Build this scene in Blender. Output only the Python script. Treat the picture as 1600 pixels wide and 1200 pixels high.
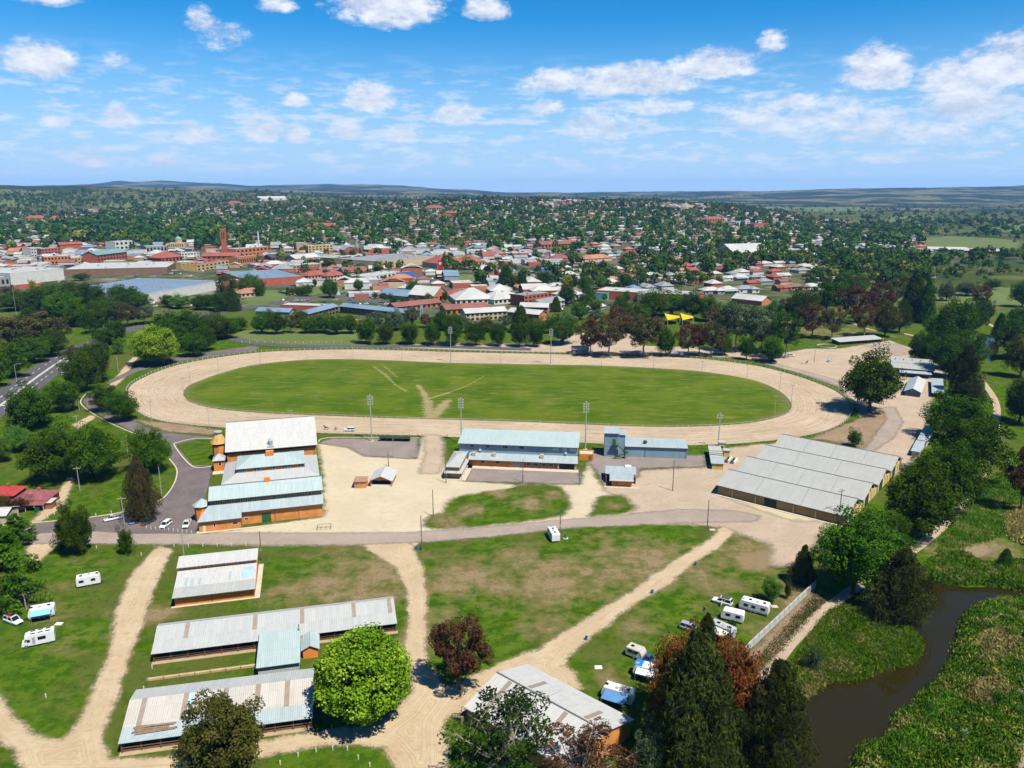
import bpy, math, random
import numpy as np
from mathutils import Vector
for o in list(bpy.data.objects):
    bpy.data.objects.remove(o)
SC = bpy.context.scene
COL = SC.collection
R = math.radians

# ---------------------------------------------------------------- camera
PITCH, FPX, CAMZ = R(13.85), 1217.0, 100.0          # focal length in pixels of the 1600 x 1200 photograph
cd = bpy.data.cameras.new('camera')
cd.sensor_fit = 'HORIZONTAL'; cd.sensor_width = 36.0; cd.lens = 36.0 * FPX / 1600.0
cd.clip_start = 1.0; cd.clip_end = 60000.0
cam = bpy.data.objects.new('camera', cd); COL.objects.link(cam)
cam.location = (0, 0, CAMZ); cam.rotation_euler = (R(90) - PITCH, 0, 0)
SC.camera = cam

# ---------------------------------------------------------------- sun, sky, exposure
SUN_EL, SUN_AZ = R(60), math.atan2(0.68, -0.73)      # azimuth from +Y towards +X: behind the camera, to its right
sd_ = Vector((math.sin(SUN_AZ) * math.cos(SUN_EL), math.cos(SUN_AZ) * math.cos(SUN_EL), math.sin(SUN_EL)))
sl = bpy.data.lights.new('sun', 'SUN'); sl.energy = 5.0; sl.angle = R(0.5); sl.color = (1.0, 0.935, 0.81)
so = bpy.data.objects.new('sun', sl); COL.objects.link(so)
so.rotation_euler = (-sd_).to_track_quat('-Z', 'Y').to_euler()
SC.view_settings.view_transform = 'Standard'; SC.view_settings.look = 'None'
SC.view_settings.exposure = 0.92; SC.view_settings.gamma = 1.0
SC.view_settings.use_curve_mapping = False
SC.cycles.max_bounces = 4; SC.cycles.diffuse_bounces = 1; SC.cycles.glossy_bounces = 2
SC.cycles.transparent_max_bounces = 12; SC.cycles.volume_bounces = 0
SC.cycles.use_adaptive_sampling = True; SC.cycles.adaptive_threshold = 0.02; SC.cycles.adaptive_min_samples = 16

class NT:
    """small helper for node trees"""
    def __init__(s, tree):
        s.t = tree; tree.nodes.clear()
    def n(s, typ, **kw):
        nd = s.t.nodes.new(typ)
        for k, v in kw.items(): setattr(nd, k, v)
        return nd
    def put(s, sock, v):
        if isinstance(v, bpy.types.NodeSocket): s.t.links.new(v, sock)
        elif v is not None:
            if hasattr(sock, 'default_value'):
                if isinstance(v, (tuple, list)) and len(v) == 3 and sock.type == 'RGBA': v = (*v, 1)
                sock.default_value = v
    def m(s, op, a, b=None, c=None, clamp=False):
        nd = s.n('ShaderNodeMath', operation=op, use_clamp=clamp)
        s.put(nd.inputs[0], a); s.put(nd.inputs[1], b); s.put(nd.inputs[2], c)
        return nd.outputs[0]
    def vm(s, op, a, b=None):
        nd = s.n('ShaderNodeVectorMath', operation=op)
        s.put(nd.inputs[0], a); s.put(nd.inputs[1], b)
        return nd.outputs[0]
    def noise(s, vec, scale, detail=3, rough=0.55, out=0):
        nd = s.n('ShaderNodeTexNoise')
        s.put(nd.inputs['Vector'], vec); nd.inputs['Scale'].default_value = scale
        nd.inputs['Detail'].default_value = detail; nd.inputs['Roughness'].default_value = rough
        return nd.outputs[out]
    def ss(s, x, lo, hi):
        nd = s.n('ShaderNodeMapRange', interpolation_type='SMOOTHSTEP')
        s.put(nd.inputs[0], x); nd.inputs[1].default_value = lo; nd.inputs[2].default_value = hi
        return nd.outputs[0]
    def mix(s, f, a, b, blend='MIX'):
        nd = s.n('ShaderNodeMix', data_type='RGBA', blend_type=blend)
        s.put(nd.inputs[0], f); s.put(nd.inputs[6], a); s.put(nd.inputs[7], b)
        return nd.outputs[2]
    def sep(s, v):
        nd = s.n('ShaderNodeSeparateXYZ'); s.put(nd.inputs[0], v); return nd.outputs
    def comb(s, x, y, z):
        nd = s.n('ShaderNodeCombineXYZ'); s.put(nd.inputs[0], x); s.put(nd.inputs[1], y); s.put(nd.inputs[2], z); return nd.outputs[0]
    def attr(s, name, out='Fac'):
        return s.n('ShaderNodeAttribute', attribute_name=name).outputs[out]

W = bpy.data.worlds.new('World'); SC.world = W; W.use_nodes = True
W.cycles.sampling_method = 'MANUAL'; W.cycles.sample_map_resolution = 512
w = NT(W.node_tree)
sky = w.n('ShaderNodeTexSky', sky_type='NISHITA', sun_disc=False, sun_elevation=SUN_EL, sun_rotation=SUN_AZ)
sky.air_density = 1.0; sky.dust_density = 0.3; sky.ozone_density = 2.5; sky.altitude = 700
dirn = w.n('ShaderNodeTexCoord').outputs['Generated']
dx, dy, dz = w.sep(dirn)
az = w.m('ARCTAN2', dx, dy); el = w.m('ARCSINE', dz)
elc = w.m('MAXIMUM', el, 0.0)
# cumulus: (photo column, photo row, half width, half height, weight), placed as directions in the sky
CLOUDS = [(610, 8, 94, 40, 1), (760, 20, 36, 15, .9), (432, 10, 28, 13, .75), (310, 38, 26, 15, .7), (345, 66, 52, 14, .5),
 (52, 103, 68, 20, 1), (180, 97, 26, 9, .7), (578, 160, 44, 20, 1.1), (462, 160, 22, 8, .8), (188, 190, 36, 15, .95), (86, 193, 24, 8, .85),
 (415, 208, 42, 17, 1), (463, 216, 22, 14, 1), (540, 205, 32, 15, .95), (715, 184, 40, 14, .9), (630, 215, 38, 11, .8), (300, 215, 58, 13, .75),
 (150, 252, 50, 11, .75), (258, 256, 42, 9, .75),
 (870, 132, 62, 16, .95), (985, 136, 100, 20, 1.05), (1120, 108, 76, 17, 1), (855, 172, 26, 11, .85), (1010, 170, 70, 12, .8),
 (1205, 72, 22, 14, .65), (1370, 120, 62, 26, 1.1), (1480, 128, 60, 18, .9), (1562, 112, 72, 28, 1.1), (945, 205, 70, 20, .72),
 (1240, 188, 160, 26, .62), (1400, 208, 200, 24, .6), (1520, 175, 120, 26, .75), (1240, 158, 40, 8, 1), (1088, 247, 16, 8, .95), (1390, 250, 60, 8, .85), (60, -10, 70, 16, .8)]
cn = w.noise(w.comb(w.m('MULTIPLY', az, 1.0), w.m('MULTIPLY', el, 1.9), 0.0), 17.0, 5, 0.68)
cn2 = w.noise(w.comb(az, w.m('MULTIPLY', el, 1.6), 3.1), 60.0, 4, 0.7)
wob = w.m('ADD', w.m('MULTIPLY', w.m('SUBTRACT', cn, 0.5), 2.7), w.m('MULTIPLY', w.m('SUBTRACT', cn2, 0.5), 1.5))
vec = w.comb(az, el, 0.0); best = None
for (px, py, rx, ry, wt) in CLOUDS:
    u, v = (px - 800) / FPX, (600 - py) / FPX
    d = Vector((u, math.cos(PITCH) + v * math.sin(PITCH), -math.sin(PITCH) + v * math.cos(PITCH))).normalized()
    a0, e0 = math.atan2(d.x, d.y), math.asin(d.z)
    ra, re = 1.08 * rx / FPX * math.cos(math.atan(u)) ** 2, 1.15 * ry / FPX
    A = w.n('ShaderNodeVectorMath', operation='MULTIPLY_ADD'); w.put(A.inputs[0], vec); A.inputs[1].default_value = (1 / ra, 1 / re, 0); A.inputs[2].default_value = (-a0 / ra, -e0 / re, 0)
    Ab = w.n('ShaderNodeVectorMath', operation='ABSOLUTE'); w.put(Ab.inputs[0], A.outputs[0])      # flat bases, drawn-up tops
    A2 = w.n('ShaderNodeVectorMath', operation='MULTIPLY_ADD'); w.put(A2.inputs[0], Ab.outputs[0]); A2.inputs[1].default_value = (0, -.38, 0); w.put(A2.inputs[2], A.outputs[0])
    D = w.n('ShaderNodeVectorMath', operation='DOT_PRODUCT'); w.put(D.inputs[0], A2.outputs[0]); w.put(D.inputs[1], A2.outputs[0])
    f = w.m('MULTIPLY_ADD', D.outputs['Value'], -wt * 1.3, wt * 1.3)
    best = f if best is None else w.m('MAXIMUM', best, f)
# the same broken cumulus goes on round the rest of the sky
gen = w.m('MULTIPLY', w.m('SUBTRACT', w.noise(w.comb(w.m('MULTIPLY', az, 1.0), w.m('MULTIPLY', el, 2.2), 9.0), 4.5, 3, 0.5), 0.63), 6.0)
away = w.ss(w.m('ABSOLUTE', az), 0.66, 0.8)
best = w.m('MAXIMUM', best, w.m('SUBTRACT', gen, w.m('MULTIPLY', w.m('SUBTRACT', 1.0, away), 9.0)))
dens = w.ss(w.m('ADD', best, wob), 0.0, 1.15)
# thin banks of cloud low over the horizon, all round
lown = w.noise(w.comb(w.m('MULTIPLY', az, 1.0), w.m('MULTIPLY', el, 4.2), 5.0), 21.0, 5, 0.62)
lowm = w.m('MULTIPLY', w.ss(lown, 0.47, 0.64), w.m('MULTIPLY', w.ss(el, 0.0, 0.05), w.m('SUBTRACT', 1.0, w.ss(el, 0.08, 0.17))))
cnu = w.noise(w.comb(az, w.m('MULTIPLY_ADD', el, 1.9, 0.022), 0.0), 17.0, 4, 0.68)
lit = w.m('MULTIPLY_ADD', w.m('SUBTRACT', cn, cnu), 2.6, w.m('MULTIPLY_ADD', cn2, 0.7, 0.25), clamp=True)
skyc = w.mix(1.0, sky.outputs[0], (.105, .76, 1.20), 'MULTIPLY')      # deep dry-inland blue
ccol = w.mix(lit, (4.6, 5.1, 6.6), (8.6, 8.8, 9.2))
ccol = w.mix(w.m('MULTIPLY', w.m('SUBTRACT', 1.0, w.ss(el, 0.02, 0.16)), 0.55), ccol, (5.0, 6.2, 8.0))
hz = w.mix(w.m('SUBTRACT', 1.0, w.ss(el, 0.0, 0.21)), skyc, (4.3, 6.2, 8.5))
c1 = w.mix(w.m('MULTIPLY', lowm, 0.7), hz, (6.4, 7.2, 8.6))
c2 = w.mix(w.m('MULTIPLY', dens, 0.9), c1, ccol)
bg = w.n('ShaderNodeBackground'); w.put(bg.inputs[0], c2); bg.inputs[1].default_value = 0.061
w.t.links.new(bg.outputs[0], w.n('ShaderNodeOutputWorld').inputs[0])

# ---------------------------------------------------------------- geometry of the view and the terrain
SP, CP = math.sin(PITCH), math.cos(PITCH)
def sstep(x, a, b):
    t = np.clip((x - a) / (b - a), 0, 1); return t * t * (3 - 2 * t)
def G(px, py, z=0.0):
    """the point at height z seen at photo pixel (px, py)"""
    u, v = (px - 800) / FPX, (py - 600) / FPX
    t = (CAMZ - z) / (SP + v * CP)
    return Vector((u * t, (CP - v * SP) * t, z))
def top_z(base, py):
    """height of a vertical standing at world point base whose top is seen at row py"""
    v = (py - 600) / FPX
    return CAMZ - base.y * (SP + v * CP) / (CP - v * SP)

def crom(pts, n=6, closed=True):
    P = np.array(pts, float); N = len(P); out = []
    rng = range(N if closed else N - 1)
    for i in rng:
        if closed: a, b, c, d = P[i - 1], P[i], P[(i + 1) % N], P[(i + 2) % N]
        else: a, b, c, d = P[max(i - 1, 0)], P[i], P[i + 1], P[min(i + 2, N - 1)]
        for t in np.arange(n) / n:
            out.append(0.5 * (2 * b + (c - a) * t + (2 * a - 5 * b + 4 * c - d) * t * t + (3 * b - a - 3 * c + d) * t ** 3))
    if not closed: out.append(P[-1])
    return np.array(out)
def wpoly(pix, smooth=0, z=0.0):
    P = np.array([tuple(G(x, y, z))[:2] for x, y in pix])
    return crom(P, smooth) if smooth else P
def sdist(X, Y, poly):
    """signed distance, positive inside"""
    X = np.asarray(X, float); Y = np.asarray(Y, float)
    best = np.full(X.shape, 1e18); ins = np.zeros(X.shape, bool); N = len(poly)
    for i in range(N):
        ax, ay = poly[i]; bx, by = poly[(i + 1) % N]
        ex, ey = bx - ax, by - ay; L2 = ex * ex + ey * ey + 1e-12
        t = np.clip(((X - ax) * ex + (Y - ay) * ey) / L2, 0, 1)
        best = np.minimum(best, (X - ax - t * ex) ** 2 + (Y - ay - t * ey) ** 2)
        if ay != by:
            c = ((ay > Y) != (by > Y)) & (X < (bx - ax) * (Y - ay) / (by - ay) + ax)
            ins ^= c
    return np.where(ins, 1, -1) * np.sqrt(best)

CREEK = wpoly([(1455, 902), (1441, 902), (1415, 934), (1412, 973), (1441, 996), (1427, 1030), (1384, 1041), (1336, 1058), (1293, 1061), (1262, 1084), (1257, 1132), (1228, 1180), (1200, 1230), (1150, 1320),
    (1350, 1320), (1333, 1230), (1336, 1177), (1356, 1157), (1393, 1143), (1398, 1115), (1421, 1101), (1444, 1078), (1472, 1050), (1489, 1019), (1497, 987), (1509, 956), (1540, 938), (1600, 933), (1700, 930), (1800, 930),
    (1800, 905), (1700, 912), (1600, 920), (1554, 914), (1500, 913)], 4)
POND = wpoly([(1528, 522), (1540, 520), (1556, 535), (1556, 552), (1548, 562), (1536, 548), (1530, 536)], 4)
_cols = np.array([-400, 0, 100, 200, 250, 300, 400, 500, 600, 700, 800, 900, 1000, 1100, 1200, 1300, 1400, 1500, 1600, 2000], float)
_rows = [
 (1200, [0] * 20),
 (1800, [10, 10, 10, 10, 10, 10, 12, 14, 18, 20, 20, 20, 16, 12, 5, 0, 0, 0, 0, 0]),
 (2300, [22, 22, 22, 24, 25, 25, 28, 34, 40, 44, 45, 45, 40, 30, 12, 0, 0, 0, 0, 0]),
 (2900, [38, 38, 38, 38, 40, 40, 42, 50, 60, 66, 69, 69, 64, 52, 24, 4, 0, 0, 0, 0]),
 (3600, [70, 68, 64, 60, 60, 58, 56, 54, 52, 50, 50, 50, 46, 40, 20, 4, 0, 0, 0, 0]),
 (4600, [138, 134, 132, 126, 122, 116, 104, 84, 62, 48, 40, 36, 30, 20, 10, 2, 2, 2, 4, 4]),
 (5600, [110, 110, 110, 105, 100, 95, 84, 74, 60, 45, 34, 26, 20, 14, 8, 8, 8, 8, 10, 10]),
 (7500, [90, 90, 90, 90, 90, 90, 92, 100, 100, 80, 62, 50, 44, 40, 44, 60, 74, 78, 90, 90]),
 (9500, [120, 120, 120, 125, 125, 125, 125, 125, 120, 105, 88, 84, 84, 90, 102, 132, 142, 152, 172, 170]),
 (13000, [190, 195, 205, 262, 275, 255, 200, 222, 212, 150, 92, 90, 104, 112, 108, 140, 150, 152, 160, 160]),
 (20000, [60] * 20), (40000, [0] * 20)]
def _n2(x, y, s, seed):
    r = np.random.RandomState(seed); out = 0
    for k in range(5):
        a = r.rand(3) * 6.28; f = s * (1.0 + k * 0.83)
        out = out + np.sin(x * f * math.cos(a[0]) + y * f * math.sin(a[0]) + a[1]) * np.cos(x * f * math.sin(a[2]) - y * f * math.cos(a[2]) + a[0]) / (1 + 0.5 * k)
    return out / 2.2
def terrain(x, y):
    x = np.asarray(x, float); y = np.asarray(y, float)
    z = np.zeros(np.broadcast(x, y).shape)
    far = y > 1000
    if far.any():
        yy = np.maximum(y, 1.0); c = 800 + FPX * x / (CP * yy + 24)
        d = np.array([r[0] for r in _rows]); T = np.array([r[1] for r in _rows], float)
        ci = np.clip(np.searchsorted(_cols, c) - 1, 0, len(_cols) - 2); ct = np.clip((c - _cols[ci]) / (_cols[ci + 1] - _cols[ci]), 0, 1); ct = ct * ct * (3 - 2 * ct)
        ri = np.clip(np.searchsorted(d, yy) - 1, 0, len(d) - 2); rt = np.clip((yy - d[ri]) / (d[ri + 1] - d[ri]), 0, 1); rt = rt * rt * (3 - 2 * rt)
        h = (T[ri, ci] * (1 - ct) + T[ri, ci + 1] * ct) * (1 - rt) + (T[ri + 1, ci] * (1 - ct) + T[ri + 1, ci + 1] * ct) * rt
        h = h * (1 + 0.06 * _n2(x, y, 0.004, 3)) + np.clip((yy - 4500) / 4000, 0, 1) * 11.0 * _n2(x, y, 0.0045, 8)
        z = np.where(far, h, z)
    near = (y < 620) & (x > 30)
    if near.any():
        s1 = sdist(x[near], y[near], CREEK); s2 = sdist(x[near], y[near], POND)
        z[near] = -2.6 * sstep(s1, -2.5, 2.0) - 2.0 * sstep(s2, -4, 3)
    return z
def th(x, y): return float(terrain(np.array([x]), np.array([y]))[0])
_yy = np.concatenate([np.arange(600, 3000, 8), np.arange(3000, 14000, 40)]).astype(float)
def GT(px, py):
    """where the ray through a photo pixel meets the terrain"""
    p = G(px, py)
    if 0 < p.y < 1150 and SP + (py - 600) / FPX * CP > 0: return Vector((p.x, p.y, th(p.x, p.y)))
    u, v = (px - 800) / FPX, (py - 600) / FPX
    k = _yy / (CP - v * SP); x = u * k; zr = CAMZ - k * (SP + v * CP)
    hit = np.nonzero(zr <= terrain(x, _yy))[0]
    i = hit[0] if len(hit) else len(_yy) - 1
    return Vector((x[i], _yy[i], th(x[i], _yy[i])))

def GTM(px, py):
    """GT for arrays"""
    px, py = np.asarray(px, float), np.asarray(py, float); u, v = (px - 800) / FPX, (py - 600) / FPX
    k0 = 1 / (CP - v * SP); X = u * k0 * _yy[-1]; Y = np.full(px.shape, _yy[-1]); todo = np.ones(px.shape, bool)
    for yy in _yy[::2]:
        i = np.nonzero(todo)[0]
        if not len(i): break
        k = yy * k0[i]; x = u[i] * k; hit = CAMZ - k * (SP + v[i] * CP) <= terrain(x, np.full(len(i), yy))
        X[i[hit]] = x[hit]; Y[i[hit]] = yy; todo[i[hit]] = False
    Y = Y + np.random.RandomState(1).uniform(-10, 10, len(Y)); return X, Y

# ---------------------------------------------------------------- mesh helpers
class MB:
    def __init__(s): s.v = []; s.f = []
    def add(s, vs, fs):
        b = len(s.v); s.v += [tuple(p) for p in vs]; s.f += [tuple(b + i for i in f) for f in fs]; return s
    def box(s, x0, x1, y0, y1, z0, z1):
        return s.add([(x0, y0, z0), (x1, y0, z0), (x1, y1, z0), (x0, y1, z0), (x0, y0, z1), (x1, y0, z1), (x1, y1, z1), (x0, y1, z1)],
                     [(0, 3, 2, 1), (4, 5, 6, 7), (0, 1, 5, 4), (1, 2, 6, 5), (2, 3, 7, 6), (3, 0, 4, 7)])
    def slab(s, q, t):
        """quad or polygon with thickness t downwards"""
        n = len(q); lo = [(p[0], p[1], p[2] - t) for p in q]
        return s.add(list(q) + lo, [tuple(range(n)), tuple(range(2 * n - 1, n - 1, -1))] + [(i, i + n, (i + 1) % n + n, (i + 1) % n) for i in range(n)])
    def prism(s, poly, ax, a, b):
        """2D polygon extruded along axis ax from a to b; poly gives the other two coordinates in order"""
        def P(p, t): return (t, p[0], p[1]) if ax == 0 else (p[0], t, p[1]) if ax == 1 else (p[0], p[1], t)
        n = len(poly)
        return s.add([P(p, a) for p in poly] + [P(p, b) for p in poly], [tuple(range(n)), tuple(range(2 * n - 1, n - 1, -1))] + [(i, i + n, (i + 1) % n + n, (i + 1) % n) for i in range(n)])
    def tube(s, p, q, r0, r1=None, n=6, cap=True):
        p, q = Vector(p), Vector(q); r1 = r0 if r1 is None else r1
        d = (q - p).normalized(); a = d.orthogonal().normalized(); b = d.cross(a)
        vs = [p + (a * math.cos(t) + b * math.sin(t)) * r0 for t in (i * 6.2832 / n for i in range(n))] + [q + (a * math.cos(t) + b * math.sin(t)) * r1 for t in (i * 6.2832 / n for i in range(n))]
        fs = [(i, (i + 1) % n, (i + 1) % n + n, i + n) for i in range(n)]
        if cap: fs += [tuple(range(n - 1, -1, -1)), tuple(range(n, 2 * n))]
        return s.add(vs, fs)
    def ball(s, c, rx, ry, rz, n=8, m=5):
        vs = []; fs = []
        for i in range(m + 1):
            t = math.pi * i / m
            for j in range(n):
                a = 6.2832 * j / n; vs.append((c[0] + rx * math.sin(t) * math.cos(a), c[1] + ry * math.sin(t) * math.sin(a), c[2] + rz * math.cos(t)))
        for i in range(m):
            for j in range(n): fs.append((i * n + j, (i + 1) * n + j, (i + 1) * n + (j + 1) % n, i * n + (j + 1) % n))
        return s.add(vs, fs)
    def mesh(s, name):
        me = bpy.data.meshes.new(name); me.from_pydata(s.v, [], s.f); me.update(); return me
    def build(s, name, mat, parent=None, smooth=False):
        return link(name, s.mesh(name), mat, parent, smooth)
def link(name, me, mat=None, parent=None, smooth=False):
    o = bpy.data.objects.new(name, me); COL.objects.link(o)
    if mat is not None and not me.materials: me.materials.append(mat)
    if parent is not None: o.parent = parent
    if smooth: me.polygons.foreach_set('use_smooth', [True] * len(me.polygons))
    return o
def npmesh(name, V, Q, attrs=None, smooth=False):
    """numpy vertices and quads (or triangles) into a mesh, with float point attributes"""
    me = bpy.data.meshes.new(name); k = Q.shape[1]
    me.vertices.add(len(V)); me.vertices.foreach_set('co', np.ascontiguousarray(V, np.float32).ravel())
    me.loops.add(Q.size); me.loops.foreach_set('vertex_index', np.ascontiguousarray(Q, np.int32).ravel())
    me.polygons.add(len(Q)); me.polygons.foreach_set('loop_start', np.arange(0, Q.size, k, dtype=np.int32)); me.polygons.foreach_set('loop_total', np.full(len(Q), k, np.int32))
    if smooth: me.polygons.foreach_set('use_smooth', np.ones(len(Q), bool))
    me.update(calc_edges=True)
    for n, a in (attrs or {}).items():
        at = me.attributes.new(n, 'FLOAT', 'POINT'); at.data.foreach_set('value', np.ascontiguousarray(a, np.float32).ravel())
    return me
def tag(o, label=None, cat=None, group=None, kind=None):
    if label: o['label'] = label
    if cat: o['category'] = cat
    if group: o['group'] = group
    if kind: o['kind'] = kind
    return o
def thing(name, label, cat, loc=(0, 0, 0), rz=0.0, group=None):
    o = bpy.data.objects.new(name, None); COL.objects.link(o); o.empty_display_size = 0.5
    o.location = loc; o.rotation_euler = (0, 0, rz)
    return tag(o, label, cat, group)
def copy_tree(o, parent=None):
    c = o.copy(); COL.objects.link(c); c.parent = parent
    for ch in o.children: copy_tree(ch, c)
    return c

# ---------------------------------------------------------------- materials
MATS = {}
def mat(name):
    m = bpy.data.materials.new(name); m.use_nodes = True; return m, NT(m.node_tree)
def finish(t, bsdf, alpha=None, disp=None):
    out = t.n('ShaderNodeOutputMaterial')
    if alpha is not None:
        mx = t.n('ShaderNodeMixShader'); t.put(mx.inputs[0], alpha); t.t.links.new(t.n('ShaderNodeBsdfTransparent').outputs[0], mx.inputs[1]); t.t.links.new(bsdf, mx.inputs[2]); bsdf = mx.outputs[0]
    t.t.links.new(bsdf, out.inputs[0])
def bsdf(t, col, rough=0.8, metal=0.0, spec=0.3, bump=None, bs=0.3, bd=0.1):
    col = mul(col[:3], KA) if isinstance(col, tuple) else t.mix(1.0, col, (KA, KA, KA), 'MULTIPLY')
    b = t.n('ShaderNodeBsdfPrincipled'); t.put(b.inputs['Base Color'], col); t.put(b.inputs['Roughness'], rough); t.put(b.inputs['Metallic'], metal); b.inputs['Specular IOR Level'].default_value = spec
    if bump is not None:
        bn = t.n('ShaderNodeBump'); bn.inputs['Strength'].default_value = bs; bn.inputs['Distance'].default_value = bd; t.put(bn.inputs['Height'], bump); t.t.links.new(bn.outputs[0], b.inputs['Normal'])
    return b.outputs[0]
KA = 0.70                                             # the palette below was picked at a lower exposure
def mul(c, k): return tuple(min(1, x * k) for x in c)
def paint(name, col, rough=0.6, wear=0.25, scale=0.6, dirt=None):
    """painted or rendered surface with uneven weathering"""
    if name in MATS: return MATS[name]
    m, t = mat(name); p = t.n('ShaderNodeTexCoord').outputs['Object']
    a = t.noise(p, scale, 5, 0.6); b = t.noise(p, scale * 7, 3, 0.6)
    c = t.mix(t.ss(a, 0.35, 0.7), mul(col, 1 - wear * .6), mul(col, 1 + wear * .3))
    c = t.mix(t.m('MULTIPLY', t.ss(b, 0.5, 0.75), wear), c, dirt or mul(col, 0.55))
    finish(t, bsdf(t, c, rough, spec=0.15, bump=b, bs=0.15)); MATS[name] = m; return m
def rooftin(name, col, col2, stain=(.32, .27, .22), st=0.35, sheet=0.8, axis=0, rough=0.5):
    """corrugated sheet roof: sheets of uneven age, laps and stains"""
    if name in MATS: return MATS[name]
    m, t = mat(name); p = t.n('ShaderNodeTexCoord').outputs['Object']; x, y, z = t.sep(p)
    if axis == 1: x, y = y, x
    row = t.m('FLOOR', t.m('DIVIDE', y, 3.4)); sh = t.m('FLOOR', t.m('DIVIDE', x, sheet))
    wn = t.n('ShaderNodeTexWhiteNoise', noise_dimensions='2D'); t.put(wn.inputs['Vector'], t.comb(sh, row, 0))
    a = t.noise(p, 0.35, 5, 0.6); b = t.noise(t.comb(t.m('MULTIPLY', x, 2.2), t.m('MULTIPLY', y, 0.35), 0), 1.6, 5, 0.65)
    c = t.mix(t.m('MULTIPLY_ADD', wn.outputs[0], 0.55, t.m('MULTIPLY', a, 0.45)), col, col2)
    c = t.mix(t.m('MULTIPLY', t.ss(b, 0.52, 0.8), st), c, stain)
    fr = t.m('FRACT', t.m('DIVIDE', x, sheet)); lap = t.m('LESS_THAN', fr, 0.06)
    fry = t.m('FRACT', t.m('DIVIDE', y, 3.4)); lap2 = t.m('LESS_THAN', fry, 0.03)
    c = t.mix(t.m('MULTIPLY', t.m('MAXIMUM', lap, lap2), 0.35), c, mul(col2, 0.6))
    wv = t.m('SINE', t.m('MULTIPLY', x, 2 * math.pi / 0.4))
    finish(t, bsdf(t, c, rough, spec=0.22, bump=wv, bs=0.5, bd=0.04)); MATS[name] = m; return m
def flat(name, col, rough=0.5, metal=0.0, spec=0.4):
    if name in MATS: return MATS[name]
    m, t = mat(name); p = t.n('ShaderNodeTexCoord').outputs['Object']
    n = t.noise(p, 3.0, 3)
    finish(t, bsdf(t, t.mix(n, mul(col, .86), mul(col, 1.1)), rough, metal, spec)); MATS[name] = m; return m
def glassm():
    return flat('window_glass', (.018, .022, .028), 0.12, 0.0, 0.6)
def dirtm(name, c1, c2, c3, amp=2.5, soft=0.8, scale=0.25, tracks=0.0, green=0.0, edge=None):
    """loose ground laid as a sheet; its border is frayed by the noise through the sd attribute (metres inside the edge)"""
    m, t = mat(name); p = t.n('ShaderNodeNewGeometry').outputs['Position']; sd = t.attr('sd')
    a = t.noise(p, scale * .35, 5, 0.6); b = t.noise(p, scale * 2.2, 6, 0.65); f = t.noise(p, scale * 14, 3, 0.7)
    c = t.mix(t.ss(a, 0.36, 0.66), c1, c2); c = t.mix(t.m('MULTIPLY', t.ss(b, 0.48, 0.74), 0.75), c, c3)
    c = t.mix(t.m('MULTIPLY', t.ss(f, 0.35, 0.75), 0.30), c, mul(c3, 0.75))
    if tracks:
        al = t.attr('al')
        s = t.noise(t.comb(t.m('MULTIPLY', al, 0.02), t.m('MULTIPLY', sd, 1.3), 0), 1.6, 4, 0.6)
        c = t.mix(t.m('MULTIPLY', t.ss(s, 0.45, 0.62), tracks), c, mul(c3, 0.72))
    if green:
        g = t.noise(p, scale * 1.1, 6, 0.65)
        c = t.mix(t.m('MULTIPLY', t.ss(g, 0.60, 0.68), green), c, (.085, .12, .03))
    e = t.m('ADD', t.m('SUBTRACT', t.noise(p, 0.28, 5, 0.65), 0.5), t.m('MULTIPLY', t.m('SUBTRACT', t.noise(p, 1.7, 4, 0.7), 0.5), 0.6))
    al_ = t.ss(t.m('ADD', sd, t.m('MULTIPLY', e, amp)), -soft * .5, soft * .5)
    finish(t, bsdf(t, c, 0.95, spec=0.0, bump=t.m('ADD', b, t.m('MULTIPLY', f, 0.4)), bs=0.5, bd=0.2), al_); return m
# ---------------------------------------------------------------- the ground: one sheet to the horizon
def blobs(X, Y, L):
    o = np.zeros(X.shape)
    for px, py, r, a in L:
        p = G(px, py); o = np.maximum(o, a * np.exp(-((X - p.x) ** 2 + ((Y - p.y)) ** 2) / (r * r)))
    return o
rr = [30.0]
while rr[-1] < 15200:
    d = rr[-1]; rr.append(d + (2.2 if d < 480 else max(2.2, 0.022 * d if d < 4000 else 0.02 * d)))
rr = np.array(rr); aa = np.linspace(R(-52), R(52), 340)
Rg, Ag = np.meshgrid(rr, aa, indexing='ij')
GX, GY = Rg * np.sin(Ag), Rg * np.cos(Ag) - 20
GZ = terrain(GX.ravel(), GY.ravel()).reshape(GX.shape)
nr, na = GX.shape
idx = np.arange(nr * na).reshape(nr, na)
Q = np.stack([idx[:-1, :-1], idx[:-1, 1:], idx[1:, 1:], idx[1:, :-1]], -1).reshape(-1, 4)
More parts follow.
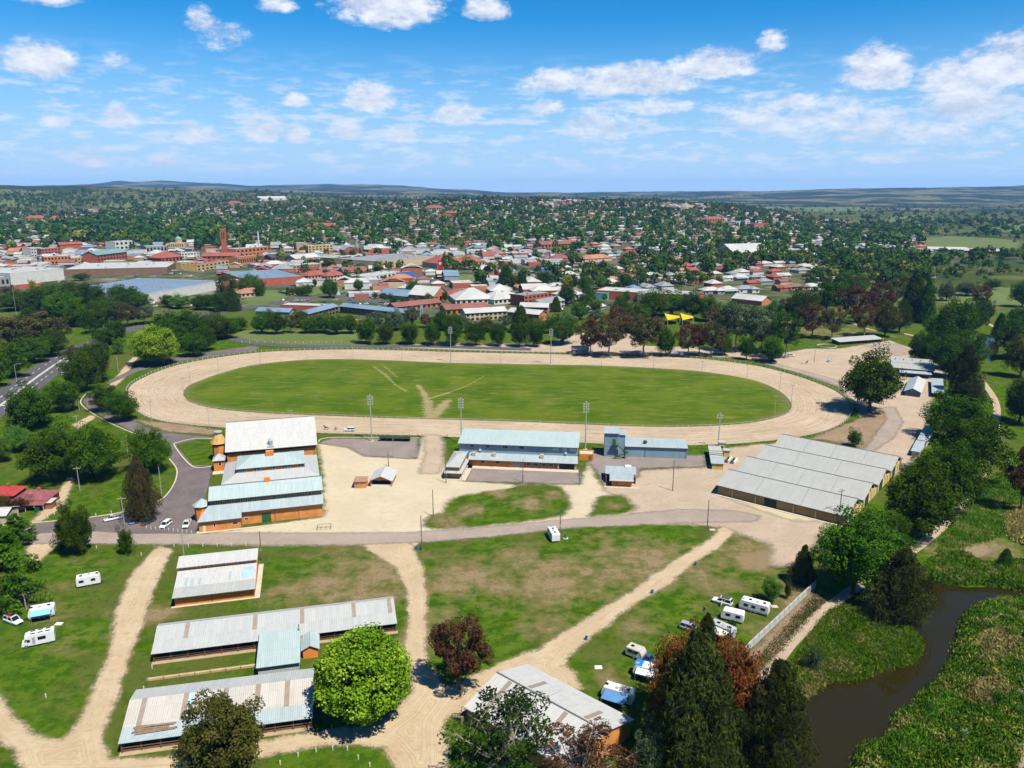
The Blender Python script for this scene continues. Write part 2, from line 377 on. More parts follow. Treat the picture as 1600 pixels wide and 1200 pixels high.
DRY = [(740, 800, 8, .9), (830, 785, 10, .8), (700, 815, 8, .8), (870, 775, 6, .9), (780, 770, 6, .8), (960, 790, 5, .6), (800, 890, 26, .75), (880, 905, 22, .9), (1000, 880, 24, .85), (960, 850, 18, .6), (720, 905, 14, .95), (860, 960, 20, .6), (1100, 900, 20, .7), (1180, 870, 16, 1), (1060, 960, 16, .55), (1000, 985, 10, .6),
       (560, 905, 24, .9), (500, 925, 18, .8), (600, 930, 10, .8), (400, 890, 6, .5), (60, 925, 12, .5), (120, 1000, 12, .55), (90, 950, 8, .7), (200, 960, 9, .6), (240, 960, 7, .9), (60, 985, 8, .4), (130, 880, 10, .5),
       (1340, 690, 30, .8), (1480, 860, 10, .9), (1520, 880, 8, .8), (1560, 860, 14, .8), (900, 770, 10, .4), (1240, 940, 8, .9), (1200, 990, 8, .8), (1270, 930, 9, .8), (250, 680, 22, .5), (240, 655, 16, .4), (100, 1090, 10, .4),
       (1450, 450, 120, .8), (1550, 470, 120, .7), (1300, 520, 60, .7), (1250, 505, 60, .6), (950, 1060, 6, .7), (700, 890, 10, .5), (780, 950, 14, .5), (680, 960, 10, .7), (640, 1000, 8, .8)]
dry = blobs(GX, GY, DRY)
town = sstep(GY, 600, 760) * (1 - sstep(GY, 3300, 4200)) * (1 - sstep(GX - 0.30 * GY, 0, 260))
hill = sstep(GY, 3300, 4600)
plain = sstep(GY, 600, 1000) * sstep(GX - 0.30 * GY, 0, 200) * (1 - hill)
gm, t = mat('ground_grass')
p = t.n('ShaderNodeNewGeometry').outputs['Position']
n0 = t.noise(p, 0.018, 3, 0.6); n1 = t.noise(p, 0.085, 5, 0.65); n4 = t.noise(p, 0.27, 5, 0.65); n2 = t.noise(p, 0.75, 5, 0.7); n3 = t.noise(p, 3.4, 2, 0.7)
c = t.mix(t.ss(n4, 0.40, 0.60), (.034, .088, .004), (.078, .136, .008))
c = t.mix(t.m('MULTIPLY', t.ss(t.m('MULTIPLY_ADD', n0, 0.5, t.m('MULTIPLY', n1, 0.5)), 0.46, 0.58), 0.75), c, (.092, .102, .024))
c = t.mix(t.m('MULTIPLY', t.ss(n2, 0.52, 0.64), 0.62), c, (.024, .052, .006))
c = t.mix(t.m('MULTIPLY', t.ss(n3, 0.56, 0.74), 0.55), c, (.165, .162, .056))
dn = t.m('ADD', t.m('MULTIPLY', t.attr('dry'), 0.45), t.m('ADD', t.m('MULTIPLY', n1, 0.62), t.m('MULTIPLY', n4, 0.50)))
c = t.mix(t.m('MULTIPLY', t.ss(t.m('MULTIPLY_ADD', n3, 0.16, dn), 0.80, 0.98), 0.72), c, t.mix(n2, (.13, .105, .040), (.215, .175, .080)))
c = t.mix(t.m('MULTIPLY', t.ss(t.m('MULTIPLY_ADD', n2, 0.25, dn), 0.99, 1.12), 0.78), c, t.mix(t.ss(n3, 0.35, 0.65), (.155, .110, .052), (.36, .255, .165)))
# among the houses: yards, drives and verges
tn = t.noise(p, 0.03, 5, 0.7)
tc = t.mix(t.ss(tn, 0.40, 0.60), (.045, .072, .020), (.125, .118, .070)); tc = t.mix(t.ss(t.noise(p, 0.022, 4, .7), 0.56, 0.66), tc, (.22, .205, .18))
c = t.mix(t.attr('town'), c, tc)
pc = t.mix(t.ss(t.noise(p, 0.006, 5, .6), 0.42, 0.62), (.040, .066, .020), (.125, .118, .045)); c = t.mix(t.m('MULTIPLY', t.attr('plain'), 0.9), c, pc)
hn = t.noise(p, 0.0016, 7, 0.62); hc = t.mix(t.ss(hn, 0.49, 0.56), (.026, .036, .018), (.17, .155, .075))
hc = t.mix(t.m('MULTIPLY', t.ss(t.noise(p, 0.02, 4, .7), 0.45, 0.62), 0.75), hc, (.026, .040, .020))
c = t.mix(t.attr('hill'), c, hc)
finish(t, bsdf(t, c, 0.95, spec=0.0, bump=t.m('ADD', n2, n3), bs=0.6, bd=0.25))
me = npmesh('ground', np.stack([GX, GY, GZ], -1).reshape(-1, 3), Q, {'dry': dry.ravel(), 'town': town.ravel(), 'hill': hill.ravel(), 'plain': plain.ravel()}, True)
tag(link('ground', me, gm), kind='structure')

ZL = [0.03]
def sheet(name, polys, m, z=None, step=1.6, margin=2.4, holes=(), along=None, terr=False):
    """a draped sheet covering one or more outlines (world polygons); sd holds the distance inside the outline"""
    lo = np.min([q.min(0) for q in polys], 0) - margin; hi = np.max([q.max(0) for q in polys], 0) + margin
    xs = np.arange(lo[0], hi[0] + step, step); ys = np.arange(lo[1], hi[1] + step, step)
    X, Y = np.meshgrid(xs, ys, indexing='ij')
    S = np.full(X.shape, -1e9)
    for q in polys: S = np.maximum(S, sdist(X, Y, q))
    for q in holes: S = np.minimum(S, -sdist(X, Y, q))
    keep = S > -margin; n, k = X.shape
    ce = keep[:-1, :-1] | keep[1:, :-1] | keep[:-1, 1:] | keep[1:, 1:]
    id_ = np.arange(n * k).reshape(n, k)
    Qs = np.stack([id_[:-1, :-1], id_[1:, :-1], id_[1:, 1:], id_[:-1, 1:]], -1)[ce]
    used = np.unique(Qs); mp = np.full(n * k, -1); mp[used] = np.arange(len(used))
    zz = ZL[0] if z is None else z
    if z is None: ZL[0] += 0.008
    Z = (terrain(X.ravel(), Y.ravel()) if terr else np.zeros(X.size)) + zz
    V = np.stack([X.ravel(), Y.ravel(), Z], -1)[used]
    at = {'sd': S.ravel()[used]}
    if along is not None: at['al'] = along(X.ravel()[used], Y.ravel()[used])
    me = npmesh(name, V, mp[Qs], at, True)
    return tag(link(name, me, m), kind='structure')
def ribbon(pix, wid, z=0.0, smooth=8, world=False):
    """outline of a strip of width wid metres along a pixel centreline"""
    C = np.array(pix, float) if world else np.array([tuple(GT(x, y))[:2] for x, y in pix])
    C = crom(C, smooth, False); T = np.gradient(C, axis=0); T /= np.linalg.norm(T, axis=1)[:, None] + 1e-9
    N_ = np.stack([-T[:, 1], T[:, 0]], -1); ww = np.interp(np.linspace(0, 1, len(C)), np.linspace(0, 1, len(wid)), wid)[:, None] / 2 if isinstance(wid, (list, tuple)) else wid / 2
    return np.concatenate([C + N_ * ww, (C - N_ * ww)[::-1]]), C
def strip(name, pix, wid, m, z, smooth=8, world=False):
    """a hard-edged draped strip (distant roads, painted lines)"""
    P_, C = ribbon(pix, wid, 0, smooth, world); n = len(C)
    L, Rr = P_[:n], P_[n:][::-1]; XY = np.stack([L, Rr], 1).reshape(-1, 2)
    V = np.concatenate([XY, (terrain(XY[:, 0], XY[:, 1]) + z)[:, None]], 1)
    i = np.arange(n - 1) * 2; Qs = np.stack([i, i + 1, i + 3, i + 2], -1)
    return tag(link(name, npmesh(name, V, Qs, {'sd': np.full(len(V), 3.0)}), m), kind='structure')

DIRT = dirtm('pale_dirt', (.46, .355, .225), (.53, .43, .29), (.39, .285, .18), 3.4, 1.8, 0.25, tracks=.35)
PINK = dirtm('pink_gravel', (.42, .33, .245), (.48, .39, .295), (.335, .25, .18), 5.0, 3.5, 0.25, tracks=.25)
SAND = dirtm('pale_sand', (.50, .43, .305), (.55, .48, .35), (.45, .35, .235), 4.5, 3.0, 0.2)
MAUVE = dirtm('worn_bitumen', (.285, .235, .20), (.345, .285, .24), (.41, .33, .265), 3.0, 2.2, 0.3, tracks=.25)
ASPH = dirtm('asphalt', (.215, .182, .17), (.26, .22, .202), (.33, .27, .22), 3.4, 2.8, 0.35)
ASPH2 = dirtm('old_asphalt', (.125, .106, .108), (.165, .14, .14), (.215, .18, .168), 0.8, 0.45, 0.35)
TRACK = dirtm('track_dirt', (.455, .355, .25), (.52, .42, .305), (.35, .262, .175), 1.0, 0.6, 0.12, tracks=0.6)
CONC = dirtm('concrete', (.40, .31, .225), (.45, .355, .265), (.33, .25, .175), 0.25, 0.2, 0.5)
BRN = dirtm('brown_bare_ground', (.25, .18, .115), (.31, .23, .15), (.19, .14, .085), 4.0, 2.5, 0.3, green=0.6)
GRS, t = mat('infield_grass')
p = t.n('ShaderNodeNewGeometry').outputs['Position']; x_, y_, z_ = t.sep(p); sdv = t.attr('sd')
n1 = t.noise(p, 0.045, 5, 0.6); n2 = t.noise(t.comb(t.m('MULTIPLY', x_, 0.35), y_, 0), 0.25, 6, 0.7); n3 = t.noise(p, 1.2, 4, 0.7)
c = t.mix(t.ss(n1, 0.35, 0.65), (.052, .104, .005), (.094, .138, .010)); c = t.mix(t.m('MULTIPLY', t.ss(n2, 0.47, 0.70), 0.8), c, (.170, .162, .052))
c = t.mix(t.m('MULTIPLY', t.ss(n3, 0.55, 0.8), 0.5), c, (.036, .070, .014))
wear = t.ss(t.m('ADD', t.attr('al'), t.m('ADD', t.m('MULTIPLY', t.m('SUBTRACT', n3, 0.5), 1.9), t.m('MULTIPLY', t.m('SUBTRACT', n2, 0.5), 1.2))), 0.38, 0.85)
c = t.mix(t.m('MULTIPLY', wear, 0.7), c, (.36, .27, .165))
c = t.mix(t.m('MULTIPLY', t.m('SUBTRACT', 1.0, t.ss(t.m('ADD', sdv, t.m('MULTIPLY', n1, 9.0)), 2.0, 12.0)), 0.55), c, (.19, .155, .085))
finish(t, bsdf(t, c, 0.95, spec=0.0, bump=n3, bs=0.4, bd=0.2), t.ss(t.m('ADD', sdv, t.m('MULTIPLY', t.m('SUBTRACT', n3, 0.5), 2.5)), -0.4, 0.4))

OUTER = wpoly([(200, 612), (203, 604), (215, 595), (240, 583), (275, 571), (325, 561), (400, 551), (470, 547.5), (550, 546), (630, 547.5), (705, 550), (800, 552), (950, 555.5), (1040, 557.5), (1110, 562), (1165, 569), (1200, 575.5), (1240, 586), (1275, 598), (1305, 611), (1325, 627), (1329, 640), (1320, 657), (1300, 669), (1262, 680),
   (1180, 691), (1080, 695.5), (960, 694), (900, 691), (800, 687), (715, 683), (640, 680), (500, 676.5), (420, 672), (345, 667.5), (275, 661), (232, 652), (210, 638), (202, 624)], 4)
INNER = wpoly([(287, 614), (293, 605), (307, 597), (350, 582), (400, 570), (475, 562.5), (550, 561.5), (625, 564), (700, 567), (800, 569), (870, 570), (940, 571.5), (1025, 575.5), (1100, 581), (1165, 591.5), (1200, 602), (1225, 617), (1236, 632), (1230, 645), (1200, 655.5), (1150, 663), (1050, 667), (950, 664.5), (800, 658.5), (675, 655), (575, 652), (475, 648), (400, 644.5), (340, 639), (300, 629), (290, 621)], 4)
trk = sheet('racetrack', [OUTER], TRACK, 0.03, 2.0, 1.5, holes=[INNER - 0 * 1.0], along=lambda X, Y: np.arctan2(Y - 400, (X - 0) * 0.6) * 160)
WEARL = [((583, 572), (602, 586), .7), ((602, 586), (620, 603), .8), ((598, 570), (622, 590), .55), ((653, 602), (661, 612), 1.2), ((661, 612), (668, 628), 1.6), ((668, 628), (672, 653), 2.4), ((700, 626), (680, 650), 2.2), ((674, 622), (700, 614), 1.0), ((700, 614), (730, 603), .6), ((730, 603), (756, 588), .5), ((690, 632), (676, 654), 2.0), ((616, 600), (636, 612), .7), ((640, 654), (710, 656), 1.6)]
def infwear(X, Y):
    o = np.zeros(X.shape)
    for a, b, wd in WEARL:
        A, B = G(*a), G(*b); ex, ey = B.x - A.x, B.y - A.y; L2 = ex * ex + ey * ey
        tt = np.clip(((X - A.x) * ex + (Y - A.y) * ey) / L2, 0, 1); d = np.hypot(X - A.x - tt * ex, Y - A.y - tt * ey)
        o = np.maximum(o, 0.92 * np.exp(-(d / (wd * 1.5)) ** 2))
    return o
sheet('infield', [INNER], GRS, 0.05, 1.5, 2.0, along=infwear)

# yards, tracks and roads of the showground
ISL1 = wpoly([(704, 780), (734, 772), (790, 764), (815, 757), (870, 759), (893, 785), (880, 805), (845, 812), (760, 822), (690, 827), (662, 823), (668, 808), (690, 800)], 3)
ISL2 = wpoly([(935, 776), (971, 774), (991, 789), (984, 801), (921, 807), (927, 795)], 3)
YARD = wpoly([(497, 693), (545, 699), (570, 713), (650, 717), (660, 683), (688, 683), (692, 715), (700, 748), (728, 752), (800, 757), (905, 757), (915, 735), (921, 722), (930, 745), (945, 763), (1000, 765), (1100, 770), (1125, 775), (1300, 815), (1285, 832), (1235, 884), (1205, 880), (1208, 852), (1160, 832), (1125, 822), (1040, 818), (900, 822), (760, 836), (640, 848), (545, 852), (380, 852), (300, 845), (305, 835), (380, 826), (506, 808), (506, 745)])
sheet('sand_yard', [YARD], SAND, None, 1.5, 2.4, holes=[ISL1, ISL2])
EASTY = wpoly([(940, 765), (1000, 735), (1105, 730), (1140, 700), (1180, 695), (1250, 690), (1200, 740), (1125, 775), (1240, 815), (1300, 812), (1285, 832), (1240, 884), (1205, 884), (1208, 852), (1160, 835), (1127, 824), (1040, 816), (985, 806), (995, 790)])
sheet('gravel_yard', [EASTY], PINK, None, 1.5, 2.4, holes=[ISL2])
sheet('dirt_crossing', [wpoly([(662, 679), (690, 680), (694, 705), (688, 740), (655, 740), (664, 710)])], PINK)
D1 = wpoly([(246, 853), (207, 897), (180, 954), (171, 1020), (141, 1089), (117, 1140), (96, 1156), (54, 1149), (18, 1116), (-10, 1075), (-40, 1040), (-60, 1120), (0, 1155), (24, 1176), (36, 1215), (290, 1215), (290, 1182), (168, 1186), (160, 1150), (183, 1089), (201, 1032), (228, 960), (240, 921), (270, 858)])
D2 = wpoly([(560, 846), (580, 862), (617, 887), (633, 915), (638, 965), (633, 1012), (641, 1040), (643, 1081), (620, 1109), (590, 1130), (524, 1138), (430, 1153), (280, 1182), (280, 1215), (360, 1200), (427, 1179), (492, 1166), (555, 1163), (599, 1171), (617, 1193), (622, 1220), (700, 1220), (696, 1130), (725, 1090), (760, 1046), (700, 1075), (667, 1040), (666, 980), (667, 934), (661, 887), (645, 856), (660, 846)])
D3 = wpoly([(705, 1075), (760, 1046), (807, 1027), (845, 1012), (917, 965), (986, 924), (1057, 874), (1114, 838), (1128, 822), (1150, 830), (1122, 856), (1082, 882), (1042, 915), (989, 946), (932, 990), (901, 1015), (880, 1040), (898, 1052), (912, 1075), (860, 1090), (740, 1120), (690, 1110)])
sheet('dirt_track', [D1, D2, D3], DIRT, None, 1.3, 2.4)
sheet('dirt_drive', [wpoly([(118, 745), (100, 790), (60, 818), (48, 816), (85, 780), (105, 748)]), wpoly([(52, 820), (95, 845), (80, 860), (60, 880), (40, 880), (45, 840)]), wpoly([(150, 652), (120, 672), (112, 664), (142, 648)]), wpoly([(170, 600), (180, 590), (208, 558), (216, 558), (192, 594), (178, 606)])], DIRT)
MAINR = wpoly([(40, 820), (140, 811), (200, 801), (308, 818), (305, 834), (380, 832.5), (505, 833), (640, 832), (734, 826), (859, 814), (952, 807), (1060, 796), (1150, 798), (1190, 806), (1180, 815), (1077, 817), (1015, 820), (890, 825), (765, 839), (680, 846), (567, 851), (505, 852), (280, 851), (150, 850), (60, 850), (30, 846)])
sheet('gravel_road', [MAINR], MAUVE, None, 1.5, 2.4)
CARP = wpoly([(260, 677), (335, 683), (335, 687), (305, 687), (275, 696), (302, 727), (333, 727), (326, 760), (312, 812), (306, 834), (200, 834), (140, 830), (60, 834), (52, 820), (140, 811), (200, 801), (250, 785), (272, 760), (278, 735), (266, 717), (264, 692), (207, 674), (160, 652), (135, 636), (130, 626), (137, 617), (160, 605), (178, 597), (212, 582), (250, 571), (300, 561), (350, 554), (400, 547.5), (405, 543), (396, 540), (350, 547), (300, 554), (245, 565), (205, 578), (172, 594), (158, 612), (165, 630), (205, 655), (228, 668)][::-1])
sheet('car_park', [CARP], ASPH2, None, 1.4, 2.0)
sheet('asphalt_apron', [wpoly([(497, 692), (520, 685), (652, 686), (654, 700), (650, 717), (570, 713), (545, 700)]), wpoly([(734, 728), (904, 734), (908, 757), (726, 752)]), wpoly([(921, 724), (926, 700), (943, 705), (1080, 712), (1102, 711), (1102, 729), (1000, 732), (998, 745), (975, 760), (943, 760), (935, 740)])], ASPH, None, 1.3, 2.0)
sheet('bitumen_lane', [wpoly([(1378, 637), (1398, 636), (1411, 660), (1396, 685), (1365, 705), (1345, 705), (1370, 670)]), ribbon([(1180, 562), (1240, 578), (1290, 592), (1320, 603)], 7)[0], wpoly([(1350, 540), (1400, 537), (1432, 552), (1400, 556)])], MAUVE, None, 1.6, 2.0)
sheet('stable_yard', [wpoly([(1180, 560), (1260, 545), (1310, 545), (1390, 532), (1435, 548), (1420, 560), (1470, 570), (1480, 590), (1465, 600), (1450, 640), (1445, 672), (1430, 715), (1395, 745), (1350, 730), (1335, 700), (1355, 665), (1340, 640), (1332, 625), (1310, 604), (1270, 590), (1220, 572)])], PINK, 0.034, 2.0, 2.4)
sheet('brown_verge', [wpoly([(1330, 660), (1378, 640), (1385, 655), (1350, 702), (1290, 688), (1265, 686)]), wpoly([(205, 655), (290, 664), (340, 672), (335, 680), (262, 675)])], BRN, None, 1.6, 2.4)
PATHP = ribbon([(1532, 592), (1552, 620), (1558, 645), (1552, 690), (1537, 735), (1512, 772), (1483, 812), (1452, 840), (1425, 861), (1365, 900), (1295, 949), (1240, 1000), (1205, 1045), (1170, 1090)], 3.0)[0]
sheet('footpath', [PATHP, ribbon([(1527, 497), (1548, 508), (1568, 518)], 3.2)[0], ribbon([(1328, 503), (1360, 515), (1405, 520), (1440, 528)], 3.5)[0]], CONC, None, 0.9, 1.2)
sheet('bare_bank', [wpoly([(1500, 850), (1540, 848), (1552, 862), (1530, 875), (1505, 872)]), wpoly([(1590, 1142), (1640, 1130), (1680, 1200), (1560, 1210)]), wpoly([(1268, 920), (1285, 935), (1165, 1075), (1120, 1075)])], BRN, None, 1.2, 2.4)
sheet('dirt_clearing', [wpoly([(890, 520), (985, 520), (1000, 540), (1150, 545), (1200, 556), (1195, 563), (1090, 556), (980, 553), (800, 549), (700, 546), (560, 541), (700, 536), (860, 538)])], PINK, 0.032, 3.0, 2.4)
wm, t = mat('creek_water'); p = t.n('ShaderNodeNewGeometry').outputs['Position']
wn_ = t.noise(p, 0.5, 4, 0.6)
finish(t, bsdf(t, t.mix(t.noise(p, 0.05, 3), (.016, .014, .003), (.024, .019, .005)), 0.04, spec=0.13, bump=wn_, bs=0.06, bd=0.1))
def water(poly, z):
    X0, Y0 = poly.min(0) - 4; X1, Y1 = poly.max(0) + 4
    tag(MB().add([(X0, Y0, z), (X1, Y0, z), (X1, Y1, z), (X0, Y1, z)], [(0, 1, 2, 3)]).build('creek_water', wm), kind='structure')
water(CREEK, -1.0); water(POND, -0.8)

# sealed roads beyond the track
ROADM = dirtm('road_asphalt', (.085, .085, .095), (.11, .105, .115), (.14, .13, .135), 0.2, 0.2, 0.3)
LINEM = flat('road_paint', (.75, .75, .72), 0.7)
hw = [(-60, 690), (0, 640), (60, 592), (110, 560), (160, 530), (215, 512), (260, 502), (330, 487), (400, 474), (480, 464)]
strip('road', [(-80, 680), (0, 632), (50, 594), (105, 556), (150, 536)], 20, ROADM, 0.06)
strip('road', [(150, 536), (190, 518), (250, 505), (330, 490), (400, 478), (470, 468), (540, 463)], 16, ROADM, 0.07)
strip('road', [(300, 515), (360, 528), (400, 536), (470, 540.5), (560, 541.5), (660, 541), (760, 544), (830, 546)], 9, ROADM, 0.08)
strip('road', [(640, 492), (720, 500), (790, 505), (860, 503), (900, 492), (930, 482), (990, 470)], 11, ROADM, 0.07)
strip('road', [(540, 463), (600, 474), (650, 483), (720, 490), (800, 497), (862, 503)], 14, ROADM, 0.06)
strip('road', [(540, 463), (580, 448), (640, 434), (700, 420), (750, 405)], 14, ROADM, 0.09)
strip('road', [(0, 468), (40, 474), (90, 482), (150, 500), (190, 518)], 12, ROADM, 0.08)
strip('road', [(860, 470), (950, 476), (1040, 482), (1130, 486), (1220, 490)], 9, ROADM, 0.08)
for k in range(24):
    a = 0.02 + k * 0.04
    hwp = [(-80, 680), (0, 632), (50, 594), (105, 556), (150, 536)]
    C = crom(np.array([tuple(GT(x, y))[:2] for x, y in hwp]), 24, False); j = int(a * (len(C) - 3))
    T_ = C[j + 1] - C[j]; T_ = T_ / np.linalg.norm(T_); N_ = np.array([-T_[1], T_[0]])
    for off in (-5.0, 4.6):
        A_ = C[j] + N_ * off; strip('road_marking', [A_, A_ + T_ * 4], 0.3, LINEM, 0.09, 1, True)
strip('road_median', [(-60, 672), (0, 634), (50, 595), (100, 560)], 1.6, flat('median_concrete', (.5, .47, .42)), 0.12)
# street grid of the town
def street(C):
    strip('street', C, 9, ROADM, 0.14, 1, True)
SA = R(20)
def tw(a, b): return (a * math.cos(SA) - b * math.sin(SA), 640 + a * math.sin(SA) + b * math.cos(SA))
for k in range(-8, 14):
    street([tw(k * 150, b) for b in np.linspace(150, 2400, 40)])
for k in range(3, 26):
    street([tw(a, k * 95) for a in np.linspace(-1300, 1900, 50)])
FLD = paint('field_grass', (.115, .155, .04), 0.95, 0.25, 0.02, dirt=(.16, .15, .06)); FLD2 = paint('dry_field', (.20, .19, .085), 0.95, 0.3, 0.01, dirt=(.14, .11, .06))
def field(pix, m, z=0.25):
    Pp = [GT(x, y) for x, y in pix]
    q = np.array([(a.x, a.y) for a in Pp]); step = max(6, float(np.ptp(q[:, 1])) / 24)
    return sheet('field', [q], m, z, step, step * .8, terr=True)
field([(375, 524), (400, 518), (555, 518), (560, 538), (470, 538), (385, 530)], FLD, 0.05)
field([(700, 432), (760, 428), (845, 433), (905, 440), (900, 452), (800, 450), (740, 446)], FLD, 0.2)
field([(395, 462), (420, 455), (445, 462), (400, 476)], FLD, 0.1); field([(445, 456), (520, 444), (540, 450), (470, 462)], FLD, 0.1)
field([(1430, 374), (1500, 370), (1575, 376), (1570, 388), (1440, 386)], FLD, 0.3); field([(1440, 460), (1500, 448), (1600, 452), (1600, 478), (1480, 472)], FLD, 0.1)
field([(1330, 366), (1420, 362), (1400, 356), (1320, 358)], FLD2, 0.4); field([(1400, 340), (1440, 338), (1445, 344), (1405, 347)], FLD, 0.5); field([(1560, 352), (1640, 350), (1640, 362), (1570, 362)], FLD, 0.5)
field([(0, 313), (60, 308), (90, 318), (50, 324), (0, 322)], FLD, 1.0); field([(160, 319), (270, 316), (278, 322), (170, 325)], FLD, 1.0); field([(1180, 323), (1330, 324), (1340, 329), (1190, 328)], FLD, 1.0)
# ---------------------------------------------------------------- showground buildings
ORANGE = paint('orange_brick', (.68, .27, .075), 0.85, 0.30, 0.5, dirt=(.52, .235, .10)); ORANGE2 = paint('bright_orange_brick', (.72, .25, .052), 0.85, 0.22, 0.5)
SHADEW = paint('shaded_cream_wall', (.40, .27, .12), 0.85, 0.25, 0.4); CREAMW = paint('cream_wall', (.70, .52, .22), 0.8, 0.15, 0.4); YELW = paint('yellow_wall', (.66, .46, .13), 0.8, 0.15, 0.5)
BLUEW = rooftin('blue_grey_cladding', (.20, .30, .37), (.26, .37, .44), (.16, .22, .27), 0.4, 1.1)
WHITER = rooftin('white_roof_iron', (.455, .46, .45), (.53, .525, .51), (.22, .19, .16), 0.85)
PALEB = rooftin('pale_blue_roof_iron', (.33, .425, .43), (.42, .50, .495), (.26, .28, .27), 0.45)
BLUER = rooftin('light_blue_roof_iron', (.28, .355, .385), (.40, .455, .47), (.46, .48, .47), 0.5)
GREYR = rooftin('grey_roof_iron', (.345, .352, .34), (.41, .412, .395), (.24, .23, .215), 0.35, 0.9)
GALV = rooftin('galvanised_roof_iron', (.37, .385, .385), (.46, .47, .46), (.30, .235, .18), 0.7)
PATCHY = rooftin('patched_roof_iron', (.42, .39, .35), (.53, .50, .455), (.29, .225, .17), 0.75, 1.6)
SKYL = paint('skylight_sheet', (.30, .245, .20), 0.7, 0.2); SKYB = paint('new_blue_sheet', (.36, .50, .66), 0.6, 0.2)
DARK = flat('dark_opening_and_shade', (.022, .020, .018), 0.9); TIMB = paint('weathered_timber', (.24, .17, .11), 0.9, 0.3, 1.5); GREENP = paint('green_paint', (.045, .15, .05), 0.6, 0.3, 1.2); DKGREEN = paint('dark_green_paint', (.022, .060, .048), 0.6, 0.3, 1.2)
WHITEP = paint('white_paint', (.76, .76, .74), 0.6, 0.12, 1.0); GREYP = paint('grey_paint', (.36, .38, .39), 0.6, 0.2); SLABM = paint('concrete_slab', (.58, .50, .38), 0.9, 0.25, 0.8); BRICKR = paint('red_brick', (.36, .13, .075), 0.85, 0.25, 0.5); REDR = paint('red_roof_paint', (.40, .055, .05), 0.6, 0.3, 0.4)
MAROON = paint('maroon_roof', (.26, .085, .07), 0.7, 0.3, 0.4); CREAMB = paint('beige_wall', (.58, .46, .32), 0.8, 0.2, 0.3); GLASS = glassm(); STEEL = paint('galvanised_steel', (.40, .42, .43), 0.45, 0.2, 2.0); PALEY = paint('pale_door', (.70, .62, .38), 0.6, 0.15)
GUT = paint('gutter_dark_brown', (.10, .085, .075), 0.7, 0.2)  # dark brown for gutters, pipes, posts, joints and fittings

RIDGE = paint('ridge_shade_grey', (.13, .135, .14), .6, .2)  # the shadow line at each ridge is painted as the cap's dark grey
def at(px, py, z=0.0): p = G(px, py, z); p.z = 0; return p
def gable(parent, x0, x1, yf, yr, yb, ze, zr, m, zb=None, t=0.14, name='roof', both=True):
    """two roof slopes with the ridge along x; returns the front one"""
    zb = ze if zb is None else zb
    a = MB().slab([(x0, yf, ze), (x1, yf, ze), (x1, yr, zr), (x0, yr, zr)], t).build(name, m, parent)
    if both: MB().slab([(x0, yr + .01, zr), (x1, yr + .01, zr), (x1, yb, zb), (x0, yb, zb)], t).build(name, m, parent)
    MB().box(x0 - .02, x1 + .02, yr - .18, yr + .18, zr - .02, zr + .07).build('shaded_ridge_cap', RIDGE, a)
    return a
def hip(parent, x0, x1, y0, y1, ze, zr, dx, m, name='roof', t=0.12, dy=None):
    ym = (y0 + y1) / 2; ya, yb_ = (ym, ym) if dy is None else (y0 + dy, y1 - dy)
    c = [(x0, y0, ze), (x1, y0, ze), (x1, y1, ze), (x0, y1, ze)]; r = [(x0 + dx, ya, zr), (x1 - dx, ya, zr), (x1 - dx, yb_, zr), (x0 + dx, yb_, zr)]
    mb = MB().add(c + r, [(0, 1, 5, 4), (1, 2, 6, 5), (2, 3, 7, 6), (3, 0, 4, 7)] + ([(4, 5, 6, 7)] if dy is not None else []))
    mb.add([(p[0], p[1], p[2] - t) for p in c] + c, [(3, 2, 1, 0), (0, 1, 5, 4), (1, 2, 6, 5), (2, 3, 7, 6), (3, 0, 4, 7)])
    return mb.build(name, m, parent)
def walls(parent, x0, x1, y0, y1, z, m, name='wall', z0=0.0): return MB().box(x0, x1, y0, y1, z0, z).build(name, m, parent)
def gwall(parent, x0, x1, yf, yr, yb, ze, zr, m, name='wall'):
    """walls under a gable roof with its ridge along x"""
    return MB().prism([(yf, 0), (yf, ze), (yr, zr), (yb, ze), (yb, 0)], 0, x0, x1).build(name, m, parent)
def window(parent, x, z, w_, h_, y, name='window', m=None, fr=None):
    """a window in a wall facing -y: recessed pane in a proud frame"""
    f = MB().box(x - .08, x + w_ + .08, y - .07, y + .02, z - .08, z).box(x - .08, x + w_ + .08, y - .07, y + .02, z + h_, z + h_ + .08).box(x - .08, x, y - .07, y + .02, z, z + h_).box(x + w_, x + w_ + .08, y - .07, y + .02, z, z + h_).build(name, fr or WHITEP, parent)
    MB().box(x, x + w_, y - .03, y + .02, z, z + h_).build('pane', m or GLASS, f); return f
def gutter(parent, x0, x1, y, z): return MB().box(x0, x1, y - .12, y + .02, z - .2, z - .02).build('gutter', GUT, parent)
def pipe(parent, x, y, z): return MB().tube((x, y, 0), (x, y, z), .07, n=6).build('downpipe', GUT, parent)

AO, AR = (-83.0, 223.6, 0), R(16.0)
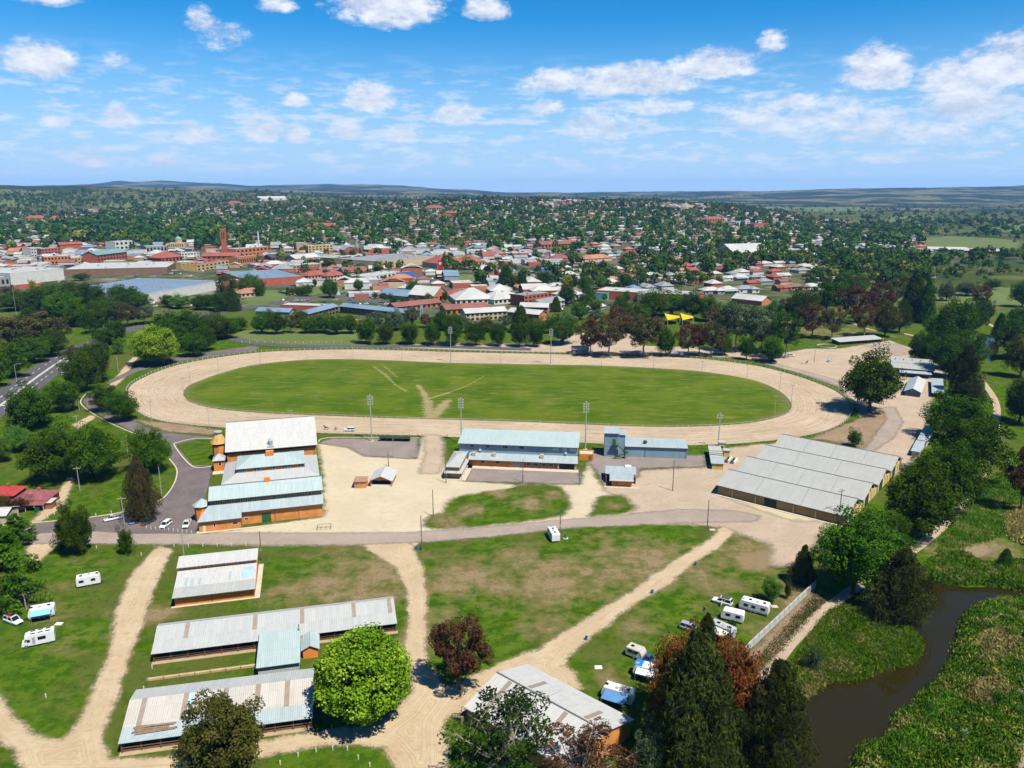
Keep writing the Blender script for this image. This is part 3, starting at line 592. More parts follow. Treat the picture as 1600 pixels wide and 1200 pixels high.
# --- great hall with white roof
b = thing('exhibition_hall', 'big orange-walled hall under a vast stained white roof beside the racetrack', 'hall', AO, AR)
gwall(b, -8.1, 24.2, 57.6, 72, 86.5, 5.8, 12.7, ORANGE); rf = gable(b, -8.7, 24.8, 56.6, 72, 87.4, 5.8, 13, WHITER)
MB().box(-8.2, 24.3, 57.45, 57.7, 4.7, 5.5).build('eave_band', DARK, b)  # dark band along the wall below the eave
for k in range(8): MB().box(-8.1 + k * 4.55, -7.7 + k * 4.55, 57.3, 57.6, 0, 4.7).build('pier', ORANGE2, b)
gutter(b, -8.7, 24.8, 56.6, 5.8)
MB().tube((7.6, 58.8, 6.4), (7.6, 58.8, 8.2), .9, .9, 8).tube((7.6, 58.8, 8.2), (7.6, 58.8, 9.4), 1.0, .15, 8).build('roof_vent', BLUER, rf)
MB().box(6.4, 8.8, 57.0, 59.6, 6.0, 6.5).build('vent_base', BLUER, rf)
b = thing('octagonal_tower', 'octagonal orange tower with tapered roof and grey cap beside the white-roofed hall', 'tower', AO, AR)
c0 = (-11.4, 66.0)
MB().tube((*c0, 0), (*c0, 6.2), 2.5, 2.5, 8).build('wall', ORANGE, b); MB().tube((*c0, 6.2), (*c0, 7.0), 2.45, 2.45, 8).build('louvre_band', DARK, b)
MB().tube((*c0, 7.0), (*c0, 10.2), 3.1, 1.4, 8).build('roof', paint('orange_roof', (.62, .36, .12), .7, .2), b); MB().tube((*c0, 10.2), (*c0, 11.2), 1.25, 1.25, 8).tube((*c0, 11.2), (*c0, 11.5), 1.6, 1.5, 8).build('cap', GREYP, b)
b = thing('corner_pavilion', 'small square orange pavilion with pale pyramid roof at the hall corner', 'pavilion', AO, AR)
walls(b, -12.6, -8.9, 52.8, 57.0, 4.2, ORANGE2); hip(b, -13.0, -8.5, 52.3, 57.4, 4.2, 6.2, 2.2, GALV); window(b, -10.8, 2.2, .8, 1.1, 52.8)
MB().box(-13, -8.7, 49.4, 52.6, 0, .12).build('step', SLABM, b)
# --- middle pavilion with raised lantern
b = thing('lantern_pavilion', 'middle orange pavilion whose pale blue lantern roof stands above a grey skirt roof', 'pavilion', AO, AR)
walls(b, -7.4, 23.4, 26.2, 47.6, 4.4, ORANGE)
hip(b, -8.0, 24.2, 25.6, 48.4, 4.5, 6.4, 4.9, GALV, 'skirt_roof', dy=4.7); walls(b, -2.9, 19.1, 30.5, 43.5, 8.0, ORANGE2, 'lantern_wall', 6.3)
hip(b, -3.4, 19.6, 29.8, 44.2, 8.0, 10.2, 5.5, PALEB, 'lantern_roof')
for k in range(5):
    x = -2.6 + k * 4.9; f = MB().box(x, x + 2.6, 30.36, 30.5, 6.55, 7.75).build('lantern_window', WHITEP, b)
    g = MB()
    for j in range(5): g.box(x + .12 + j * .5, x + .45 + j * .5, 30.30, 30.37, 6.65, 7.65)
    g.build('panes', GLASS, f)
MB().box(6.6, 9.2, 35.6, 37.6, 9.6, 11.4).build('gable_block', ORANGE2, b)
MB().box(20.5, 24.0, 26, 48, 4.52, 4.6).build('roof_flashing', WHITER, b) if False else None
# --- long front pavilion with clerestory
b = thing('clerestory_pavilion', 'long orange pavilion with pale turquoise roof, slatted clerestory and green door', 'pavilion', AO, AR)
walls(b, -9.4, 23.8, 0.2, 16.8, 4.4, ORANGE); walls(b, -12.6, -.3, -2.3, 14, 3.5, ORANGE, 'wing_wall')
MB().slab([(-.3, -.6, 4.45), (24.3, -.6, 4.45), (24.3, 3.9, 6.2), (-.3, 3.9, 6.2)], .12).build('lower_roof', BLUER, b)
MB().slab([(-13.0, -2.9, 3.55), (-.32, -2.9, 3.55), (-.32, 3.9, 6.2), (-9.9, 3.9, 6.2)], .12).build('lower_roof', BLUER, b)
MB().slab([(-9.9, 13.1, 6.2), (24.3, 13.1, 6.2), (24.3, 17.4, 4.45), (-9.9, 17.4, 4.45)], .12).build('lower_roof', BLUER, b)
walls(b, -9.4, 23.8, 3.6, 13.4, 7.8, TIMB, 'clerestory_wall', 5.9)
gable(b, -9.9, 24.4, 2.8, 8.5, 14.2, 7.8, 10.5, PALEB); gutter(b, -9.9, 24.4, 2.8, 7.8); gutter(b, -.3, 24.3, -.6, 4.45); gutter(b, -13, -.3, -2.9, 3.55)
wmesh = None
for k in range(9):
    x = -8.9 + k * 3.66
    if wmesh is None:
        f = MB().box(0, 3.1, 3.46, 3.6, 6.3, 7.5).build('clerestory_window', CREAMB, b); g = MB()
        for j in range(6): g.box(.1 + j * .5, .42 + j * .5, 3.40, 3.47, 6.38, 7.42)
        h_ = g.build('panes', GLASS, f); wmesh = (f.data, h_.data)
    else:
        f = link('clerestory_window', wmesh[0], None, b); h_ = link('panes', wmesh[1], None, f)
    f.location = (x, 0, 0)
d = MB().box(5.5, 8.2, .08, .22, .05, 3.1).build('roller_door', GREENP, b)
pg = MB()
for k in range(7): pg.box(5.5, 8.2, .05, .08, .3 + k * .4, .36 + k * .4)
pg.build('door_rib', DKGREEN, d)
MB().box(-11.6, -10.7, -2.36, -2.25, 0, 2.1).build('door', PALEY, b); window(b, -3.0, 1.5, 1.5, .7, -2.3); window(b, .4, 1.5, 1.0, .7, .2); window(b, -8.4, 1.4, .5, 1.0, -2.3)
for x in (9.4, 16.6): pipe(b, x, .1, 4.3)
pipe(b, -.4, -2.4, 3.4)
MB().tube((-12.3, 7.5, 0), (-12.3, 7.5, 5.2), 2.4, 2.4, 8).build('turret_wall', ORANGE2, b); MB().tube((-12.3, 7.5, 5.2), (-12.3, 7.5, 7.0), 2.9, .3, 8).build('turret_roof', PALEB, b)
MB().box(6.6, 8.4, 8.0, 9.2, 10.2, 11.6).build('ridge_block', ORANGE2, b)
MB().box(-13.4, -12.6, -3.0, 16, 0, .14).box(-13.4, 24, -3.2, -2.4, 0, .10).build('kerb', SLABM, b)
# --- show ring shed
b = thing('judging_shed', 'small open-fronted shed with white gable roof alone on the pale sand yard', 'shed', (-49.5, 255.7, 0), R(-2))
MB().box(.1, .4, 0, 9.5, 0, 2.4).box(7.1, 7.4, 0, 9.5, 0, 2.4).box(.4, 7.1, 9.2, 9.5, 0, 2.4).build('wall', ORANGE, b); MB().box(.4, 7.1, 1.0, 9.2, .02, .1).build('floor_slab', SLABM, b)
MB().prism([(.1, 2.4), (3.75, 3.9), (7.4, 2.4)], 1, .05, .25).build('front_gable', ORANGE2, b); MB().box(.4, 7.1, .1, .3, 0, .7).build('front_rail', WHITEP, b)
MB().slab([(-.4, -.5, 2.3), (3.75, -.5, 4.1), (3.75, 10, 4.1), (-.4, 10, 2.3)], .12).build('roof', WHITER, b); MB().slab([(3.76, -.5, 4.1), (7.9, -.5, 2.3), (7.9, 10, 2.3), (3.76, 10, 4.1)], .12).build('roof', WHITER, b)
b = thing('brick_kiosk', 'small flat-roofed orange brick hut beside the open-fronted sand yard shed', 'hut', at(280 + 1095 / 4, 620 + 573 / 4), R(2))
walls(b, 0, 4, 0, 4.4, 2.5, ORANGE); MB().slab([(-.3, -.3, 2.55), (4.3, -.3, 2.55), (4.3, 4.7, 2.75), (-.3, 4.7, 2.75)], .15).build('roof', paint('brown_roof', (.36, .22, .14), .8, .2), b); window(b, .4, 1.2, .8, .7, 0)
# --- grandstand
b = thing('grandstand', 'long two-storey blue-clad grandstand with orange ground floor and paved forecourt', 'grandstand', (-16.5, 277.0, 0), R(-6.9))
walls(b, .2, 40.6, .3, 4.2, 2.9, ORANGE2, 'lower_wall'); walls(b, -4.0, 40.6, 4.0, 15, 7.7, BLUEW, 'upper_wall')
MB().slab([(.05, -.6, 2.75), (41.1, -.6, 2.75), (41.1, 4.0, 4.1), (.05, 4.0, 4.1)], .1).build('awning_roof', BLUER, b)
MB().slab([(-4.5, 3.2, 7.7), (41.2, 3.2, 7.7), (41.2, 16, 9.7), (-4.5, 16, 9.7)], .18).build('roof', PALEB, b); gutter(b, -4.5, 41.2, 3.2, 7.7); gutter(b, .05, 41.1, -.6, 2.75)
for x, dk in ((0, 1.6), (6.2, 1.4), (12.6, 1.9), (18.8, 1.9)): window(b, x, 6.2, dk, 1.0, 4.0)
for x in (31.6, 35.4, 38): window(b, x, 6.0, 2.0 if x != 35.4 else 1.2, 1.0, 4.0, m=paint('pale_pane', (.55, .62, .62), .3, .1))
for x, z in ((1.2, 3.6), (8.9, 3.6), (27, 3.7)): MB().box(x, x + 1.3, 1.6, 2.8, z - .1, z + 1.2).build('air_conditioner', CREAMB, b)
for x in (3.6, 36): MB().box(x, x + .8, 3.6, 4.0, 4.9, 5.6).tube((x + .4, 3.9, 5.6), (x + .4, 3.9, 7.5), .06).build('air_duct', WHITEP, b)
for x in (4.6, 10.4): window(b, x, 1.3, 1.6, .9, .3)
MB().box(17.4, 19.6, .1, .3, 0, 2.6).build('glazed_entry', GREYP, b)
MB().box(21, 33.6, .1, .3, 0, 2.4).build('shopfront', BRICKR, b)
for k in range(4): window(b, 22 + k * 2.8, 1.1, 1.7, 1.0, .1)
MB().box(34.2, 39.8, .12, .3, 0, 2.3).build('open_bay', DARK, b); [MB().box(x, x + .4, -.3, .3, 0, 2.6).build('pier', SLABM, b) for x in (33.7, 39.9)]
for x in (5.2, 9.0, 14.9, 20.2, 27): MB().tube((x, -.5, 0), (x, -.5, 2.7), .06).build('awning_post', GUT, b)
MB().box(0, 41.3, -2.6, .2, 0, .1).build('paved_step', SLABM, b)
b = thing('grandstand_wing', 'hip-roofed brick wing projecting forward from the grandstand towards the sand yard', 'annexe', (-16.5, 277.0, 0), R(-6.9))
walls(b, -5.3, -.9, -13.6, 3.8, 4.4, paint('pinkish_brick', (.42, .24, .16), .85, .25)); hip(b, -5.9, -.5, -14.2, 3.6, 4.5, 6.0, 2.7, GALV)
MB().slab([(-6.1, -15.2, 2.5), (.5, -15.2, 2.5), (.5, -13.5, 2.9), (-6.1, -13.5, 2.9)], .08).build('verandah_roof', GALV, b); MB().slab([(-.7, -13.5, 2.9), (.5, -13.5, 2.5), (.5, .2, 2.5), (-.7, .2, 2.9)], .08).build('verandah_roof', GALV, b)
for x, y in ((-5.9, -15), (.3, -15), (.3, -10), (.3, -5)): MB().tube((x, y, 0), (x, y, 2.5), .07).build('verandah_post', TIMB, b)
MB().box(-6, 1.8, -15.4, .2, 0, .1).build('paved_step', SLABM, b); MB().box(-4.9, -4.0, -13.68, -13.58, 0, 2.1).build('door', TIMB, b)
b = thing('brick_store', 'small bright orange block store at the right end of the grandstand', 'store', at(905, 719), R(-7))
MB().box(0, 5.4, 0, .25, 0, 2.6).box(0, .25, .25, 5, 0, 2.6).box(5.15, 5.4, .25, 5, 0, 2.6).box(.25, 5.15, 4.75, 5, 0, 2.6).build('wall', ORANGE2, b); MB().box(.25, 5.15, .25, 4.75, .05, 2.2).build('deck', SLABM, b); MB().box(1.4, 3.6, -.06, .02, 0, 2.2).build('door', paint('orange_door', (.62, .26, .03), .5, .1), b); MB().box(4.0, 5.0, -.4, -.1, 0, 2.4).build('buttress', BRICKR, b)
# --- judges tower and shed
b = thing('judges_tower', 'grey-blue steel judges tower with green outside stair at the track edge', 'tower', (35.6, 287.6, 0), R(-6.2))
walls(b, .2, 5.6, .1, 6.2, 9.6, BLUEW); walls(b, 5.6, 8.2, 1.0, 6.0, 8.8, BLUEW, 'side_wall'); MB().slab([(-.1, -.5, 9.7), (5.9, -.5, 9.7), (5.9, 6.8, 10.2), (-.1, 6.8, 10.2)], .15).build('roof', BLUER, b); MB().slab([(5.9, .6, 8.9), (8.6, .6, 8.9), (8.6, 6.4, 9.1), (5.9, 6.4, 9.1)], .12).build('side_roof', BLUER, b)
MB().box(.15, 5.65, -.02, .1, 4.6, 4.8).build('trim', GREYP, b); MB().box(3.5, 4.6, -.06, .12, 5.2, 7.3).build('door', GREENP, b); MB().box(.05, .2, .5, 1.9, 5.2, 8.4).build('window', GLASS, b)
st = MB().box(3.0, 5.6, -1.5, -.05, 5.0, 5.12).build('stair_landing', DKGREEN, b)
s = MB(); s.slab([(5.4, -1.4, 5.05), (5.4, -.5, 5.05), (8.4, -.5, 2.55), (8.4, -1.4, 2.55)], .16); s.box(8.2, 9.4, -2.4, -.4, 2.4, 2.5); s.slab([(8.4, -2.4, 2.5), (8.4, -1.5, 2.5), (3.4, -1.5, .05), (3.4, -2.4, .05)][::-1], .16); s.build('stair_flight', DKGREEN, b)
s = MB()
for a, c in (((3.0, -1.45, 6.1), (5.5, -1.45, 6.1)), ((5.5, -1.45, 6.1), (8.4, -1.45, 3.6)), ((8.4, -2.4, 3.6), (3.5, -2.4, 1.2)), ((9.3, -2.4, 3.5), (9.3, -.5, 3.5)), ((3.05, -1.45, 5), (3.05, -1.45, 6.1)), ((5.5, -1.45, 5), (5.5, -1.45, 6.1)), ((8.4, -1.45, 2.5), (8.4, -1.45, 3.6)), ((8.4, -2.4, 0), (8.4, -2.4, 3.6)), ((9.3, -.5, 0), (9.3, -.5, 3.5)), ((6, -2.4, 1.2), (6, -2.4, 2.4)), ((3.5, -2.4, 0), (3.5, -2.4, 1.2))): s.tube(a, c, .05, n=4)
s.build('stair_rail', GREENP, b)
b = thing('steel_shed', 'long low blue-grey steel shed joined to the judges tower', 'shed', (35.6, 287.6, 0), R(-6.2))
walls(b, 8.3, 31.9, .6, 9.4, 4.3, BLUEW); MB().slab([(8.3, .2, 4.35), (32.2, .2, 4.35), (32.2, 9.8, 5.1), (8.3, 9.8, 5.1)], .12).build('roof', BLUER, b); gutter(b, 8.3, 32.2, .2, 4.4); pipe(b, 16, .5, 4.2); pipe(b, 31.6, .5, 4.2)
MB().tube((16, 3.5, 4.75), (16, 3.5, 5.3), .08).ball((16, 3.3, 5.5), .9, .35, .75, 10, 6).build('satellite_dish', GUT, b)
b = thing('toilet_block', 'small orange toilet block with overhanging blue-grey flat roof and pale apron', 'toilet block', (34.7, 256.1, 0), R(-6.6))
walls(b, .1, 7.2, .1, 11, 2.6, ORANGE2); MB().slab([(-.6, -1.0, 2.75), (7.7, -1.0, 2.75), (7.7, 4.4, 3.0), (-.6, 4.4, 3.0)], .18).build('roof', BLUER, b); MB().slab([(-2.1, 4.4, 3.05), (8.8, 4.4, 3.05), (8.8, 11.6, 3.4), (-2.1, 11.6, 3.4)], .18).build('roof', BLUER, b)
MB().box(-.7, 7.8, -1.15, -1.0, 2.45, 2.85).build('fascia', WHITEP, b); MB().box(-2.4, 9.6, -1.4, .1, 0, .1).build('apron', SLABM, b); MB().box(-1.9, -1.7, 3, 9, 0, 2.2).box(8.4, 8.6, 3, 9, 0, 2.2).build('screen_wall', BRICKR, b); MB().box(5, 7.2, 10.2, 12, 3.1, 3.9).build('water_tank', WHITEP, b); pipe(b, 1.8, .02, 2.5)
b = thing('yellow_shed', 'narrow yellow shed with striped grey roof near the big saw-tooth shed', 'shed', (74.1, 273.1, 0), R(-10.5))
walls(b, .1, 4.1, 0, 19, 2.5, YELW); MB().slab([(-.4, -.4, 2.55), (4.5, -.4, 2.55), (4.5, 6.4, 2.7), (-.4, 6.4, 2.7)], .12).build('roof', BLUER, b); MB().slab([(-.4, 6.5, 2.75), (4.5, 6.5, 2.75), (4.5, 19.5, 3.0), (-.4, 19.5, 3.0)], .12).build('roof', GALV, b)
for y in (8.5, 10.5, 13): MB().box(-.3, 4.4, y, y + .35, 2.86, 2.98).build('roof_batten', GUT, b)
MB().box(2.0, 2.06, -.03, .02, .1, 2.4).build('door_joint', GUT, b)
b = thing('ticket_tower', 'tall narrow yellow booth with grey cap behind the yellow shed', 'booth', at(930 + 1398 / 7.27, 660 + 345 / 7.27), R(-10)); walls(b, 0, 2.5, 0, 2.5, 3.9, YELW); MB().box(-.2, 2.7, -.2, 2.7, 3.95, 4.4).build('roof', GALV, b); window(b, .6, 2, 1.2, .9, 0)
b = thing('ticket_booth', 'low yellow booth with flat grey roof and green side, right of the tall booth', 'booth', at(930 + 1457 / 7.27, 660 + 390 / 7.27), R(-10)); walls(b, 0, 2.2, 0, 2.2, 2.4, YELW); MB().box(-.25, 2.5, -.3, 2.5, 2.45, 2.7).build('roof', GALV, b); MB().box(-.08, .02, .4, 1.6, .1, 2.2).build('door', GREENP, b)
b = thing('cattle_race', 'black and white striped steel race beside the yellow shed', 'race', at(1132, 723), R(-30))
for k in range(4): MB().box(k * 1.1, k * 1.1 + .5, 0, 5, 0, 1.1).build('panel', WHITEP if k % 2 else GUT, b)
# --- four-bay shed
FL, FR_ = at(1100 + 90 / 4.706, 660 + 460 / 4.706, 3.4), at(1100 + 1060 / 4.706, 660 + 697 / 4.706, 3.4)
b = thing('saw_tooth_shed', 'huge cream shed with four parallel grey gable roofs and green doors', 'shed', FL, math.atan2(FR_.y - FL.y, FR_.x - FL.x))
LEN = (FR_ - FL).length; SPN = 17.2
for k in range(4):
    y0 = k * SPN; gwall(b, .5, LEN - .5, y0 + .8, y0 + SPN / 2, y0 + SPN - (.8 if k == 3 else 0), 3.2, 6.2, CREAMW)
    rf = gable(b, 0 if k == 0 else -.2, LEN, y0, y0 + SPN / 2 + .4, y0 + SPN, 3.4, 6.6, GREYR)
    for x in ((13, 28) if k % 2 == 0 else (11, 21, 32)):
        MB().slab([(x, y0 + .2, 3.49), (x + .45, y0 + .2, 3.49), (x + .45, y0 + SPN / 2, 6.55), (x, y0 + SPN / 2, 6.55)], .03).build('roof_joint', paint('joint_grey', (.34, .35, .35)), rf)
    dd = MB().box(LEN - .52, LEN - .38, y0 + 3.2, y0 + 7.0, 0, 3.6).build('side_door', DKGREEN, b); MB().box(LEN - .40, LEN - .33, y0 + 5.05, y0 + 5.15, .1, 3.5).build('door_joint', GREENP, dd)
    MB().box(LEN - .1, LEN + .5, y0 + SPN / 2 - .6, y0 + SPN / 2 + .6, 5.2, 6.2).build('gable_shade', DARK, b)  # dark box added for the shadow under the gable peak
MB().box(.45, LEN - .4, .7, .82, 0, 3.2).build('front_wall', SHADEW, b); d = MB().box(16.6, 20.6, .55, .72, 0, 3.1).build('sliding_door', DKGREEN, b); MB().box(18.55, 18.65, .5, .56, .1, 3.0).build('door_joint', GREENP, d)  # the front wall's shade below the eave is painted as darker tan
for x in (5.5, 13.5, 26, 33, 39): MB().box(x, x + .4, .35, .72, 0, 2.6).build('buttress', CREAMW, b)
gutter(b, 0, LEN, 0, 3.4); MB().box(0, LEN, -.6, .3, 0, .12).build('slab_edge', SLABM, b)
for k in range(4):
    x = LEN - .42
    for y in (1.2, 10.5, 13.5): MB().box(x, x + .1, k * SPN + y, k * SPN + y + .3, 0, 3.0).build('pier', SLABM, b)

# --- stables and brick pavilion, lower left
b = thing('poultry_pavilion', 'orange brick pavilion with patched white roof and raised rear monitor', 'pavilion', (-83.7, 174.5, 0), R(14.4))
walls(b, .1, 18.8, 0, 18, 2.7, ORANGE2); MB().slab([(-.3, -.9, 2.8), (19.3, -.9, 2.8), (19.3, 3.0, 3.5), (-.3, 3.0, 3.5)], .1).build('lower_roof', GREYR, b)
rf = MB().slab([(-.3, 3.02, 3.55), (19.3, 3.02, 3.55), (19.3, 10.2, 4.9), (-.3, 10.2, 4.9)], .1).build('roof', WHITER, b); walls(b, .1, 18.8, 10.0, 13.6, 5.9, ORANGE, 'monitor_wall', 2.7)
MB().slab([(-.4, 9.2, 6.0), (19.5, 9.2, 6.0), (19.5, 14.2, 6.9), (-.4, 14.2, 6.9)], .15).build('monitor_roof', WHITER, b)
for k in range(6): window(b, 1.2 + k * 3.1, 5.15, 1.0, .5, 10.0)
for x0, x1, y0, y1 in ((15.7, 18.6, 4.2, 8.4), (12.4, 13.2, 3.6, 7.2), (1.9, 2.7, 3.4, 6.6), (3.3, 4.1, 3.4, 6.2), (5.2, 5.9, 3.5, 6.0)):
    zz = lambda y: 3.55 + (y - 3.02) * (1.35 / 7.18) + .03
    MB().slab([(x0, y0, zz(y0)), (x1, y0, zz(y0)), (x1, y1, zz(y1)), (x0, y1, zz(y1))], .03).build('roof_sheet', SKYB if x0 > 15 else BLUER, rf)
pipe(b, 8.8, -.05, 2.7); gutter(b, -.3, 19.3, -.9, 2.8); MB().box(-.8, 20.2, -.6, 0, 0, .12).box(18.9, 20.2, 0, 18.5, 0, .12).build('concrete_edge', SLABM, b)
def stable(name, label, loc, rz, L, prof, mats, n, sky, back=None):
    """open-fronted stable: roof profile [(y,z)...] from the front eave, posts and rails along the front"""
    b = thing(name, label, 'stable', loc, rz)
    for k in range(len(prof) - 1):
        (y0, z0), (y1, z1) = prof[k], prof[k + 1]
        rf = MB().slab([(-.3, y0 + .01 * k, z0 + .02 * k), (L + .3, y0 + .01 * k, z0 + .02 * k), (L + .3, y1, z1), (-.3, y1, z1)], .09).build('roof', mats[k], b)
        if k in sky:
            for x in sky[k]:
                m_ = SKYL if x[1] == 0 else SKYB
                MB().slab([(x[0], y0 + .05, z0 + .07), (x[0] + .95, y0 + .05, z0 + .07), (x[0] + .95, y1 - .05, z1 + .03), (x[0], y1 - .05, z1 + .03)], .03).build('skylight_sheet', m_, rf)
    yb = prof[-1][0]; zb = prof[-1][1]
    walls(b, 0, L, 3.4, 3.6, 3.3, TIMB, 'stall_wall'); MB().box(0, .15, .2, yb - .2, 0, 2.5).box(L - .15, L, .2, yb - .2, 0, 2.5).build('end_wall', TIMB, b); walls(b, 0, L, yb - .5, yb - .3, min(zb, 3.4) - .2, TIMB, 'back_wall')
    pm = rm = None
    for k in range(n + 1):
        x = k * L / n
        if pm is None: o = MB().box(-.09, .09, -.1, .08, 0, 2.4).build('post', paint('brown_post', (.20, .115, .07), .8, .25), b); pm = o.data
        else: o = link('post', pm, None, b)
        o.location = (x, 0, 0)
        if k < n:
            if rm is None: o = MB().box(.1, L / n - .1, -.04, .04, .55, .68).box(.1, L / n - .1, -.04, .04, 1.05, 1.18).build('rail', paint('brown_post', (.2, .1, .1)), b); rm = o.data
            else: o = link('rail', rm, None, b)
            o.location = (x, 0, 0)
    MB().box(-.4, L + .4, -.9, .3, 0, .12).build('kerb', paint('tan_kerb', (.42, .31, .19), .9, .2), b)
    MB().box(.1, L - .1, .3, 3.4, .05, .12).build('stall_floor', paint('stall_dirt', (.30, .21, .14), .95, .2), b)
    return b
stable('horse_stable', 'longest pale stable with five brown skylight strips on the grass', (-78.3, 150.9, 0), R(13.6), 52.6, [(-.7, 2.55), (3.0, 3.3), (7.4, 4.6), (9.3, 4.1)], [GALV, GALV, GREYR], 15, {1: [(5.8, 0), (20.5, 0), (31.0, 0), (42.8, 0), (51.2, 0)]})
b4 = stable('horse_stable', 'wide stable with patchy beige roof half hidden by the olive tree', (-71.5, 122.5, 0), R(12.2), 33.8, [(-.6, 2.55), (2.8, 3.3), (9.0, 4.9), (13.6, 4.0)], [BLUER, PATCHY, GALV], 10, {1: [(2.0, 0), (9.6, 0), (10.6, 1), (17.0, 0), (23.0, 0), (28.6, 0)]})
b = thing('timber_stack', 'loose stack of grey planks lying on the beige stable roof', 'timber', (-71.5, 122.5, 0), R(12.2)); rt = random.Random(5)
for k in range(9):
    x, y = 1.6 + rt.random() * 1.0, .7 + k * .22; L_ = 5.5 + rt.random() * 2; z = 2.75 + y * .24 + .16; a_ = rt.uniform(-.12, .12)
    MB().slab([(x, y, z), (x + L_, y + a_ * 3, z + a_ * .7), (x + L_, y + .2 + a_ * 3, z + .05 + a_ * .7), (x, y + .2, z + .05)], .08).build('plank', TIMB, b)
b = thing('link_shed', 'square pale blue skillion shed between the two long stables', 'shed', (-78.3, 150.9, 0), R(13.6))
walls(b, 22.6, 31.0, -11.2, .2, 2.7, rooftin('grey_cladding', (.42, .46, .48), (.5, .53, .54), st=.3), z0=0); MB().slab([(22.3, -11.8, 2.8), (31.3, -11.8, 2.8), (31.3, .5, 4.0), (22.3, .5, 4.0)], .12).build('roof', PALEB, b); MB().tube((30.9, -.8, 3.8), (30.9, -.8, 5.4), .1).build('flue', GUT, b)
b = thing('brick_hut', 'little orange hut with pale gable roof beside the round lime-green tree', 'hut', (-78.3, 150.9, 0), R(13.6))
walls(b, 31.7, 34.9, -6.3, -.9, 2.3, ORANGE2); MB().prism([(31.7, 2.3), (33.3, 3.1), (34.9, 2.3)], 1, -6.3, -6.1).build('gable_wall', ORANGE2, b)
MB().slab([(31.3, -6.7, 2.25), (33.3, -6.7, 3.3), (33.3, -.6, 3.3), (31.3, -.6, 2.25)], .1).build('roof', PALEB, b); MB().slab([(33.31, -6.7, 3.3), (35.3, -6.7, 2.25), (35.3, -.6, 2.25), (33.31, -.6, 3.3)], .1).build('roof', PALEB, b)
b = thing('garden_edging', 'long low timber-edged bank on the grass between the stables', 'retaining edge', (-78.3, 150.9, 0), R(13.6))
MB().box(-.2, 22, -6.9, -6.3, 0, .45).build('bank', paint('tan_kerb2', (.5, .36, .2), .9, .2), b)
for k in range(8): MB().box(k * 3.1, k * 3.1 + .15, -7.05, -6.9, 0, .75).build('stake', TIMB, b)
# --- bottom hall
A_ = at(700 + 125 / 5.16, 1020 + 435 / 5.16, 3.5); ja = R(48.1) - R(90)
b = thing('country_hall', 'white-roofed hall at the bottom of the dirt junction behind dark trees', 'hall', A_, ja)
HW, HL = 18.9, 26.6   # local x runs down the ridge, y across
gwall(b, .5, HL - .5, .6, HW / 2, HW - .6, 3.3, 6.0, ORANGE)
rf = gable(b, 0, HL, 0, HW / 2, HW, 3.5, 6.3, WHITER)
for x, side in ((3.6, 0), (17.5, 0), (7.4, 1), (21.0, 1)):
    q = [(x, .6, 3.72), (x + 1.0, .6, 3.72), (x + 1.0, HW / 2 - .4, 6.25), (x, HW / 2 - .4, 6.25)] if side == 0 else [(x, HW / 2 + .8, 6.12), (x + 1.0, HW / 2 + .8, 6.12), (x + 1.0, HW - 3.5, 4.62), (x, HW - 3.5, 4.62)]
    MB().slab(q, .03).build('skylight_sheet', SKYL, rf)
MB().box(.38, .52, 2, 3.4, 0, 2.2).build('door', BRICKR, b)
b = thing('hall_stairs', 'green railed timber steps at the dirt-side end of the white-roofed hall', 'stairs', A_, ja)
for k in range(6): MB().box(-2.6 + k * .42, -2.2 + k * .42, -.6, 2.0, 0, .22 + k * .2).build('step', TIMB, b)
s = MB()
for y in (-.6, 2.0):
    s.tube((-2.6, y, 1.1), (-.2, y, 2.2), .05, n=4)
    for k in range(4): s.tube((-2.6 + k * .8, y, 0), (-2.6 + k * .8, y, 1.1 + k * .36), .05, n=4)
s.build('railing', GREENP, b)
# --- eastern sheds
b = thing('open_stable', 'long open-sided stable with pale grey roof at the far sandy yard', 'stable', at(1312.6, 539.3), R(20.5 - 2))
MB().slab([(-1, -.5, 2.3), (36, -.5, 2.3), (36, 9, 3.4), (-1, 9, 3.4)], .15).build('roof', GALV, b); walls(b, 0, 35, 4.5, 4.7, 2.6, TIMB, 'stall_wall'); walls(b, 0, 35, 8, 8.2, 3, TIMB, 'back_wall')
for k in range(13): MB().box(k * 2.9, k * 2.9 + .2, 0, 4.5, 0, 1.5).box(k * 2.9, k * 2.9 + .2, 0, .2, 0, 2.3).build('stall_partition', TIMB, b)
b = thing('round_yard', 'low round pen with pale kerb beside the open-sided stable', 'pen', at(1292, 541)); s = MB()
for k in range(24):
    a0_, a1_ = k * 6.2832 / 24, (k + 1) * 6.2832 / 24; s.slab([(6 * math.cos(a0_), 6 * math.sin(a0_), .5), (6 * math.cos(a1_), 6 * math.sin(a1_), .5), (6.3 * math.cos(a1_), 6.3 * math.sin(a1_), .5), (6.3 * math.cos(a0_), 6.3 * math.sin(a0_), .5)], .5)
s.build('kerb_ring', SLABM, b); MB().tube((0, 0, 0), (0, 0, 1.2), .12).build('centre_post', TIMB, b)
DGREY = paint('dark_grey_wall', (.13, .15, .17), .7, .2)
b = thing('amenities_shed', 'broad grey steel shed with ventilated double roof behind the big dark tree', 'shed', (217.5, 424.5, 0), R(-23.5))
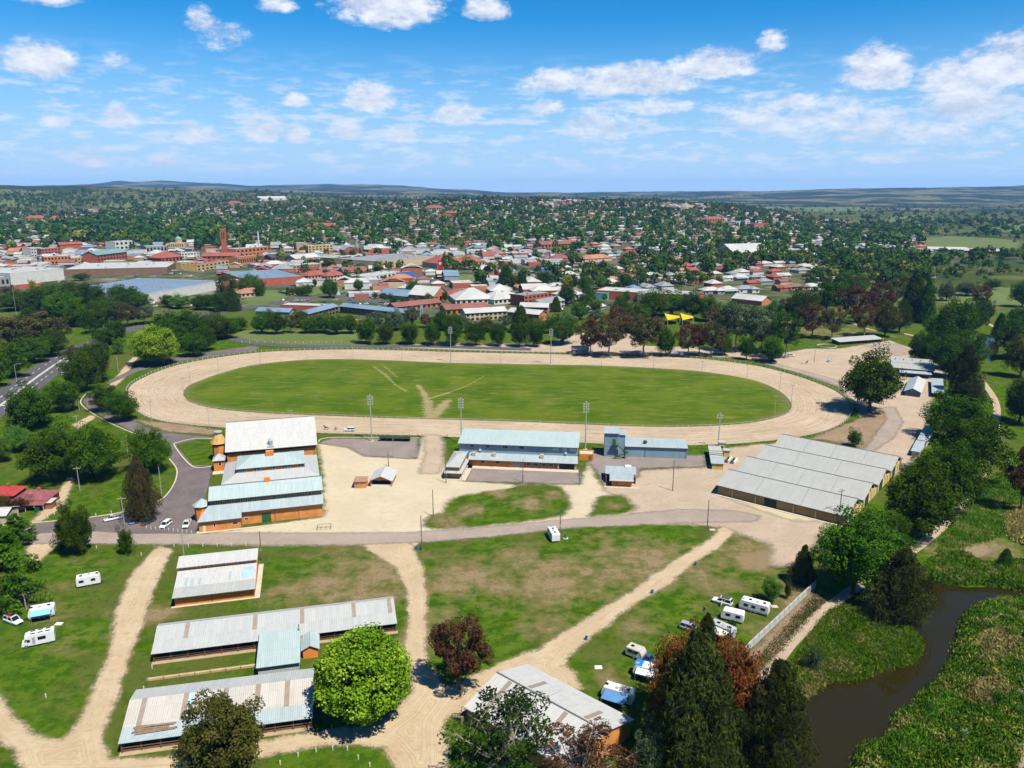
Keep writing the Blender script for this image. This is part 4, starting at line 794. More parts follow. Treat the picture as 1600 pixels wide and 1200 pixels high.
walls(b, -4.5, 16.5, 3.4, 33, 3.6, DGREY); r1 = MB().slab([(-5, 2.6, 3.9), (17, 2.6, 3.9), (17, 13, 5.0), (-5, 13, 5.0)], .15).build('roof', GREYR, b); r2 = MB().slab([(-5, 13.1, 5.1), (17.2, 13.1, 5.1), (17.2, 24, 6.0), (-5, 24, 6.0)], .15).build('roof', GREYR, b); MB().slab([(-5, 24, 6.0), (17.2, 24, 6.0), (17.2, 34, 4.2), (-5, 34, 4.2)], .15).build('roof', GREYR, b)
for k in range(5): MB().tube((-2.5 + k * 4.4, 19, 5.5), (-2.5 + k * 4.4, 19, 6.4), .35).build('roof_vent', STEEL, r2)
MB().slab([(-.8, -2.6, 2.6), (15.2, -2.6, 2.6), (15.2, 2.2, 3.1), (-.8, 2.2, 3.1)], .1).build('awning', BLUER, b); walls(b, -.4, 14.8, .4, 2.4, 2.5, paint('grey_red_wall', (.22, .12, .12), .8, .3), 'front_wall')
b = thing('gabled_shed', 'white-roofed gabled grey shed standing alone between the amenities shed and dirt lane', 'shed', at(1280 + 690 / 5.218, 500 + 616 / 5.218), R(-31))
walls(b, .3, 7.2, 0, 30, 2.6, DGREY); MB().prism([(.3, 2.6), (3.7, 4.0), (7.2, 2.6)], 1, 0, .2).build('gable_wall', DGREY, b)
MB().slab([(-.3, -.6, 2.5), (3.75, -.6, 4.3), (3.75, 31, 4.3), (-.3, 31, 2.5)], .14).build('roof', BLUER, b); MB().slab([(3.76, -.6, 4.3), (7.8, -.6, 2.5), (7.8, 31, 2.5), (3.76, 31, 4.3)], .14).build('roof', WHITER, b); window(b, 3.2, 2.3, .8, .6, 0)
b = thing('stable_row', 'narrow skillion stable row with sky-blue roof beside the curved fence', 'stable', at(1280 + 920 / 5.218, 500 + 628 / 5.218), R(-27))
walls(b, .3, 4.6, 0, 34, 2.3, DGREY); MB().slab([(-.4, -.6, 2.3), (5.2, -.6, 2.6), (5.2, 35, 2.6), (-.4, 35, 2.3)], .12).build('roof', BLUER, b)
for k in range(6): MB().box(.2, .32, 1 + k * 5.4, 3 + k * 5.4, 0, 2.0).build('stall_door', TIMB, b)
b = thing('horse_stalls', 'narrow stepped pair of sky-blue stall roofs under the trees by the dirt lane', 'stable', at(1280 + 747 / 5.218, 500 + 1108 / 5.218), R(-34))
walls(b, .1, 2.8, 0, 15, 2.1, WHITEP); MB().slab([(-.3, -.4, 2.2), (3.2, -.4, 2.2), (3.2, 15.2, 2.4), (-.3, 15.2, 2.4)], .1).build('roof', BLUER, b); walls(b, .4, 3.6, 15.4, 37, 2.5, WHITEP, 'rear_wall'); MB().slab([(0, 15, 2.7), (4.1, 15, 2.7), (4.1, 38, 2.9), (0, 38, 2.9)], .1).build('roof', BLUER, b)
for k in range(5): MB().box(-.02 if k < 2 else .3, .12 if k < 2 else .42, 2 + k * 6.5, 4.4 + k * 6.5, 0, 2.0).build('stall_door', DGREY, b)
b = thing('starter_hut', 'small pinkish hut with low grey roof at the far rail of the track', 'hut', at(895, 553), R(3)); walls(b, 0, 10, 0, 7, 3, paint('pink_wall', (.52, .30, .2), .8, .2)); gable(b, -.5, 10.5, -.5, 3.5, 7.5, 3, 4.6, GREYR); window(b, 2, 1.3, 1.6, 1, 0); window(b, 6, 1.3, 1.6, 1, 0)
b = thing('scaffold_frame', 'small steel frame trestle lying on the sand yard near the road', 'frame', at(496, 829), R(10)); s = MB()
for q in ((0, 0), (4, 0), (0, 2.5), (4, 2.5)): s.tube((q[0], q[1], 0), (q[0], q[1], .9), .05, n=4)
for a, c in (((0, 0, .9), (4, 0, .9)), ((0, 2.5, .9), (4, 2.5, .9)), ((0, 0, .9), (0, 2.5, .9)), ((4, 0, .9), (4, 2.5, .9)), ((1, 0, .4), (1, 2.5, .4)), ((2.6, 0, .4), (2.6, 2.5, .4))): s.tube(a, c, .06, n=4)
s.build('steel_frame', GUT, b)
# --- red roofed house at the left edge
def dwelling(name, label, loc, rz, w_, d_, ze, zr, wm, rm, dx=None, chim=True, verandah=True):
    b = thing(name, label, 'house', loc, rz); walls(b, 0, w_, 0, d_, ze, wm); rf = hip(b, -.6, w_ + .6, -.6, d_ + .6, ze, zr, dx or d_ / 2, rm)
    for x in np.arange(1.0, w_ - 1.5, 3.2): window(b, float(x), 1.0, 1.2, 1.3, 0)
    if chim: MB().box(w_ * .6, w_ * .6 + .8, d_ * .4, d_ * .4 + .8, ze, zr + .8).build('chimney', BRICKR, rf)
    if verandah:
        MB().slab([(-.6, -3, 2.3), (w_ + .6, -3, 2.3), (w_ + .6, -.5, 2.75), (-.6, -.5, 2.75)], .08).build('verandah_roof', rm, b)
        for x in np.linspace(-.4, w_ + .4, 5): MB().box(float(x) - .06, float(x) + .06, -2.9, -2.78, 0, 2.3).build('verandah_post', WHITEP, b)
    MB().box(w_ * .45, w_ * .45 + .9, -.06, .02, 0, 2.1).build('door', TIMB, b); return b
dwelling('cottage', 'old brick cottage with faded maroon iron roof at the left edge', at(22, 795), R(3), 10.5, 8, 2.9, 5.0, BRICKR, paint('faded_maroon_iron', (.27, .085, .085), .7, .5, .8, dirt=(.5, .3, .3)))
dwelling('cottage', 'bright red-roofed house cut by the left edge beside the maroon cottage', at(-20, 788), R(5), 8.5, 8, 2.9, 4.9, BRICKR, REDR, verandah=False)
b = thing('garden_shed', 'small brick outhouse with pale flat roof next to the maroon cottage', 'shed', at(63, 796), R(3)); walls(b, 0, 3.6, 0, 3.2, 2.3, BRICKR); MB().slab([(-.3, -.3, 2.35), (3.9, -.3, 2.35), (3.9, 3.5, 2.6), (-.3, 3.5, 2.6)], .12).build('roof', WHITER, b)
b = thing('house_annexe', 'pale-walled building corner with white roof at the far left road edge', 'building', at(-12, 822), R(4)); walls(b, 0, 4.4, 0, 7, 3.4, CREAMB); gable(b, -.4, 4.8, -.4, 3.5, 7.4, 3.4, 4.8, WHITER)
# ---------------------------------------------------------------- vehicles
RUB = flat('tyre_rubber', (.018, .018, .019), .85); RIM = flat('wheel_rim', (.42, .43, .44), .35, .6); CARGL = flat('car_glass', (.012, .014, .018), .08, 0, .7); HEADL = flat('headlight', (.75, .76, .74), .15); TAILL = flat('tail_light', (.35, .02, .02), .25)
def carpaint(name, c): return flat('car_paint_' + name, c, .28, .0, .6)
CWHITE, CSILV, CBLUE, CDARK, CRED = carpaint('white', (.74, .75, .75)), carpaint('silver', (.50, .51, .52)), carpaint('blue', (.02, .09, .34)), carpaint('charcoal', (.035, .038, .042)), carpaint('red', (.42, .03, .03))
def face(tail, nose, z=0.0):
    a, b = G(*tail), G(*nose); m_ = (a + b) / 2; m_.z = z
    return m_, math.atan2(b.y - a.y, b.x - a.x)
def wheel(b, x, y, r=.36, w_=.22):
    o = MB().tube((x, y - w_ / 2, r), (x, y + w_ / 2, r), r, r, 12).build('wheel', RUB, b); s_ = 1 if y > 0 else -1
    MB().tube((x, y + s_ * (w_ / 2 - .02), r), (x, y + s_ * (w_ / 2 + .015), r), r * .62, r * .55, 10).build('rim', RIM, o); return o
def car(name, label, loc, rz, pm, kind='suv', s=1.0, group=None, extras=True):
    """x forward; loft of rounded sections for the lower body, glass cabin with roof and pillars"""
    b = thing(name, label, 'car', loc, rz, group); b.scale = (s, s, s)
    L, Wd = (4.8, .93) if kind != 'ute' else (5.3, .93); h0 = .95 if kind == 'suv' else .88
    prof = [(-L / 2, .42, .70, .93), (-L / 2 + .18, .34, h0 - .02, 1.0), (-L / 4, .30, h0 + .02, 1.0), (L * .16, .30, h0 + .02, 1.0), (L * .30, .30, h0 - .02, .99), (L / 2 - .22, .34, h0 - .14, .94), (L / 2, .42, h0 - .34, .84)]
    vs, fs = [], []
    for x, zb, zt, k in prof:
        w_ = Wd * k; vs += [(x, -w_ * .92, zb), (x, -w_, zb + .2), (x, -w_, zt - .14), (x, -w_ * .86, zt), (x, w_ * .86, zt), (x, w_, zt - .14), (x, w_, zb + .2), (x, w_ * .92, zb)]
    for i in range(len(prof) - 1): fs += [(i * 8 + j, i * 8 + (j + 1) % 8, i * 8 + 8 + (j + 1) % 8, i * 8 + 8 + j) for j in range(8)]
    n = len(prof) - 1; fs += [tuple(range(7, -1, -1)), tuple(range(n * 8, n * 8 + 8))]
    MB().add(vs, fs).build('body', pm, b)
    if kind == 'ute': cb = (-.35, 1.25, -.15, .62)
    elif kind == 'suv': cb = (-2.30, 1.2, -2.05, .45)
    else: cb = (-1.9, 1.15, -1.25, .35)
    zt = 1.70 if kind != 'sedan' else 1.42
    def fr(x0, x1, w_, z): return [(x0, -w_, z), (x1, -w_, z), (x1, w_, z), (x0, w_, z)]
    q = fr(cb[0], cb[1], Wd * .88, h0) + fr(cb[2], cb[3], Wd * .72, zt - .05)
    MB().add(q, [(0, 3, 2, 1), (4, 5, 6, 7), (0, 1, 5, 4), (1, 2, 6, 5), (2, 3, 7, 6), (3, 0, 4, 7)]).build('windows', CARGL, b)
    MB().slab([(p[0] + (.02 if i in (0, 3) else -.02) * -1, p[1] * 1.02, zt + (.03 if 1 else 0)) for i, p in enumerate(fr(cb[2], cb[3], Wd * .72, zt))], .1).build('roof', pm, b)
    pl = MB()
    for xa, xb in ((cb[0], cb[2]), (cb[1], cb[3])) + (((cb[0] + cb[1]) / 2 - .1, (cb[2] + cb[3]) / 2 - .1),):
        for s_ in (-1, 1): pl.tube((xa, s_ * Wd * .885, h0), (xb, s_ * Wd * .73, zt), .055, n=4)
    pl.build('pillars', pm, b)
    if kind == 'ute': MB().box(-L / 2 + .2, -.5, -.78, .78, h0 + .0, h0 + .06).build('tray', CARGL, b); MB().box(-L / 2 + .05, -.45, -.92, -.82, h0, h0 + .22).box(-L / 2 + .05, -.45, .82, .92, h0, h0 + .22).box(-L / 2 + .02, -L / 2 + .12, -.82, .82, h0, h0 + .22).build('tray_side', pm, b)
    for x in (-L * .30, L * .30):
        for y in (-Wd + .06, Wd - .06): wheel(b, x, y)
    if extras:
        for y in (-.62, .62):
            MB().box(L / 2 - .16, L / 2 - .04, y - .18, y + .18, h0 - .34, h0 - .2).build('headlight', HEADL, b); MB().box(-L / 2 - .02, -L / 2 + .06, y - .14, y + .14, h0 - .35, h0 - .1).build('tail_light', TAILL, b)
        MB().box(L / 2 - .1, L / 2 + .03, -.5, .5, .42, .62).build('grille', CDARK, b)
    return b
def caravan(label, loc, rz, L, body, roofm, awn=None, awnm=None, name='caravan', hatch=3, drawbar=True, H=2.75, lower=None, pop=None, door=.15, winm=None):
    """x points to the drawbar end"""
    b = thing(name, label, 'caravan', loc, rz); h, w_ = L / 2, 1.22
    MB().prism([(-h, .55), (-h, H - .25), (-h + .25, H), (h - .55, H), (h - .2, H - .45), (h, 1.35), (h - .1, .55)], 1, -w_, w_).build('body', body, b)
    r = MB().box(-h + .12, h - .5, -w_ + .04, w_ - .04, H, H + .07).build('roof', roofm, b)
    if lower: MB().box(-h + .05, h - .15, -w_ - .02, w_ + .02, .5, .95).build('lower_panel', lower, b)
    for k in range(hatch): MB().box(-h + .8 + k * (L - 1.9) / max(1, hatch - 1 or 1), -h + 1.5 + k * (L - 1.9) / max(1, hatch - 1 or 1), -.35 + .3 * (k % 2), .35 + .3 * (k % 2), H + .07, H + .2).build('roof_hatch', CARGL if k % 2 == 0 else GREYP, r)
    for s_ in (-1, 1):
        for x0, x1 in ((-h + .6, -h + 1.7), (h - 2.2, h - 1.2)) + (((-.5, .4),) if L > 6 else ()):
            wf = MB().box(x0 - .05, x1 + .05, s_ * w_ - .02, s_ * w_ + .02, 1.4, 2.15).build('window', GREYP, b); MB().box(x0, x1, s_ * (w_ + .01) - .02, s_ * (w_ + .01) + .02, 1.45, 2.1).build('pane', CARGL, wf)
    d = MB().box(door * L, door * L + .65, -w_ - .025, -w_ + .01, .65, 2.4).build('door', WHITEP, b); MB().box(door * L + .12, door * L + .53, -w_ - .04, -w_, 1.6, 2.2).build('door_pane', CARGL, d)
    for x in (-.45, .45) if L > 5.2 else (0,):
        for y in (-w_ + .1, w_ - .1): wheel(b, x, y, .34)
    if drawbar:
        MB().tube((h - .3, -.6, .55), (h + 1.2, 0, .5), .06, n=5).tube((h - .3, .6, .55), (h + 1.2, 0, .5), .06, n=5).tube((h + 1.0, 0, 0), (h + 1.0, 0, .8), .05, n=5).box(h - .05, h + .5, -.35, .35, .55, .95).build('drawbar', GUT, b)
    if awn:
        s_ = -1 if awn < 0 else 1; a = abs(awn)
        MB().slab([(-h + .6, s_ * w_, H - .35), (h - .9, s_ * w_, H - .35), (h - .9, s_ * (w_ + a), H - .75), (-h + .6, s_ * (w_ + a), H - .75)][::(1 if s_ < 0 else -1)], .03).build('awning', awnm, b)
        for x in (-h + .65, h - .95): MB().tube((x, s_ * (w_ + a - .05), 0), (x, s_ * (w_ + a - .05), H - .76), .03, n=4).build('awning_pole', STEEL, b)
    return b
TEAL = paint('teal_awning', (.22, .55, .55), .7, .1); BLUEA = paint('blue_awning', (.10, .24, .48), .6, .15); BLUES = carpaint('sheet_blue', (.02, .20, .62)); BEIGE = paint('beige_van', (.50, .48, .43), .6, .15); SILVP = paint('silver_van', (.42, .45, .47), .45, .2)
VANW = paint('van_white', (.74, .75, .75), .4, .06, 1.0)
l, r = face((121, 917), (158, 910)); caravan('white caravan with two dark windows alone on the left lawn', l, r, 5.6, VANW, VANW)
l, r = face((86, 960), (47, 967)); caravan('white caravan with teal-edged awning beside the cedar at left', l, r, 5.6, VANW, VANW, awn=2.0, awnm=TEAL, lower=GREYP)
l, r = face((3, 966), (40, 980)); b = car('four_wheel_drive', 'white four-wheel drive with red load on its roof rack under the cedar', l, r, CWHITE, 'suv', 1.08)
MB().box(-1.9, .2, -.62, .62, 1.78, 1.84).build('roof_rack', GUT, b); MB().box(-1.3, -.4, -.4, .3, 1.84, 2.1).build('roof_load', CRED, b); MB().box(-.3, .1, -.3, .4, 1.84, 2.05).build('roof_load', CARGL, b)
l, r = face((86, 1000), (36, 1011)); b = thing('motorhome', 'white motorhome with over-cab bed parked nose-left on the lower left grass', 'motorhome', l, r)
MB().prism([(-3.3, .5), (-3.3, 3.0), (1.6, 3.0), (2.5, 2.7), (2.6, 2.2), (1.4, 2.0), (1.4, .5)], 1, -1.15, 1.15).build('body', VANW, b); MB().prism([(1.4, .45), (1.4, 1.98), (1.9, 1.95), (2.6, 1.3), (3.2, 1.1), (3.3, .45)], 1, -1.0, 1.0).build('cab', CWHITE, b)
MB().add([(1.95, -.9, 1.93), (2.58, -.95, 1.33), (2.58, .95, 1.33), (1.95, .9, 1.93)], [(0, 1, 2, 3)]).build('windscreen', CARGL, b).location = (.03, 0, .03)
for x in (-2.6, -1.1, .4): MB().box(x, x + 1.0, -.9, -.55, 3.0, 3.1).build('roof_hatch', CARGL, b); MB().box(x, x + 1.0, .3, .7, 3.0, 3.1).build('solar_panel', CARGL, b)
for s_ in (-1, 1):
    wf = MB().box(-1.6, .0, s_ * 1.15 - .02, s_ * 1.15 + .02, 1.5, 2.3).build('window', CARGL, b); MB().box(1.55, 2.15, s_ * 1.0 - .02, s_ * 1.0 + .02, 1.3, 1.85).build('cab_window', CARGL, b); MB().box(.5, 1.1, s_ * 1.15 - .02, s_ * 1.15 + .02, .7, 2.4).build('door', GREYP, b)
    for x in (-2.0, 2.4): wheel(b, x, s_ * .95, .38)
l, r = face((871, 852), (859, 831)); caravan('white caravan with dark roof hatches by a pole beside the gravel road', l, r, 6.0, VANW, VANW, hatch=4, awn=None)
l, r = face((192, 809), (161, 816)); car('utility', 'silver-white dual-cab utility beside the green lawn corner', l, r, CSILV, 'ute')
l, r = face((204, 811), (207, 823)); car('hatchback', 'bright blue small car in shade of the tall brown conifer', l, r, CBLUE, 'sedan', .9)
l, r = face((243, 812), (221, 823)); car('utility', 'dark charcoal utility in shade of the tall brown conifer', l, r, CDARK, 'ute')
l, r = face((268, 816), (250, 829)); car('station_wagon', 'white wagon parked alone in the middle of the asphalt car park', l, r, CWHITE, 'suv')
l, r = face((296, 814), (288, 829)); car('utility', 'white utility with dark tray cover at the orange pavilion corner', l, r, CWHITE, 'ute')
l, r = face((1146, 948), (1111, 938)); b = car('four_wheel_drive', 'white four-wheel drive with open side door by the two caravans', l, r, CWHITE, 'suv', 1.05)
MB().box(-1.8, .3, -.6, .6, 1.76, 1.80).build('roof_rack', GUT, b); MB().box(-.3, -.25, .98, 1.9, .4, 1.5).build('open_door', CWHITE, b)
l, r = face((1204, 962), (1153, 948)); caravan('long white caravan with dark side windows beside the concrete wall', l, r, 7.0, VANW, VANW, lower=GREYP, hatch=4)
l, r = face((1163, 973), (1126, 964)); caravan('shorter white pop-top caravan next to the long one', l, r, 5.2, VANW, VANW, hatch=0, H=2.5)
l, r = face((1149, 1002), (1106, 983)); caravan('silver caravan with pale side awning below the white ones', l, r, 6.2, SILVP, SILVP, awn=2.2, awnm=paint('pale_awning', (.62, .62, .56), .6, .1), hatch=4)
l, r = face((1067, 981), (1089, 988)); car('sedan', 'lilac-grey car partly hidden behind the small pine', l, r, carpaint('lilac', (.32, .34, .44)), 'suv')
l, r = face((983, 1022), (1004, 1030)); b = caravan('beige camper trailer body backed against a blue utility', l, r, 4.0, BEIGE, BEIGE, hatch=1, drawbar=False, H=2.3)
l, r = face((1004, 1030), (1020, 1036)); car('utility', 'deep blue utility cab in front of the beige camper', l, r, CBLUE, 'ute', .9)
l, r = face((1030, 1062), (992, 1052)); b = caravan('caravan with bright blue roof sheet and white panels under brown tree', l, r, 5.6, VANW, VANW, hatch=2, awn=1.6, awnm=VANW); MB().box(.9, 2.6, -1.15, 1.15, 2.83, 2.9).build('blue_cover', BLUES, b)
l, r = face((988, 1100), (943, 1086)); b = caravan('white caravan with broad blue awning beside the white-roofed hall', l, r, 6.4, VANW, VANW, hatch=3, awn=2.6, awnm=BLUEA); MB().box(-2.6, -.4, -.9, .9, 2.84, 2.95).build('roof_rack', GREYP, b)
l, r = face((537, 673.5), (554.5, 673.5)); car('station_wagon', 'white station wagon driving behind the horse on the home straight', l, r + math.pi, CWHITE, 'suv', 1.0)
l, r = face((1047, 556.5), (1067, 556.5)); b = thing('water_truck', 'white water tanker truck parked under trees beyond the far rail', 'truck', l, r)
MB().tube((-4, 0, 2.2), (1.2, 0, 2.2), 1.1, 1.1, 12).build('tank', VANW, b); MB().box(-4.2, 3.6, -1, 1, .7, 1.1).build('chassis', GUT, b); MB().prism([(2.0, .7), (2.0, 3.0), (3.6, 3.0), (4.2, 1.9), (4.2, .7)], 1, -1.15, 1.15).build('cab', CWHITE, b); MB().box(3.75, 4.0, -1, 1, 1.95, 2.75).build('windscreen', CARGL, b)
for x in (-3.2, -2.0, 3.2):
    for y in (-1.0, 1.0): wheel(b, x, y, .5, .3)
for lb, pa, pb, pm, k in (('dark car in tree shade at the end of the sandy yard', (1197, 564), (1214, 565), CDARK, 'suv'), ('small white car alone on the far sandy yard', (1290, 567), (1302, 563), CWHITE, 'sedan'), ('white van under the trees at the sandy yard edge', (1228, 556), (1243, 557), CWHITE, 'suv'), ('white car on the highway at the left edge', (2, 640), (16, 628), CWHITE, 'sedan'), ('silver car on the highway by the median', (92, 590), (103, 582), CSILV, 'sedan'), ('dark car on the highway near the roundabout trees', (124, 560), (132, 555), CDARK, 'sedan'), ('white car on the far right park road', (1466, 468), (1480, 468), CWHITE, 'suv'), ('small car half hidden behind the big yard tree', (1316, 606), (1330, 606), CSILV, 'sedan')):
    l, r = face(pa, pb); car('parked_car' if 'highway' not in lb else 'car', lb, l, r, pm, k)

# ---------------------------------------------------------------- horses, sulkies, drivers, camp chair
def skin(name, verts, edges, radii, m, parent, sub=1):
    me = bpy.data.meshes.new(name); me.from_pydata(verts, edges, []); me.materials.append(m)
    o = bpy.data.objects.new(name, me); COL.objects.link(o); o.parent = parent
    md = o.modifiers.new('skin', 'SKIN'); md.use_smooth_shade = True
    for i, rr_ in enumerate(radii): sv = me.skin_vertices[0].data[i]; sv.radius = (rr_, rr_); sv.use_root = (i == 0)
    o.modifiers.new('sub', 'SUBSURF').render_levels = sub; return o
def horse(label, loc, rz, coat):
    b = thing('horse', label, 'horse', loc, rz)
    V = [(-.55, 0, 1.25), (-.1, 0, 1.22), (.5, 0, 1.25), (.8, 0, 1.5), (1.1, 0, 1.85), (1.25, 0, 1.95), (1.6, 0, 1.7)]; Ed = [(i, i + 1) for i in range(6)]; Ra = [.30, .28, .29, .19, .14, .13, .08]
    for hip_, xs in ((0, ((-.6, .95), (-.75, .55), (-.62, .08))), (2, ((.5, .9), (.62, .5), (.5, .05)))):
        for s_ in (-1, 1):
            pr = hip_; st_ = .25 * s_ * (1 if hip_ else -1)
            for k, (x, z) in enumerate(xs):
                V.append((x + st_ * (k / 2.0) * .8, s_ * .17, z)); Ra.append((.13, .075, .06)[k]); Ed.append((pr, len(V) - 1)); pr = len(V) - 1
    for s_ in (-1, 1): V.append((1.2, s_ * .08, 2.12)); Ra.append(.03); Ed.append((5, len(V) - 1))
    skin('body', V, Ed, Ra, coat, b)
    skin('tail', [(-.82, 0, 1.3), (-.98, 0, 1.05), (-1.0, 0, .55)], [(0, 1), (1, 2)], [.06, .07, .03], RUB, b); MB().slab([(.55, -.03, 1.62), (1.2, -.03, 2.08), (1.15, .03, 2.1), (.5, .03, 1.66)], .12).build('mane', RUB, b)
    return b
def sulky(label, loc, rz):
    b = thing('sulky', label, 'sulky', loc, rz)
    for y in (-.75, .75):
        s = MB()
        for k in range(16):
            a0_, a1_ = k * .3927, (k + 1) * .3927; s.tube((.62 * math.cos(a0_), y, .64 + .62 * math.sin(a0_)), (.62 * math.cos(a1_), y, .64 + .62 * math.sin(a1_)), .03, n=4)
            if k % 4 == 0: s.tube((0, y, .64), (.62 * math.cos(a0_), y, .64 + .62 * math.sin(a0_)), .012, n=3)
        s.build('wheel', GUT, b); MB().tube((0, y * .8, .66), (2.6, y * .55, 1.05), .03, n=5).build('shaft', STEEL, b)
    MB().tube((0, -.75, .64), (0, .75, .64), .03).build('axle', STEEL, b); MB().box(-.35, .15, -.25, .25, .72, .8).build('seat', GUT, b); return b
def driver(label, loc, rz):
    b = thing('person', label, 'person', loc, rz); cl = flat('racing_silks', (.16, .05, .10), .8); skinm = flat('skin_tone', (.40, .24, .17), .7)
    V = [(-.15, 0, .92), (-.18, 0, 1.2), (-.12, 0, 1.42), (-.08, 0, 1.56)]; Ed = [(0, 1), (1, 2), (2, 3)]; Ra = [.16, .16, .15, .06]
    for s_ in (-1, 1):
        n0 = len(V); V += [(.0, s_ * .12, .88), (.42, s_ * .16, .98), (.8, s_ * .2, .86)]; Ra += [.10, .075, .05]; Ed += [(0, n0), (n0, n0 + 1), (n0 + 1, n0 + 2)]
        n0 = len(V); V += [(-.1, s_ * .21, 1.4), (.06, s_ * .26, 1.16), (.34, s_ * .16, 1.16)]; Ra += [.07, .055, .04]; Ed += [(2, n0), (n0, n0 + 1), (n0 + 1, n0 + 2)]
    skin('body', V, Ed, Ra, cl, b); MB().ball((-.05, 0, 1.68), .10, .09, .13, 10, 7).build('head', skinm, b, True); MB().ball((-.06, 0, 1.74), .125, .115, .11, 10, 6).build('helmet', CDARK, b, True); return b
hl, hr = face((517, 671.8), (503, 671.4)); horse('dark brown horse trotting ahead of the white wagon on the track', hl, hr, flat('dark_bay_coat', (.020, .013, .009), .6))
cl_, cr_ = face((531, 672.3), (519, 671.9)); sulky('two-wheeled trotting sulky behind the dark horse on the home straight', cl_, cr_); driver('seated driver in dark clothes leaning back on the home straight sulky', cl_, cr_)
hl, hr = face((1257, 569), (1264, 567)); horse('dark horse standing in the far sandy yard near a pole', hl, hr, flat('black_coat', (.014, .012, .010), .6))
cl_, cr_ = face((1250, 570), (1257, 569)); sulky('parked sulky behind the horse in the far sandy yard', cl_, cr_)
b = thing('camp_chair', 'small dark folding chair alone on the grass left of the white four-wheel drive', 'chair', at(1101.5, 954), R(130))
MB().box(-.3, .3, -.3, .25, .42, .47).build('seat', CDARK, b); MB().slab([(-.3, .25, .45), (.3, .25, .45), (.3, .45, 1.1), (-.3, .45, 1.1)], .04).build('backrest', CDARK, b)
for x, y in ((-.28, -.28), (.28, -.28), (-.28, .28), (.28, .28)): MB().tube((x, y, 0), (-x, y, .45), .02, n=4).build('leg', STEEL, b)

# ---------------------------------------------------------------- poles, lights, fences
POLE = paint('pole_timber', (.17, .135, .105), .9, .25, 2.0); POLEG = paint('pole_grey', (.34, .34, .32), .8, .2, 2.0)
def power_pole(label, base, top, m=POLE, arm=True, rz=0.3):
    p = at(*base); h = top_z(p, top); b = thing('power_pole', label, 'pole', p, rz)
    MB().tube((0, 0, 0), (0, 0, h), .17, .11, 7).build('post', m, b)
    if arm:
        a = MB().box(-1.2, 1.2, -.07, .07, h - .75, h - .6).build('crossarm', m, b)
        for x in (-1.1, -.4, .4, 1.1): MB().tube((x, 0, h - .6), (x, 0, h - .42), .05, n=5).build('insulator', WHITEP, a)
    else: MB().box(-.16, .16, -.28, -.1, h * .35, h * .35 + .5).build('meter_box', GREYP, b)
    return b
for base, top, m, arm, lb in (((288, 874), 832, POLEG, True, 'pale pole with crossarm behind the brick pavilion roof'), ((409, 876), 830, POLE, False, 'brown pole at the right end of the brick pavilion'), ((195, 824), 776, POLEG, True, 'grey power pole beside the small round shrub at the car park'), ((125, 767), 729, POLEG, True, 'power pole at the lawn edge by the dark tree'), ((253, 777), 729, POLEG, False, 'leaning grey pole on the lawn edge by the car park curve'), ((201, 717), 680, POLEG, False, 'slim pole between the lawn trees'), ((41, 952), 893, POLEG, False, 'grey pole against the dark cedar'),
    ((659, 860), 805, POLE, False, 'brown pole beside two blue drums at the road fork'), ((677, 807), 765, POLE, False, 'brown pole on the sand at the grass island'), ((697, 755), 714, POLE, False, 'pole at the corner of the grandstand wing'), ((817, 754), 717, POLE, False, 'pole at the middle of the grandstand forecourt'), ((906, 757), 724, POLE, False, 'pole at the right end of the grandstand forecourt'), ((875, 841), 788, POLE, False, 'tall dark pole next to the lone caravan'),
    ((1051, 767), 719, POLE, False, 'dark pole on the brown yard below the steel shed'), ((1105, 826), 781, POLE, False, 'dark pole beside the pad at the diagonal dirt track'), ((1310, 818), 764, POLE, True, 'dark power pole with crossarm in front of the saw-tooth shed'), ((607, 729), 704, POLE, False, 'pole behind the open-fronted sand yard shed'), ((615, 715), 685, POLEG, False, 'thin pole on the asphalt below the dark shelter'), ((651, 717), 680, POLEG, False, 'thin pole at the dirt crossing'),
    ((121, 669), 648, POLEG, True, 'small pole at the dirt gap by the highway lawn'), ((124, 641), 610, POLEG, False, 'slim pole left of the asphalt bend'), ((160, 596), 577, POLEG, True, 'short pole near the junction of the drive'), ((185, 581), 556, POLEG, False, 'thin pole on the verge below the lime tree'), ((212, 532), 508, POLEG, False, 'pole behind the round lime tree'), ((147, 517), 493, POLEG, False, 'pole at the intersection beyond the trees'), ((1272, 567), 546, POLEG, True, 'twin-looking pale pole in the far sandy yard'), ((322, 537), 516, POLEG, False, 'pole left of the far green field'), ((673, 488), 458, POLEG, False, 'tall flagpole-like mast before the red-roofed motel')):
    power_pole('tall ' * 0 + lb, base, top, m, arm)
LAMP = flat('flood_lamp', (.40, .42, .43), .25)
def light_tower(label, base, top, rows, m=STEEL, h=None):
    p = at(*base); h = h or top_z(p, top); b = thing('light_tower', label, 'floodlight', p, math.atan2(-p.x, 400 - p.y) * 0)
    MB().tube((0, 0, 0), (0, 0, h), .26, .13, 8).build('post', m, b); MB().box(-.7, .7, -.7, .7, 0, .35).build('footing', SLABM, b)
    for k in range(rows):
        z = h - .5 - k * 1.05; MB().box(-1.0, 1.0, -.05, .05, z - .05, z + .05).build('lamp_bar', m, b)
        for x in (-.85, .85): MB().prism([(.25, z - .35), (.25, z + .35), (.75, z + .2), (.75, z - .45)], 0, x - .3, x + .3).build('lamp', LAMP, b)
    MB().box(-.25, .25, -.05, .5, h, h + .4).build('top_lamp', LAMP, b); return b
light_tower('tall floodlight tower left of the dirt crossing, by the dark shelter', (581, 690), 618, 4)
light_tower('tall floodlight tower rising behind the left end of the grandstand roof', (721, 693), 628, 4, h=19)
light_tower('tall floodlight tower between grandstand and judges tower', (914.5, 703), 632, 4, h=19.5)
